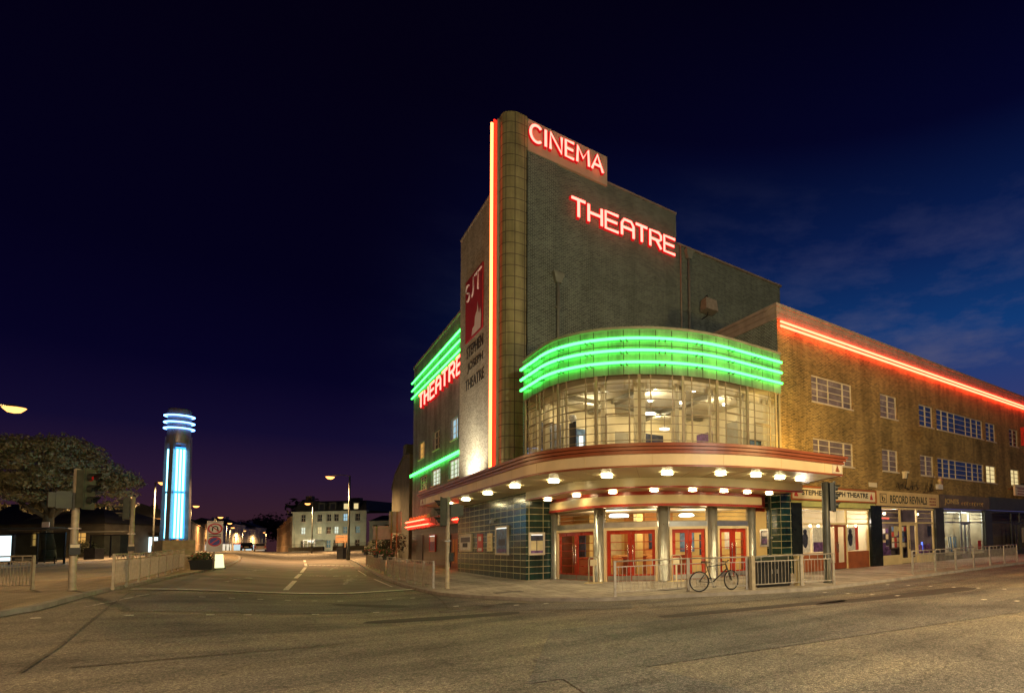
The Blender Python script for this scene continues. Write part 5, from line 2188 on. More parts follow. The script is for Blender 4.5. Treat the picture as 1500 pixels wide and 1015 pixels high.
for i, (x, lab) in enumerate([(35.2, 'rail of mixed clothes left of the clothes shop door'), (36.9, 'rail of mixed clothes right of the clothes shop door')]):
    t = empty('clothes_rail', lab, 'clothes rail', (x, 20.3, .03))
    m = MB()
    m.tube([(-.8, 0, 0), (-.8, 0, 1.6), (.8, 0, 1.6), (.8, 0, 0)], .02, 6)
    m.build('frame', 'steel', t)
    m = MB()
    for k in range(13):
        xx = -.7 + k * .115
        L_ = random.uniform(.75, 1.1)
        m.mesh([(xx - .02, -.2, 1.5), (xx + .03, -.2, 1.5), (xx + .03, .2, 1.5), (xx - .02, .2, 1.5), (xx - .04, -.26, 1.5 - L_), (xx + .05, -.26, 1.5 - L_), (xx + .05, .26, 1.5 - L_), (xx - .04, .26, 1.5 - L_)],
               [(0, 1, 5, 4), (1, 2, 6, 5), (2, 3, 7, 6), (3, 0, 4, 7), (0, 1, 2, 3)], random.randrange(5))
    m.build('garments', ['dress_white', 'poster_dark', 'poster_blue', 'sign_tan', 'panel_grey'], t)
for i, (a, b, c, d, mt, lab) in enumerate([(26.35, 26.75, .75, 1.3, 'poster_purple', 'small purple bill low in the left window of the record shop'), (27.6, 28.0, 1.7, 2.25, 'poster_cream', 'cream bill high in the left window of the record shop'),
                                           (31.3, 31.75, 1.6, 2.25, 'poster_dark', 'dark bill high in the right window of the record shop'), (38.0, 38.5, .6, 1.2, 'poster_red', 'red bill in the corner of the clothes shop window'),
                                           (45.6, 46.5, .9, 2.1, 'poster_cream', 'cream bill in the unlit shop window')]):
    m = MB()
    RW.box(m, a, b, c, d, -.205, -.197)
    tag(m.build('window_poster', mt), lab, 'poster', 'window posters')


def dress_form(x, y, h, lab):
    t = empty('dress_form', lab, 'dress form', (x, y, .03), group='dresses in the clothes shop window')
    m = MB()
    m.lathe([(.34, .45), (.30, .75), (.17, 1.02), (.20, 1.2), (.17, 1.38), (.06, 1.44)], (0, 0, 0), 12)
    m.build('dress', 'dress_white', t)
    m = MB()
    m.tube([(0, 0, 0), (0, 0, .5)], .02, 6)
    m.lathe([(.18, 0), (.18, .02), (.03, .03)], (0, 0, 0), 12)
    m.lathe([(.05, 1.43), (.05, 1.5), (.02, 1.54)], (0, 0, 0), 10)
    m.build('stand', 'black_metal', t)


dress_form(33.8, 19.3, 1, 'leftmost white dress form in the clothes shop window')
dress_form(34.7, 19.5, 1, 'second white dress form, between the leftmost one and the shop door')
dress_form(37.7, 19.3, 1, 'single white dress form right of the clothes shop door')

# things seen up in the bay room
t = empty('pull_up_banner', 'tall dark banner with a pale head behind the second window of the bay', 'banner', (9.95, 23.1, 4.98))
mb = MB()
mb.box(-.02, .02, -.33, .33, .05, 2.0)
mb.build('banner_sheet', 'poster_dark', t)
mb = MB()
mb.lathe([(.02, -.19), (.13, -.12), (.17, .02), (.13, .15), (.03, .2)], (0, .0, 1.75 + .4), 12)
mb.build('banner_head', 'poster_white', t)
mb = MB()
mb.box(-.12, .12, -.36, .36, 0, .06)
mb.build('stand', 'black_metal', t)
t = empty('floor_lamp', 'slim glowing floor lamp beside the dark banner in the bay', 'lamp', (9.95, 22.25, 4.98))
mb = MB()
mb.tube([(0, 0, .55), (0, 0, 1.25)], .09, 8)
mb.build('lamp_shade', 'lit_case', t)
mb = MB()
mb.tube([(0, 0, 0), (0, 0, .55)], .02, 6)
mb.lathe([(.15, 0), (.15, .02), (.02, .03)], (0, 0, 0), 10)
mb.build('stem', 'black_metal', t)
for x, y, w_, h, z, mt, lab, ang in [(9.75, 25.6, .9, 1.25, 5.7, 'poster_dark', 'dark framed poster hanging in the left end of the bay', PI / 2),
                                     (15.9, 20.6, 1.5, .9, 5.2, 'poster_blue', 'dark blue display board with a white scrawl in the bay', .0),
                                     (17.55, 19.6, .7, 1.3, 5.1, 'poster_blue', 'narrow blue display board at the right end of the bay', .0)]:
    t = empty('display_board', lab, 'board', (x, y, z), ang)
    m = MB()
    m.box(-w_ / 2, w_ / 2, -.02, .02, 0, h)
    m.build('board', mt, t)
    m = MB()
    m.box(-w_ / 2 - .03, w_ / 2 + .03, -.03, .03, h, h + .04)
    m.bar((-w_ / 2, 0, -z + 4.98), (-w_ / 2, 0, h), .04, .04)
    m.bar((w_ / 2, 0, -z + 4.98), (w_ / 2, 0, h), .04, .04)
    m.build('frame', 'black_metal', t)
    if 'scrawl' in lab:
        m = MB()
        m.tube([(-.4, -.035, .35), (-.2, -.035, .6), (-.1, -.035, .3), (.05, -.035, .65), (.2, -.035, .25), (.42, -.035, .5)], .035, 5)
        m.build('chalk_mark', 'poster_white', t)
    if ang:
        m = MB()
        m.box(-.25, .1, -.035, -.022, .3, .95)
        m.box(-.25, .1, .022, .035, .3, .95)
        m.build('poster_print', 'poster_white', t)

# ================================================================== STREET FURNITURE
ORD = ['first', 'second', 'third', 'fourth', 'fifth', 'sixth', 'seventh', 'eighth', 'ninth']


def guard_rail(p, q, lab, group, h=1.08, mat='galv_warm', post=.06, last=True):
    L = math.hypot(q[0] - p[0], q[1] - p[1])
    z = gz(*p)
    t = empty('guard_rail', lab, 'railing', (p[0], p[1], z), math.atan2(q[1] - p[1], q[0] - p[0]), group)
    dz = gz(*q) - z
    m = MB()
    m.tube([(0, 0, h), (L, 0, h + dz)], .024, 7)
    m.build('top_rail', mat, t)
    for nm, zz in (('middle_rail', h - .17), ('bottom_rail', .14)):
        m = MB()
        m.bar((0, 0, zz), (L, 0, zz + dz), .03, .03)
        m.build(nm, mat, t)
    m = MB()
    n = max(3, int(L / .125))
    for k in range(1, n):
        x = L * k / n
        zz = dz * k / n
        m.bar((x, 0, .14 + zz), (x, 0, h - .17 + zz), .013, .013)
    for k in range(1, 4):
        x = L * k / 4
        m.bar((x, 0, h - .17 + dz * k / 4), (x, 0, h + dz * k / 4), .02, .02)
    m.build('spindles', mat, t)
    for x, zz in ((.02, 0), (L - .02, dz)):
        m = MB()
        m.box(x - post / 2, x + post / 2, -post / 2, post / 2, zz - .04, zz + h + .02)
        m.box(x - post * .7, x + post * .7, -post * .7, post * .7, zz - .01, zz + .03)
        m.build('post', mat, t)
    return t


def rail_run(P, step, labf, group, **k):
    pts = [P[0]]
    for a, b in zip(P[:-1], P[1:]):
        L = math.hypot(b[0] - a[0], b[1] - a[1])
        n = max(1, round(L / step))
        pts += [(a[0] + (b[0] - a[0]) * i / n, a[1] + (b[1] - a[1]) * i / n) for i in range(1, n + 1)]
    for i, (a, b) in enumerate(zip(pts[:-1], pts[1:])):
        guard_rail(a, b, labf(i), group, **k)


GR = 'pedestrian guard rails'
rail_run([(8.03, 15.62), (10.42, 15.1), (12.0, 13.95), (14.0, 13.35), (15.15, 12.85)], 2.8,
         lambda i: ['railing panel in front of the entrance doors at the left end of the corner row', 'railing panel that the bicycle leans on', 'railing panel in front of the dark cabinet',
                    'short railing panel around the dark signal pole right of the cabinet'][i], GR, mat='galv', post=.07)
rail_run([(20.6, 13.1), (24.6, 13.25), (28.6, 13.45), (32.6, 13.7)], 2.0,
         lambda i: ORD[i] + ' railing panel from the left in the row before the far right shops', GR, mat='galv', h=1.0)
rail_run([(5.11, 25.3), (5.2, 37.0)], 2.0,
         lambda i: ORD[i] + ' railing panel from the corner in the nearer row by the tiled wall', GR, mat='galv', post=.07)
rail_run([(5.35, 39.0), (5.95, 52.0)], 2.2,
         lambda i: ORD[i] + ' railing panel of the farther side street row that carries flower boxes', GR, mat='galv', post=.07)
rail_run([(-3.48, 26.72), (-3.2, 43.7)], 2.1,
         lambda i: ORD[i] + ' railing panel from the near end of the row towards the blue pylon', GR)
rail_run([(-5.41, 28.76), (-7.8, 31.6)], 1.9,
         lambda i: ORD[i] + ' railing panel left of the big traffic signal at the edge of the picture', GR)
mb = MB()
mb.box(13.9, 14.18, 13.42, 13.62, 0, 1.0)
mb.box(13.88, 14.2, 13.40, 13.64, 1.0, 1.05)
tag(mb.build('square_post', 'shop_cream'), 'thick square cream post between the cabinet and the dark signal pole', 'post')
mb = MB()
mb.box(11.95, 12.1, 13.66, 13.8, 0, 1.08)
mb.box(11.94, 12.11, 13.65, 13.81, 1.08, 1.11)
tag(mb.build('square_post', 'galv_warm'), 'slim square grey post between the bicycle and the cabinet', 'post')

# dark cabinet with domed lid
t = empty('street_cabinet', 'black street cabinet with a low domed lid behind the railings', 'cabinet', (13.35, 14.3, 0), -.25)
mb = MB()
mb.box(-.66, .66, -.34, .34, .04, .93)
mb.box(-.62, .62, -.31, .31, 0, .05)
mb.build('body', 'black_metal', t)
mb = MB()
sec = [(-.72, .93), (-.72, .97), (-.4, 1.05), (0, 1.08), (.4, 1.05), (.72, .97), (.72, .93)]
mb.mesh([(x, y, z) for y in (-.40, .40) for x, z in sec], [(i, i + 1, i + 8, i + 7) for i in range(6)] + [tuple(range(7)), tuple(range(13, 6, -1)), (0, 7, 13, 6)])
mb.build('lid', 'dark_green_metal', t)
for s_ in (-1, 1):
    mb = MB()
    mb.box(s_ * .33 - .29, s_ * .33 + .29, -.352, -.34, .1, .88)
    d = mb.build('door', 'black_metal', t)
    mb = MB()
    mb.box(s_ * .1 - .02, s_ * .1 + .02, -.375, -.352, .45, .6)
    mb.build('handle', 'steel', d)


# ---- traffic signals
def signal_pole(name_lab, x, y, h, r, mat, heads, button=None, box=None):
    z = gz(x, y)
    t = empty('traffic_signal', name_lab, 'traffic signal', (x, y, z), 0, 'traffic signals at the junction')
    m = MB()
    m.lathe([(r * 1.25, 0), (r * 1.25, .03), (r, .05), (r, h * .45), (r * .92, h), (r * .5, h + .02)], (0, 0, 0), 14)
    m.build('pole', mat, t)
    for (ang, off, zc, sc) in heads:
        c, s_ = math.cos(ang), math.sin(ang)
        T = lambda u, v, w: (c * u - s_ * v, s_ * u + c * v, w)   # u = facing direction
        m = MB()
        pts = [T(off + a, b, zc + d) for d in (-.52 * sc, .52 * sc) for a, b in [(0, -.17), (.21, -.17), (.21, .17), (0, .17)]]
        m.mesh(pts, [(0, 1, 5, 4), (1, 2, 6, 5), (2, 3, 7, 6), (3, 0, 4, 7), (4, 5, 6, 7), (3, 2, 1, 0)])
        pts = [T(off + a, b, zc + d) for d in (-.56 * sc, .56 * sc) for a, b in [(.175, -.21), (.20, -.21), (.20, .21), (.175, .21)]]
        m.mesh(pts, [(0, 1, 5, 4), (1, 2, 6, 5), (2, 3, 7, 6), (3, 0, 4, 7), (4, 5, 6, 7), (3, 2, 1, 0)])
        m.bar(T(0, 0, zc + .3), T(off + .02, 0, zc + .3), .06, .06)
        m.bar(T(0, 0, zc - .3), T(off + .02, 0, zc - .3), .06, .06)
        hd = m.build('signal_head', 'signal_back' if mat == 'galv_warm' else 'signal_black', t)
        for k in range(3):
            zz = zc + (.32 - .32 * k) * sc
            m = MB()
            ring = [2 * PI * j / 14 for j in range(14)]
            # hood: open tube longer at the top
            v0 = [T(off + .20, .13 * math.cos(a), zz + .13 * math.sin(a)) for a in ring]
            v1 = [T(off + .20 + .12 + .14 * max(0, math.sin(a)), .125 * math.cos(a), zz + .125 * math.sin(a)) for a in ring]
            m.mesh(v0 + v1, [(j, (j + 1) % 14, 14 + (j + 1) % 14, 14 + j) for j in range(14) if math.sin(ring[j]) > -.75], 0, True)
            m.build('visor', 'signal_black', hd)
            m = MB()
            m.mesh([T(off + .215, .11 * math.cos(a), zz + .11 * math.sin(a)) for a in ring], [tuple(range(14))])
            m.build('lens', 'signal_red' if k == 0 else 'pane_dark', hd)
    if box:
        ang, off, zc = box
        c, s_ = math.cos(ang), math.sin(ang)
        T = lambda u, v, w: (c * u - s_ * v, s_ * u + c * v, w)
        m = MB()
        for (a0, a1, b, d) in [(off, off + .30, .2, .26), (off + .30, off + .44, .17, .22)]:
            pts = [T(a, bb, zc + dd) for dd in (-d, d) for a, bb in [(a0, -b), (a1, -b), (a1, b), (a0, b)]]
            m.mesh(pts, [(0, 1, 5, 4), (1, 2, 6, 5), (2, 3, 7, 6), (3, 0, 4, 7), (4, 5, 6, 7), (3, 2, 1, 0)])
        m.bar(T(0, 0, zc), T(off, 0, zc), .05, .05)
        m.build('pedestrian_signal', 'signal_back', t)
    if button:
        ang, zc = button
        c, s_ = math.cos(ang), math.sin(ang)
        T = lambda u, v, w: (c * u - s_ * v, s_ * u + c * v, w)
        m = MB()
        pts = [T(a, bb, zc + dd) for dd in (-.17, .17) for a, bb in [(r * .8, -.11), (r + .12, -.11), (r + .12, .11), (r * .8, .11)]]
        m.mesh(pts, [(0, 1, 5, 4), (1, 2, 6, 5), (2, 3, 7, 6), (3, 0, 4, 7), (4, 5, 6, 7), (3, 2, 1, 0)])
        b = m.build('push_button', 'signal_black', t)
        m = MB()
        m.mesh([T(r + .123, bb, zc + dd) for bb, dd in [(-.09, .05), (.09, .05), (.09, .15), (-.09, .15)]], [(0, 1, 2, 3)])
        m.build('instruction_plate', 'sign_cream', b)
        m = MB()
        m.box(-r - .03, r + .03, -r - .03, r + .03, zc + .62, zc + .66)
        m.build('band', 'steel', t)
    return t


RIGHT = math.atan2(-.673, .739)      # away to the right, as seen from the road
LEFTA = RIGHT + PI
TOCAM = math.atan2(-26.6, 4.3)
signal_pole('tall grey pole with signal head and push button on the left island, lit orange', -4.28, 26.64, 3.72, .082, 'galv_warm',
            [(-.45, .10, 3.1, 1.12)], (TOCAM + .1, 1.25), (PI + .25, .10, 2.75))
signal_pole('grey signal pole behind the railings by the blue pylon', -4.64, 39.58, 3.65, .085, 'galv_warm', [(PI + .05, .09, 3.1, 1.0)], (TOCAM, 1.25), None)
signal_pole('grey signal pole at the corner before the dark tiled wall', 5.44, 24.56, 3.62, .075, 'galv_warm', [(PI - .35, .04, 3.05, 1.05)], (TOCAM + 1.5, 1.25), (-.1, .08, 3.1))
signal_pole('thick dark signal pole before the theatre shop sign', 15.49, 13.44, 3.72, .15, 'pole_dark', [(RIGHT + .1, .14, 3.18, 1.0)], None, None)

# ---- bicycle
a_ = math.atan2(14.22 - 14.62, 11.62 - 10.52)
bk = empty('bicycle', 'black bicycle leaning on the railings before the entrance', 'bicycle', (10.52, 14.62, 0), a_)
bk.rotation_euler = (math.radians(-5), 0, a_)
WB, WR = 1.10, .335


def bike_wheel(x, steer, lab=None):
    m = MB()
    c, s_ = math.cos(steer), math.sin(steer)
    P = lambda rr, t, yy=0: (x + c * rr * math.cos(t) - s_ * yy, s_ * rr * math.cos(t) + c * yy, WR + rr * math.sin(t))
    m.tube([P(WR - .02, 2 * PI * k / 36) for k in range(36)], .022, 7, closed=True)
    w = m.build('wheel', 'tyre', bk)
    m = MB()
    m.tube([P(WR - .05, 2 * PI * k / 36) for k in range(36)], .011, 5, closed=True)
    for k in range(16):
        t = 2 * PI * k / 16
        m.tube([P(.02, t + 1.0), P(WR - .05, t)], .0022, 3)
    m.tube([P(0, 0, -.05), P(0, 0, .05)], .02, 8)
    m.build('rim', 'steel', w)
    m = MB()
    m.tube([P(.08, 2 * PI * k / 20, .035) for k in range(20)], .010, 4, closed=True)
    m.build('brake_disc', 'steel', w)


bike_wheel(0, 0)
bike_wheel(WB, .45)
BB, SEAT, HEAD, HB = (.44, 0, .28), (.28, 0, .80), (.93, 0, .86), (.97, 0, .72)
mb = MB()
for p, q, r in [(BB, SEAT, .017), (SEAT, HEAD, .017), (BB, HB, .021), ((0, .05, WR), (.31, .02, .70), .010), ((0, -.05, WR), (.31, -.02, .70), .010),
                ((0, .05, WR), BB, .011), ((0, -.05, WR), BB, .011), (HEAD, HB, .024)]:
    mb.tube([p, q], r, 7)
fr = mb.build('frame', 'bike_frame', bk)
mb = MB()
for s_ in (-.05, .05):
    mb.tube([(WB, s_, WR), (1.0, s_ * .9, .66), (.965, s_ * .3, .74)], .014, 6)
mb.build('fork', 'bike_frame', bk)
mb = MB()
mb.tube([SEAT, (.25, 0, .93)], .013, 6)
mb.mesh([(.10, -.075, .94), (.10, .075, .94), (.26, .03, .945), (.40, .015, .94), (.40, -.015, .94), (.26, -.03, .945),
         (.10, -.07, .99), (.10, .07, .99), (.26, .03, .985), (.40, .012, .97), (.40, -.012, .97), (.26, -.03, .985)],
        [(0, 1, 2, 3, 4, 5), (6, 7, 8, 9, 10, 11), (0, 1, 7, 6), (1, 2, 8, 7), (2, 3, 9, 8), (3, 4, 10, 9), (4, 5, 11, 10), (5, 0, 6, 11)])
mb.build('saddle', 'tyre', bk)
mb = MB()
mb.tube([HEAD, (.92, 0, .93), (.99, 0, .95)], .016, 6)
mb.tube([(.93, -.30, .97), (.98, -.12, .95), (.99, 0, .95), (.98, .12, .95), (.93, .30, .97)], .014, 6)
hbar = mb.build('handlebar', 'bike_frame', bk)
mb = MB()
for s_ in (-1, 1):
    mb.tube([(.93, s_ * .22, .965), (.925, s_ * .33, .972)], .02, 6)
mb.build('grip', 'tyre', hbar)
mb = MB()
mb.tube([(BB[0] + .09 * math.cos(t), .045, BB[2] + .09 * math.sin(t)) for t in [2 * PI * k / 18 for k in range(18)]], .01, 5, closed=True)
mb.tube([(BB[0], -.06, BB[2]), (BB[0], .06, BB[2])], .022, 8)
mb.bar((BB[0], .06, BB[2]), (BB[0] + .10, .07, BB[2] - .14), .02, .025)
mb.bar((BB[0], -.06, BB[2]), (BB[0] - .10, -.07, BB[2] + .14), .02, .025)
mb.tube([(BB[0], .045, BB[2] + .09), (0, .04, WR + .04)], .006, 4)
mb.tube([(BB[0], .045, BB[2] - .09), (0, .04, WR - .04)], .006, 4)
cr_ = mb.build('crankset', 'steel', bk)
mb = MB()
mb.box(BB[0] + .05, BB[0] + .15, .07, .16, BB[2] - .155, BB[2] - .13)
mb.box(BB[0] - .15, BB[0] - .05, -.16, -.07, BB[2] + .13, BB[2] + .155)
mb.build('pedal', 'tyre', cr_)


# ---- hoop stands by the doors
def hoop(x, y, rz, lab):
    t = empty('hoop_stand', lab, 'stand', (x, y, 0), rz, 'cream hoop stands by the entrance columns')
    m = MB()
    m.tube([(-.22, 0, .04), (-.22, 0, .98), (-.16, 0, 1.08), (.16, 0, 1.08), (.22, 0, .98), (.22, 0, .04)], .028, 7)
    m.build('hoop', 'galv_warm', t)
    m = MB()
    m.box(-.36, .36, -.10, .10, 0, .035)
    m.build('base', 'shop_cream', t)
    m = MB()
    m.box(-.13, .13, -.05, .05, .72, .98)
    m.bar((0, 0, .03), (0, 0, .72), .05, .05)
    m.build('holder', 'sign_cream', t)


hoop(10.25, 21.75, -.9, 'cream hoop stand beside the column left of the second door pair')
hoop(12.75, 19.35, -.35, 'cream hoop stand beside the column right of the second door pair')

# ---- neon pylon
px_, py_ = -5.36, 65.97
pz = gz(px_, py_)
py = empty('neon_pylon', 'tall blue neon pylon with glowing rings near its top', 'pylon', (px_, py_, pz), .35)
mb = MB()
mb.box(-1.3, 1.3, -1.3, 1.3, 0, .55)
mb.box(-.95, .95, -.95, .95, .55, 1.6)
mb.build('plinth', 'block_stone', py)
mb = MB()
for a in [PI / 4 + PI / 2 * k for k in range(4)]:
    mb.bar((.80 * math.cos(a), .80 * math.sin(a), 1.6), (.68 * math.cos(a), .68 * math.sin(a), 10.2), .27, .27, up=(math.cos(a), math.sin(a), 0))
mb.build('upright', 'pylon_steel', py)
mb = MB()
mb.lathe([(.68, 9.6), (.70, 9.7), (.70, 12.4), (.66, 12.5), (.2, 12.55)], (0, 0, 0), 28)
mb.build('drum', 'pylon_steel', py)
for z in (11.9, 11.35, 10.85):
    m = MB()
    m.tube([(.87 * math.cos(t), .87 * math.sin(t), z) for t in [2 * PI * k / 40 for k in range(40)]], .055, 7, closed=True)
    m.build('neon_ring', 'neon_blue', py)
mb = MB()
for k in range(8):
    t = 2 * PI * k / 8 + .2
    for z in (11.9, 11.35, 10.85):
        mb.bar((.7 * math.cos(t), .7 * math.sin(t), z), (.85 * math.cos(t), .85 * math.sin(t), z), .04, .04)
mb.build('ring_bracket', 'steel', py)
for k in range(4):
    a = PI / 2 * k
    c, s_ = math.cos(a), math.sin(a)
    T = lambda u, v, z: (c * u - s_ * v, s_ * u + c * v, z)
    mb = MB()
    for z0, z1 in ((1.75, 5.5), (5.6, 9.3)):
        mb.mesh([T(.46, v, z) for v, z in [(-.34, z0), (.34, z0), (.34, z1), (-.34, z1)]], [(0, 1, 2, 3)])
    p = mb.build('light_panel', 'tube_blue', py)
    mb = MB()
    for v in (-.2, 0, .2):
        for z0, z1 in ((1.8, 5.45), (5.65, 9.1)):
            mb.tube([T(.53, v, z0), T(.53, v, z1)], .06, 6)
    mb.build('neon_tube', 'tube_cyan', p)
# low block wall round the pylon, and the planters
for (x0, y0, x1, y1, lab) in [(-3.9, 44.2, -2.9, 46.2, 'low pale block beside the end of the railings'), (-3.6, 47, -2.7, 49, 'low pale block in front of the pylon plinth')]:
    mb = MB()
    z = gz((x0 + x1) / 2, (y0 + y1) / 2)
    mb.box(x0, x1, y0, y1, z - .05, z + .62)
    mb.box(x0 - .04, x1 + .04, y0 - .04, y1 + .04, z + .62, z + .70)
    tag(mb.build('stone_block', 'block_stone'), lab, 'block')


def leaf_cloud(m, cx, cy_, cz, rx, ry, rz_, n, size, mi=0, shell=.55):
    for _ in range(n):
        while True:
            u, v, w = random.uniform(-1, 1), random.uniform(-1, 1), random.uniform(-1, 1)
            d = u * u + v * v + w * w
            if shell * shell < d < 1:
                break
        c = Vector((cx + u * rx, cy_ + v * ry, cz + w * rz_))
        nrm = Vector((u + random.uniform(-.7, .7), v + random.uniform(-.7, .7), w + .5 + random.uniform(-.6, .6))).normalized()
        a = nrm.orthogonal().normalized()
        a.rotate(Matrix.Rotation(random.uniform(0, 6.28), 3, nrm))
        b = nrm.cross(a)
        s_ = size * random.uniform(.6, 1.3)
        m.mesh([c - a * s_, c + b * s_ * .45, c + a * s_, c - b * s_ * .45], [(0, 1, 2, 3)], mi)


def planter(x, y, w, lab, h=.55, fl='flower_red'):
    z = gz(x, y)
    t = empty('flower_planter', lab, 'planter', (x, y, z))
    m = MB()
    m.mesh([(-w * .42, -w * .3, 0), (w * .42, -w * .3, 0), (w * .42, w * .3, 0), (-w * .42, w * .3, 0), (-w * .5, -w * .36, h), (w * .5, -w * .36, h), (w * .5, w * .36, h), (-w * .5, w * .36, h)],
           [(0, 1, 5, 4), (1, 2, 6, 5), (2, 3, 7, 6), (3, 0, 4, 7), (4, 5, 6, 7), (3, 2, 1, 0)])
    m.box(-w * .53, w * .53, -w * .39, w * .39, h - .06, h)
    m.build('tub', 'planter', t)
    m = MB()
    leaf_cloud(m, 0, 0, h + .16, w * .58, w * .42, .30, 420, .075, 0, .2)
    m.build('foliage', 'leaf_planter', t)
    m = MB()
    leaf_cloud(m, 0, -.1, h + .2, w * .56, w * .42, .30, 60, .05, 0, .6)
    m.build('flowers', fl, t)


planter(-2.45, 43.0, .95, 'dark tub of mixed red flowers beside the no U-turn sign')


def rail_basket(x, y, lab, fl):
    z = gz(x, y) + 1.0
    t = empty('flower_basket', lab, 'flower box', (x, y, z), group='flower boxes on the side street railings')
    m = MB()
    m.box(-.16, .16, -.7, .7, -.12, .12)
    m.build('trough', 'planter', t)
    m = MB()
    leaf_cloud(m, 0, 0, .22, .34, .85, .30, 380, .07, 0, .2)
    m.build('foliage', 'leaf_planter', t)
    m = MB()
    leaf_cloud(m, 0, -.1, .26, .34, .85, .28, 50, .06, 0, .6)
    m.build('flowers', fl, t)


rail_basket(5.35, 37.9, 'flower box nearest the corner on the side street railings', 'flower_pink')
rail_basket(5.6, 43.5, 'middle flower box on the side street railings', 'flower_red')
rail_basket(5.95, 51.5, 'farthest flower box on the side street railings', 'flower_pink')

# ---- no U-turn sign and bollard
sx_, sy_ = -1.96, 42.56
sz = gz(sx_, sy_)
FACE = math.atan2(-sy_, -sx_)
t = empty('road_sign', 'white sign board with a red ring, black U-turn arrow and a blue disc', 'road sign', (sx_, sy_, sz), FACE + PI / 2 + .15)
mb = MB()
mb.tube([(0, .05, 0), (0, .05, 2.85)], .04, 8)
mb.build('pole', 'galv', t)
mb = MB()
mb.box(-.32, .32, -.012, .012, 1.02, 2.14)
mb.box(-.32, .32, -.012, .012, 2.16, 2.72)
mb.build('board', 'white_sheet', t)


def disc(m, cx, cz, r0, r1, y, n=28, mi=0):
    v = [(cx + r * math.cos(2 * PI * k / n), y, cz + r * math.sin(2 * PI * k / n)) for r in (r0, r1) for k in range(n)]
    m.mesh(v, [(k, (k + 1) % n, n + (k + 1) % n, n + k) for k in range(n)], mi)


mb = MB()
disc(mb, 0, 2.30, .225, .30, -.016)
disc(mb, 0, 1.60, .20, .27, -.016)
mb.bar((-.15, -.017, 1.45), (.15, -.017, 1.75), .004, .055)
mb.bar((-.19, -.019, 2.49), (.19, -.019, 2.11), .004, .045)
mb.build('red_ring', 'sign_red', t)
mb = MB()
disc(mb, 0, 1.60, .0, .205, -.015)
mb.build('blue_disc', 'sign_blue', t)
mb = MB()
pts = [(-.10, -.018, 2.18), (-.10, -.018, 2.34)] + [(.10 * math.cos(a), -.018, 2.34 + .09 * math.sin(a)) for a in [PI - PI * k / 8 for k in range(9)]] + [(.10, -.018, 2.25)]
mb.tube(pts, .028, 5)
mb.mesh([(.03, -.02, 2.25), (.17, -.02, 2.25), (.10, -.02, 2.14)], [(0, 1, 2)])
for k in range(2):
    mb.box(-.24, .24, -.016, -.013, 1.98 - .09 * k - .025, 1.98 - .09 * k + .025)
mb.build('black_marks', 'sign_text', t)
mb = MB()
mb.box(-.30, .30, -.016, -.013, 2.62, 2.69)
mb.build('top_plate', 'sign_back', t)
bx, by = -1.88, 45.2
t = empty('keep_left_bollard', 'glowing yellow tapered bollard beside the no U-turn sign', 'bollard', (bx, by, gz(bx, by)), FACE + PI / 2)
mb = MB()
mb.mesh([(-.24, -.14, .06), (.24, -.14, .06), (.24, .14, .06), (-.24, .14, .06), (-.17, -.10, .86), (.17, -.10, .86), (.17, .10, .86), (-.17, .10, .86)],
        [(0, 1, 5, 4), (1, 2, 6, 5), (2, 3, 7, 6), (3, 0, 4, 7), (4, 5, 6, 7)])
mb.build('shell', 'bollard_yellow', t)
mb = MB()
mb.box(-.30, .30, -.2, .2, 0, .06)
mb.build('base', 'planter', t)


# ---- street lamps
def street_lamp(x, y, z_lamp, ang, arm, lab, pr=.07, energy=E_STREET, r=.38, col=SODIUM, omni=False):
    z = gz(x, y)
    t = empty('street_lamp', lab, 'street lamp', (x, y, z), ang, 'sodium street lamps')
    h = z_lamp - z
    m = MB()
    m.lathe([(pr * 1.6, 0), (pr * 1.6, 1.1), (pr, 1.25), (pr * .7, h + .1)], (0, 0, 0), 10)
    m.build('column', 'pole_dark', t)
    m = MB()
    m.tube([(0, 0, h + .05), (arm * .4, 0, h + .2), (arm * .97, 0, h + .15)], .035, 6)
    m.build('arm', 'pole_dark', t)
    m = MB()
    m.lathe([(.05, .16), (.16, .12), (.22, .04), (.21, .02), (.17, .02)], (arm, 0, h), 14)
    ln = m.build('lantern', 'pole_dark', t)
    m = MB()
    m.lathe([(.02, -r * .62), (r * .55, -r * .5), (r * .9, -r * .1), (r, .03)], (arm, 0, h), 14)
    m.build('bulb', 'lamp_glow', ln)
    point_light('lamp_light', (arm, 0, h - .5), energy, col, .35, ln, None, None if omni else 176)
    return t


CL = math.atan2(.673, -.739)     # to the left across the view
CRt = math.atan2(-.673, .739)
street_lamp(6.38, 68.86, 9.0, CL, 2.0, 'tall lamp on a dark column right of the side street, seen over the old hotel', .10, energy=8000)
street_lamp(5.06 + .6, 110.7, 8.95, CL, .8, 'lamp that glows right at the roof corner of the old hotel', energy=10000)
street_lamp(-8.66 - .8, 41.88 + .7, 8.55, CRt, 1.05, 'nearest lamp, cut by the left edge of the picture above the big tree', energy=2600, r=.36, omni=True)
street_lamp(-7.68 - .5, 81.63 + .5, 8.8, CRt, .8, 'lamp glowing just left of the blue pylon')
street_lamp(-7.89 - .5, 122.5, 8.9, CRt, .8, 'lamp glowing just right of the blue pylon')
street_lamp(-6.78 - .5, 162.1, 9.0, CRt, .8, 'lamp glowing above the no U-turn sign', r=.44)
street_lamp(-6.45 - .5, 195.7, 9.0, CRt, .8, 'lamp just right of and below the one over the no U-turn sign', r=.46)
street_lamp(-7.4, 230.0, 9.0, CRt, .8, 'small lamp over the far shop row, third in line from the no U-turn sign', r=.46)
street_lamp(-5.5, 273.0, 9.2, CRt, .8, 'small lamp over the far shop row, left of the farthest lamp', r=.38)
street_lamp(.9, 297.6, 9.2, CL, .8, 'farthest lamp, low over the parked pale car', r=.4)

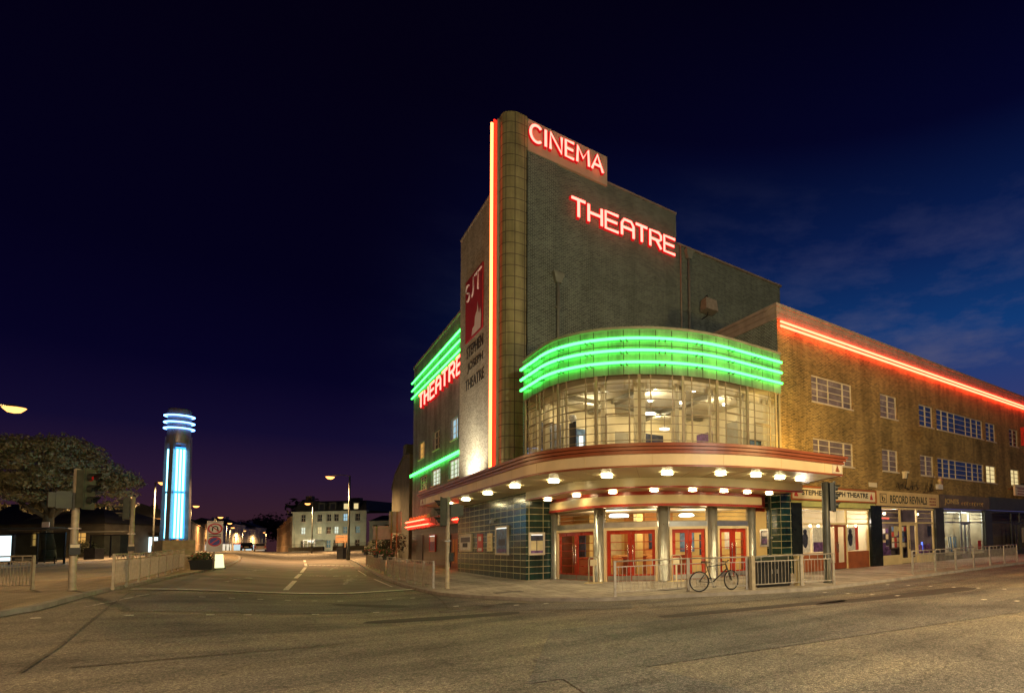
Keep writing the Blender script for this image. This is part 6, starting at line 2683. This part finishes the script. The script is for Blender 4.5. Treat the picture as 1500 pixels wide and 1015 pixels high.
# unseen lamps added behind and beside the camera to light the junction
street_lamp(16.0, 2.6, 8.4, PI / 2, 1.0, 'added street lamp across the main road, outside the picture on the right', energy=E_ADDED_RIGHT, omni=True, col=(1, .66, .26))
street_lamp(-13.0, 6.0, 8.6, 0, 1.0, 'added street lamp outside the picture on the left', energy=E_ADDED_LEFT, omni=True)
street_lamp(5.0, -9.0, 9.2, PI / 2, 1.0, 'added street lamp behind the photographer', energy=E_ADDED_BEHIND, col=(1, .88, .65), omni=True)

# ================================================================== LEFT SIDE: TREE, SHELTERS, STATION
def big_tree(x, y, lab):
    z = gz(x, y)
    t = empty('tree', lab, 'tree', (x, y, z))
    m = MB()
    pts = [(0, 0, -.1), (.05, 0, 1.0), (-.12, .05, 2.4), (-.05, .1, 4.0), (.1, 0, 5.2)]
    rad = [.52, .38, .33, .30, .24]
    for i in range(4):
        m.tube([pts[i], pts[i + 1]], rad[i], 10, r1=rad[i + 1])
    limbs = []
    for k in range(13):
        a = 2 * PI * k / 13 + random.uniform(-.3, .3)
        L = random.uniform(3.0, 4.6)
        up_ = random.uniform(1.5, 4.0)
        p0 = Vector((0, .05, random.uniform(3.4, 5.0)))
        p1 = p0 + Vector((math.cos(a) * L * .45, math.sin(a) * L * .45, up_ * .65))
        p2 = p0 + Vector((math.cos(a) * L, math.sin(a) * L, up_))
        m.tube([p0, p1], .17, 7, r1=.10)
        m.tube([p1, p2], .10, 6, r1=.04)
        for e in (-.6, .6):
            p3 = p1 + Vector((math.cos(a + e) * L * .4, math.sin(a + e) * L * .4, up_ * .4))
            m.tube([p1, p3], .07, 5, r1=.03)
            limbs.append(p3)
        limbs.append(p2)
    m.build('trunk', 'bark', t)
    m = MB()
    # flattened tiers of foliage, wider below, domed above
    for k in range(165):
        a = random.uniform(0, 2 * PI)
        rr_ = math.sqrt(random.random()) * 5.6
        top = 11.0 - .13 * rr_ * rr_
        zc = random.uniform(4.6, max(5.0, top)) if random.random() < .45 else top - random.uniform(0, 1.2)
        rx = random.uniform(.9, 1.6)
        leaf_cloud(m, math.cos(a) * rr_ - 1.6, math.sin(a) * rr_ + 1.0, zc, rx, rx, random.uniform(.30, .60), 260, .14, 0, .45)
    m.build('crown', 'leaf', t)
    return t


big_tree(-13.0, 72.6, 'broad spreading tree with a thick trunk behind the big traffic signal')


def shelter(x, y, rz, W_, lab, ad=None):
    z = gz(x, y)
    t = empty('bus_shelter', lab, 'bus shelter', (x, y, z), rz, 'bus shelters along the left pavement')
    m = MB()
    for u in (-W_ / 2, 0, W_ / 2):
        m.box(u - .04, u + .04, .55, .63, 0, 2.3)
    m.box(-W_ / 2, W_ / 2, .56, .62, .25, .32)
    m.box(-W_ / 2, W_ / 2, .56, .62, 2.2, 2.3)
    m.build('frame', 'black_metal', t)
    m = MB()
    n = 6
    for k in range(n):
        a0, a1 = k / n, (k + 1) / n
        f = lambda a: (-.75 + 1.5 * a, 2.34 + .28 * math.sin(PI * (.15 + .7 * a)))
        (y0, z0), (y1, z1) = f(a0), f(a1)
        m.mesh([(-W_ / 2 - .2, y0, z0), (W_ / 2 + .2, y0, z0), (W_ / 2 + .2, y1, z1), (-W_ / 2 - .2, y1, z1), (-W_ / 2 - .2, y0, z0 + .05), (W_ / 2 + .2, y0, z0 + .05), (W_ / 2 + .2, y1, z1 + .05), (-W_ / 2 - .2, y1, z1 + .05)],
               [(0, 1, 2, 3), (4, 5, 6, 7), (0, 1, 5, 4), (2, 3, 7, 6), (1, 2, 6, 5), (3, 0, 4, 7)])
    m.build('roof', 'pole_dark', t)
    m = MB()
    m.face([(-W_ / 2, .59, .32), (W_ / 2, .59, .32), (W_ / 2, .59, 2.2), (-W_ / 2, .59, 2.2)])
    m.face([(W_ / 2, .59, .32), (W_ / 2, -.6, .32), (W_ / 2, -.6, 2.2), (W_ / 2, .59, 2.2)])
    m.build('pane', 'glass_shelter', t)
    m = MB()
    m.box(-W_ / 2 + .2, W_ / 2 - .2, .25, .5, .48, .52)
    m.bar((-W_ / 2 + .4, .38, 0), (-W_ / 2 + .4, .38, .48), .05, .05)
    m.bar((W_ / 2 - .4, .38, 0), (W_ / 2 - .4, .38, .48), .05, .05)
    m.build('bench', 'black_metal', t)
    if ad is not None:
        m = MB()
        m.box(ad - .70, ad + .70, -.62, -.46, .18, 2.18)
        b = m.build('advert_case', 'black_metal', t)
        m = MB()
        m.face([(ad - .6, -.625, .30), (ad + .6, -.625, .30), (ad + .6, -.625, 2.08), (ad - .6, -.625, 2.08)])
        m.build('advert_panel', 'ad_white', b)
    return t


VW = math.atan2(-.673, .739)
shelter(-12.6, 65.2, VW + .1, 3.6, 'bus shelter with a glowing white panel at the left edge of the picture', -.95)
shelter(-11.6, 84.4, VW + .25, 3.2, 'dark bus shelter without a lit panel, between the tree and the second signal pole')
shelter(-10.4, 98.5, VW + .3, 4.2, 'farthest bus shelter, with a narrow glowing white panel', .9)
# bus stop flag, bin, fence
t = empty('bus_stop_sign', 'small white square sign on a pole beside the tree trunk', 'sign', (-12.6, 69.6, gz(-12.6, 69.6)), VW)
mb = MB()
mb.tube([(0, 0, 0), (0, 0, 3.2)], .04, 6)
mb.build('pole', 'pole_dark', t)
mb = MB()
mb.box(-.28, .28, -.06, -.02, 2.65, 3.18)
mb.build('board', 'white_sheet', t)
t = empty('litter_bin', 'dark square litter bin in front of the dark bus shelter', 'bin', (-11.4, 78.3, gz(-11.4, 78.3)), VW)
mb = MB()
mb.box(-.5, .5, -.35, .35, 0, .95)
mb.build('body', 'black_metal', t)
mb = MB()
mb.box(-.55, .55, -.4, .4, .95, 1.02)
mb.build('lid', 'dark_green_metal', t)

# station building behind the tree
A0, A1 = Vector((-30.0, 104.0, 0)), Vector((-12.9, 93.2, 0))
zs = 1.5
u = (A1 - A0).normalized()
nrm = Vector((u.y, -u.x, 0))
if nrm.y > 0:
    nrm = -nrm
SF = PlaneF(A0 + Vector((0, 0, zs)), u, nrm)
LS = (A1 - A0).length
st = empty('station_building', 'long low dark stone station building with a hipped roof behind the tree', 'building', (A0 + A1) / 2)
mb = MB()
SF.wall(mb, 0, LS, -1, 3.6, [(LS - 6.6, LS - 5.9, 1.35, 2.75), (LS - 2.8, LS - 1.7, 1.55, 2.75)], .2)
SF.box(mb, 0, LS, 3.5, 3.7, -.2, .12)
mb.wall([tuple((A1)[:2]), tuple((A1 - nrm * 9)[:2])], 0, zs + 3.6)
mb.build('wall', 'stone_dark', st, winv(st))
mb = MB()
P = lambda a, b, z: SF.p(a, z, -b)
mb.mesh([P(-.3, -.3, 3.65), P(LS + .3, -.3, 3.65), P(LS + .3, 9, 3.65), P(-.3, 9, 3.65), P(4, 4.4, 6.2), P(LS - 4, 4.4, 6.2)],
        [(0, 1, 5, 4), (1, 2, 5), (2, 3, 4, 5), (3, 0, 4)])
mb.build('roof', 'slate_roof', st, winv(st))
for (a, b, c, d), mt in zip([(LS - 6.6, LS - 5.9, 1.35, 2.75), (LS - 2.8, LS - 1.7, 1.55, 2.75)], ['lit_orange', 'lit_orange']):
    m = MB()
    SF.box(m, a, a + .06, c, d, -.18, -.08)
    SF.box(m, b - .06, b, c, d, -.18, -.08)
    SF.box(m, a, b, c - .06, c, -.18, .06)
    SF.box(m, a + .06, b - .06, (c + d) / 2 - .03, (c + d) / 2 + .03, -.17, -.09)
    SF.box(m, (a + b) / 2 - .03, (a + b) / 2 + .03, c, d, -.165, -.095)
    w_ = m.build('window', 'window_frame', st, winv(st))
    m = MB()
    SF.quad(m, a, b, c, d, -.15)
    m.build('pane', mt, w_)
mb = MB()
SF.box(mb, LS - 3.4, LS - .6, -.4, 1.0, 2.0, 2.12)
SF.box(mb, 2, LS - 8, -.4, .6, 2.0, 2.3)
tag(mb.build('boundary_wall', 'stone_dark'), 'low dark stone wall in front of the station building', 'wall')
# lower range beside it, lit orange
B0, B1 = Vector((-12.6, 97.5, 0)), Vector((-11.0, 122.0, 0))
u2 = (B1 - B0).normalized()
n2 = Vector((u2.y, -u2.x, 0))
BF = PlaneF(B0 + Vector((0, 0, 1.6)), u2, n2)
LB = (B1 - B0).length
b2 = empty('station_range', 'lower stone range beyond the station building, washed orange by the lamps', 'building', (B0 + B1) / 2)
mb = MB()
BF.wall(mb, 0, LB, -1, 3.2, [(2 + 4 * k, 3.2 + 4 * k, .9, 2.4) for k in range(5)], .2)
mb.wall([tuple(B0[:2]), tuple((B0 - n2 * 7)[:2])], 0, 4.8)
mb.build('wall', 'stone_wall', b2, winv(b2))
mb = MB()
P = lambda a, b, z: BF.p(a, z, -b)
mb.mesh([P(-.3, -.3, 3.2), P(LB, -.3, 3.2), P(LB, 8, 3.2), P(-.3, 8, 3.2), P(0, 3.8, 5.6), P(LB, 3.8, 5.6)], [(0, 1, 5, 4), (1, 2, 5), (2, 3, 4, 5), (3, 0, 4)])
mb.build('roof', 'slate_roof', b2, winv(b2))
for k in range(5):
    m = MB()
    BF.quad(m, 2 + 4 * k, 3.2 + 4 * k, .9, 2.4, -.15)
    m.build('window', 'pane_dark', b2, winv(b2))


# ================================================================== FAR STREET
def row_house(p, q, zb, h, roof_h, wall, lab, cols, rows, panes, shop=None, depth=9, group=None, name='terraced_house', roof='slate_roof', chim=True):
    p, q = Vector((*p, 0)), Vector((*q, 0))
    u_ = (q - p).normalized()
    n_ = Vector((u_.y, -u_.x, 0))
    if n_.dot(-(p + q) / 2) < 0:
        n_ = -n_
    pf = PlaneF(p + Vector((0, 0, zb)), u_, n_)
    L = (q - p).length
    t = empty(name, lab, 'building', (p + q) / 2 + Vector((0, 0, zb)), 0, group)
    iv = winv(t)
    hs = []
    base = 2.9 if shop else .9
    sh = (h - base) / rows
    for r_ in range(rows):
        for c in range(cols):
            cu = L * (c + .5) / cols
            hs.append((cu - .5, cu + .5, base + sh * r_ + sh * .15, base + sh * r_ + sh * .72))
    m = MB()
    pf.wall(m, 0, L, -1.5, h, hs + ([(L * .08, L * .92, .25, 2.5)] if shop else []), .18)
    for e in (0, L):
        m.face([pf.p(e, -1.5), pf.p(e, h), pf.p(e, h, -depth), pf.p(e, -1.5, -depth)])
    pf.box(m, -.05, L + .05, h - .05, h + .18, -.3, .18)
    m.build('wall', wall, t, iv)
    m = MB()
    m.mesh([pf.p(-.1, h + .1, .25), pf.p(L + .1, h + .1, .25), pf.p(L + .1, h + .1, -depth), pf.p(-.1, h + .1, -depth), pf.p(-.1, h + roof_h, -depth / 2), pf.p(L + .1, h + roof_h, -depth / 2)],
           [(0, 1, 5, 4), (1, 2, 5), (2, 3, 4, 5), (3, 0, 4)])
    ro = m.build('roof', roof, t, iv)
    if chim:
        m = MB()
        pf.box(m, L * .8, L * .8 + .9, h + roof_h * .5, h + roof_h + .8, -depth / 2 - .4, -depth / 2 + .4)
        m.build('chimney', wall, ro)
    for i, (a, b, c, d) in enumerate(hs):
        m = MB()
        pf.box(m, a, a + .07, c, d, -.17, -.10)
        pf.box(m, b - .07, b, c, d, -.17, -.10)
        pf.box(m, a, b, (c + d) / 2 - .03, (c + d) / 2 + .03, -.16, -.09)
        pf.box(m, a, b, d - .07, d, -.17, -.1)
        pf.box(m, a - .08, b + .08, c - .1, c, -.17, .06)
        w_ = m.build('window', 'window_frame', t, iv)
        m = MB()
        pf.quad(m, a, b, c, d, -.14)
        m.build('pane', panes[i % len(panes)], w_)
    if shop:
        m = MB()
        pf.box(m, L * .05, L * .95, 2.5, 2.95, 0, .2)
        m.build('shop_fascia', shop[1], t, iv)
        m = MB()
        pf.quad(m, L * .08, L * .92, .25, 2.5, -.12)
        m.build('shop_window', shop[0], t, iv)
    return t


em('lit_shop', (1.0, .86, .62), .9)
em('lit_shop_cold', (.75, .95, 1.0), .8)
D = 'pane_dark'
TG = 'terrace beyond the blue pylon'
pts = [(-9.4, 126), (-9.7, 146), (-10.0, 166), (-10.4, 188), (-10.8, 212), (-11.2, 240)]
tl_ = ['nearest house of the orange lit terrace right of the pylon', 'second house of the orange lit terrace right of the pylon', 'third house of the orange lit terrace, left of the no U-turn sign',
       'fourth house of the terrace, behind the no U-turn sign', 'farthest house of the terrace, past the no U-turn sign']
for i in range(5):
    row_house(pts[i], pts[i + 1], 2.0, 5.2 if i < 3 else 6.5, 2.2, 'terrace_wall', tl_[i], 4, 1 if i < 3 else 2, [D, 'lit_orange', D], ('pane_dark', 'door_brown') if i > 2 else None, group=TG)
SGp = [(-10.3, 250), (-7.8, 268), (-5.0, 286), (-2.2, 304), (1.0, 322)]
sl = ['white shop house with a lit front, leftmost of the far row', 'second white shop house of the far row, left of the cars', 'third shop house of the far row with a cold lit window', 'shop house directly behind the parked pale car']
for i in range(4):
    row_house(SGp[i], SGp[i + 1], 1.9, 8.5 + (i % 2), 2.5, 'white_render', sl[i], 4, 2, [D, D, 'lit_warm', D, D], (['lit_shop', 'lit_shop_cold', 'lit_shop_cold', 'lit_shop'][i], ['poster_white', 'door_brown', 'sign_slate', 'sign_tan'][i]), group='far shop row')

# old hotel at the end of the street
HP, HQ = Vector((5.21, 171.6, 0)), Vector((18.15, 159.8, 0))
u3 = (HQ - HP).normalized()
n3 = Vector((u3.y, -u3.x, 0))
if n3.y > 0:
    n3 = -n3
HF = PlaneF(HP + Vector((0, 0, 1.45)), u3, n3)
LH = (HQ - HP).length
ht = empty('old_hotel', 'pale stone three storey hotel with a dark mansard roof at the end of the street', 'building', (HP + HQ) / 2 + Vector((0, 0, 1.45)))
iv = winv(ht)
cu = [2.4, 6.3, 8.5, 10.3, 12.4, 15.4]
hs = []
for zc, hh in ((7.85, 1.75), (4.85, 1.7), (1.6, 1.9)):
    for c in cu:
        hs.append((c - .55, c + .55, zc - hh / 2, zc + hh / 2))
hs = [h for h in hs if not (h[2] < 2 and (4 < (h[0] + h[1]) / 2 < 7))]
mb = MB()
HF.wall(mb, 0, LH, -1.5, 9.1, hs, .25)
HF.box(mb, -.2, LH + .2, 9.1, 9.4, -.5, .35)
HF.box(mb, 0, LH, 3.25, 3.42, 0, .12)
HF.box(mb, 0, LH, 6.35, 6.45, 0, .10)
HF.box(mb, -.02, .5, -1, 9.1, 0, .1)
HF.box(mb, LH - .5, LH + .02, -1, 9.1, 0, .1)
HF.box(mb, 4.4, 4.8, -1, 9.1, 0, .1)
mb.build('wall', 'stone_hotel', ht, iv)
mb = MB()
mb.mesh([HF.p(-.1, 9.4, .2), HF.p(LH + .1, 9.4, .2), HF.p(LH + .1, 9.4, -12), HF.p(-.1, 9.4, -12), HF.p(.9, 11.9, -1.1), HF.p(LH - .9, 11.9, -1.1), HF.p(LH - .9, 11.9, -11), HF.p(.9, 11.9, -11)],
        [(0, 1, 5, 4), (1, 2, 6, 5), (2, 3, 7, 6), (3, 0, 4, 7), (4, 5, 6, 7)])
ro = mb.build('roof', 'slate_roof', ht, iv)
for c, mt in ((6.8, 'pane_dark'), (9.4, 'pane_dark'), (12.6, 'lit_warm'), (15.0, 'lit_warm')):
    m = MB()
    HF.box(m, c - .8, c + .8, 9.5, 11.3, -1.6, .02)
    HF.box(m, c - .95, c + .95, 11.3, 11.45, -1.6, .12)
    m.build('dormer', 'slate_roof', ro)
    m = MB()
    HF.box(m, c - .5, c + .5, 9.8, 11.1, .02, .05)
    m.build('dormer_window', mt, ro)
mb = MB()
HF.box(mb, 1.2, 2.6, 10, 13.3, -3, -2)
mb.build('chimney', 'stone_dark', ro)
mb = MB()
HF.box(mb, 9.6, 12.2, 10, 12.9, -6, -5)
mb.build('chimney', 'stone_dark', ro)
pan = [D, D, D, D, 'lit_cold', D, 'lit_white', 'lit_warm', D, 'lit_white', 'lit_dim', 'lit_dim', D, 'lit_dim', D, D, D, D]
for (a, b, c, d), mt in zip(hs, pan):
    m = MB()
    for s_ in ((a, a + .08, c, d), (b - .08, b, c, d), (a, b, c, c + .08), (a, b, d - .08, d), (a, b, (c + d) / 2 - .04, (c + d) / 2 + .04), ((a + b) / 2 - .03, (a + b) / 2 + .03, c, d)):
        HF.box(m, *s_, -.22, -.14 + .004 * (s_[0] - a))
    HF.box(m, a - .1, b + .1, c - .14, c, -.2, .12)
    w_ = m.build('window', 'window_frame', ht, iv)
    m = MB()
    HF.quad(m, a, b, c, d, -.2)
    m.build('pane', mt, w_)
m = MB()
HF.box(m, 4.3, 7.2, 2.45, 2.7, 0, 2.2)
for uu in (4.4, 5.3, 6.2, 7.0):
    HF.box(m, uu, uu + .12, -.5, 2.45, 2.0, 2.15)
po = m.build('porch', 'white_sheet', ht, iv)
m = MB()
HF.box(m, 5.3, 6.4, 2.15, 2.44, 1.7, 1.9)
HF.box(m, 4.6, 4.9, 1.9, 2.3, .1, .3)
m.build('porch_lamp', 'lit_case', po)
for uu, nn__, zz in ((5.8, 5.0, 3.2), (12.5, 6.0, 3.0), (1.5, 6.0, 3.0)):
    point_light('hotel_light', HF.p(uu, zz, nn__), 330, (1, .92, .62), .3, ht, iv)
for k in range(4):
    p = (4.95 - .45 * k, 172.4 + 12.5 * k)
    q = (4.95 - .45 * (k + 1), 172.4 + 12.5 * (k + 1) - .4)
    row_house(p, q, 1.5, 8.2 - .5 * k, 2.2, 'terrace_wall', ['house next to the hotel in the orange lit row', 'second house from the hotel in the orange lit row', 'third house from the hotel in the orange lit row', 'farthest house of the orange lit row beside the hotel'][k],
              3, 2, [D, D, D], None, group='orange lit row beside the hotel')
row_house((18.4, 157.0), (26.5, 150.0), 1.45, 6.6, 1.6, 'stone_hotel', 'lower stone house with a dark roof right of the hotel', 4, 2, [D, D, D, D])
# garden wall and railings before the hotel
mb = MB()
for (a, b) in [((4.2, 156), (9.2, 143.0)), ((10.5, 140), (17, 133))]:
    p, q = Vector((*a, gz(*a))), Vector((*b, gz(*b)))
    mb.bar(p + Vector((0, 0, .45)), q + Vector((0, 0, .45)), .3, .9)
    n_ = 40
    for k in range(n_):
        r_ = p.lerp(q, k / n_)
        mb.bar(r_ + Vector((0, 0, .9)), r_ + Vector((0, 0, 1.5)), .04, .04)
    mb.bar(p + Vector((0, 0, 1.5)), q + Vector((0, 0, 1.5)), .05, .05)
tag(mb.build('garden_railings', 'stone_dark'), 'dark low wall topped by railings in front of the hotel', 'railing')
# gabled building past the left wing
gb = empty('gabled_house', 'tall plain gable end just beyond the left wing of the theatre', 'building', (14, 78, .7))
mb = MB()
prof = [(61.5, -.5), (61.5, 10.7), (64.0, 10.9), (69.0, 9.4), (71.0, 8.0), (71.0, -.5)]
mb.mesh([(10.3, y, z) for y, z in prof], [tuple(range(6))])
mb.mesh([(18, y, z) for y, z in prof], [tuple(range(6))])
mb.face([(10.3, 61.5, -.5), (18, 61.5, -.5), (18, 61.5, 10.7), (10.3, 61.5, 10.7)])
mb.box(10.25, 11.2, 63.2, 64.6, 10.5, 11.9)
mb.build('wall', 'stone_dark', gb, winv(gb))
mb = MB()
for (y0, z0), (y1, z1) in zip(prof[1:4], prof[2:5]):
    mb.mesh([(10.2, y0, z0), (18.1, y0, z0), (18.1, y1, z1), (10.2, y1, z1), (10.2, y0, z0 + .12), (18.1, y0, z0 + .12), (18.1, y1, z1 + .12), (10.2, y1, z1 + .12)],
            [(0, 1, 2, 3), (4, 5, 6, 7), (0, 1, 5, 4), (2, 3, 7, 6), (1, 2, 6, 5), (3, 0, 4, 7)])
mb.build('roof', 'slate_roof', gb, winv(gb))


def bush(x, y, rx, h, lab, n=900):
    z = gz(x, y)
    t = empty('bush', lab, 'bush', (x, y, z), group='bushes past the theatre')
    m = MB()
    for k in range(5):
        leaf_cloud(m, random.uniform(-rx, rx) * .5, random.uniform(-rx, rx) * .5, h * random.uniform(.35, .75), rx * .6, rx * .6, h * .32, n // 5, .12, 0, .3)
    m.build('foliage', 'leaf_dark', t)
    m = MB()
    for k in range(5):
        m.tube([(0, 0, 0), (random.uniform(-rx, rx) * .5, random.uniform(-rx, rx) * .5, h * .6)], .03, 5)
    m.build('stems', 'bark', t)


bush(8.6, 60.2, 1.5, 2.7, 'dark bush between the tall signs and the corner of the left wing')
bush(8.3, 66, 1.4, 2.0, 'dark bush behind the pink backed sign')
bush(9.4, 72.5, 1.6, 2.3, 'dark bush at the foot of the gable end')
bush(-13.4, 88.8, 1.6, 1.8, 'dark bush under the lit station window', 700)


# direction signs seen from behind, lamp post bin
def dir_sign(x, y, w, z0, z1, posts, lab, mat, rz):
    z = gz(x, y)
    t = empty('direction_sign', lab, 'road sign', (x, y, z), rz, 'direction signs seen from behind')
    m = MB()
    m.box(-w / 2, w / 2, 0, .03, z0, z1)
    m.build('panel', mat, t)
    for zz in (z0 + .2, z1 - .2):
        m = MB()
        m.box(-w / 2, w / 2, -.04, -.001, zz - .03, zz + .03)
        m.build('rail', 'galv', t)
    for u_ in posts:
        m = MB()
        m.tube([(u_, -.08, 0), (u_, -.08, z1)], .045, 7)
        m.build('post', 'terrace_wall', t)


pm('sign_back_lit', (.55, .30, .16), .5, .2, var=.15)  # sign back with the orange of the lamps put into its colour
pm('sign_back_pink', (.50, .38, .36), .5, .2, var=.12)
dir_sign(7.3, 54.6, 1.55, 2.05, 3.15, (-.45,), 'wide pinkish sign back on a pole above the flower boxes', 'sign_back_pink', VW)
dir_sign(8.05, 53.9, 1.0, 2.55, 4.35, (-.25, .2), 'tall narrow pale sign back beside the bushes', 'sign_back', VW)
dir_sign(6.4, 75.7, 1.35, 1.75, 2.55, (.45,), 'orange lit sign back in front of the hotel', 'sign_back_lit', VW)
t = empty('litter_bin', 'dark litter bin at the foot of the lamp column on the right', 'bin', (6.25, 73.2, gz(6.25, 73.2)), VW)
mb = MB()
mb.box(-.32, .32, -.3, .3, 0, 1.0)
mb.build('body', 'black_metal', t)
mb = MB()
mb.box(-.36, .36, -.34, .34, 1.0, 1.25)
mb.build('lid', 'black_metal', t)


# ---- parked cars far down the street
def car(x, y, rz, paint, lab, lit):
    t = empty('parked_car', lab, 'car', (x, y, gz(x, y) + ROAD), rz, 'cars far down the side street')
    m = MB()
    prof = [(-2.05, .35), (-2.1, .75), (-2.0, .98), (-1.85, 1.05), (-1.55, 1.48), (.35, 1.5), (.95, 1.02), (1.9, .88), (2.08, .6), (2.05, .33)]
    n_ = len(prof)
    v = []
    for s_, f in ((-1, .86), (1, .86)):
        v += [(s_ * (.84 if z < 1.1 else .70), -x_, z) for x_, z in prof]
    m.mesh(v, [(i, (i + 1) % n_, n_ + (i + 1) % n_, n_ + i) for i in range(n_)] + [tuple(range(n_ - 1, -1, -1)), tuple(range(n_, 2 * n_))])
    body = m.build('body', paint, t)
    m = MB()
    m.mesh([(-.62, 1.88, 1.08), (.62, 1.88, 1.08), (.58, 1.60, 1.44), (-.58, 1.60, 1.44)], [(0, 1, 2, 3)])
    m.mesh([(.79, .9 - .2, 1.08), (.79, -1.3 + .5, 1.08), (.72, -.2, 1.42), (.72, 1.3, 1.42)], [(0, 1, 2, 3)])
    m.build('window', 'pane_dark', t)
    for s_ in (-1, 1):
        m = MB()
        m.box(s_ * .7 - .12, s_ * .7 + .12, 2.03, 2.12, .72, .95)
        m.build('tail_light', 'signal_red' if lit else 'poster_red', t)
    m = MB()
    m.box(-.28, .28, 2.09, 2.125, .62, .75)
    m.build('number_plate', 'sign_tan', t)
    for yy in (1.25, -1.3):
        for s_ in (-1, 1):
            m = MB()
            m.tube([(s_ * .68, yy, .31), (s_ * .87, yy, .31)], .31, 14)
            w_ = m.build('wheel', 'tyre', t)
            m = MB()
            m.tube([(s_ * .86, yy, .31), (s_ * .88, yy, .31)], .2, 12)
            m.build('rim', 'steel', w_)
    return t


# cars are modelled with the tail towards +y of their own axes: turn them round
car(-.35, 139, PI, 'car_paint', 'pale car with lit tail lamps parked in the distance', True)
car(-2.2, 141.5, PI, 'car_dark', 'dark car beside the pale one in the distance', False)


# far dark trees closing the street
def far_tree(x, y, h, r, lab):
    t = empty('far_tree', lab, 'tree', (x, y, 1.9), group='dark trees closing the far end of the street')
    m = MB()
    m.tube([(0, 0, 0), (0, 0, h * .5)], .5, 7, r1=.3)
    m.build('trunk', 'bark', t)
    m = MB()
    for k in range(14):
        a, rr_ = random.uniform(0, 6.28), random.random() * r * .75
        leaf_cloud(m, rr_ * math.cos(a), rr_ * math.sin(a), h * random.uniform(.4, .82), r * .45, r * .45, h * .17, 70, .8, 0, .2)
    m.build('crown', 'leaf_dark', t)


for x, y, h, r, lab in [(-18, 392, 13, 9, 'leftmost dark tree at the far end of the street'), (-9, 386, 17, 9, 'second dark tree from the left at the far end'), (-1, 380, 21, 10, 'tallest dark tree at the far end of the street'),
                        (6, 372, 18, 9, 'dark tree at the far end, right of the tallest one'), (12, 320, 15, 9, 'dark tree behind the orange lit row beside the hotel')]:
    far_tree(x, y, h, r, lab)
for x, y, h, r, lab in [(33, 172, 13, 7, 'dark tree behind the lower house right of the hotel'), (9.5, 187, 14, 6, 'dark tree rising behind the left end of the hotel roof')]:
    far_tree(x, y, h, r, lab)
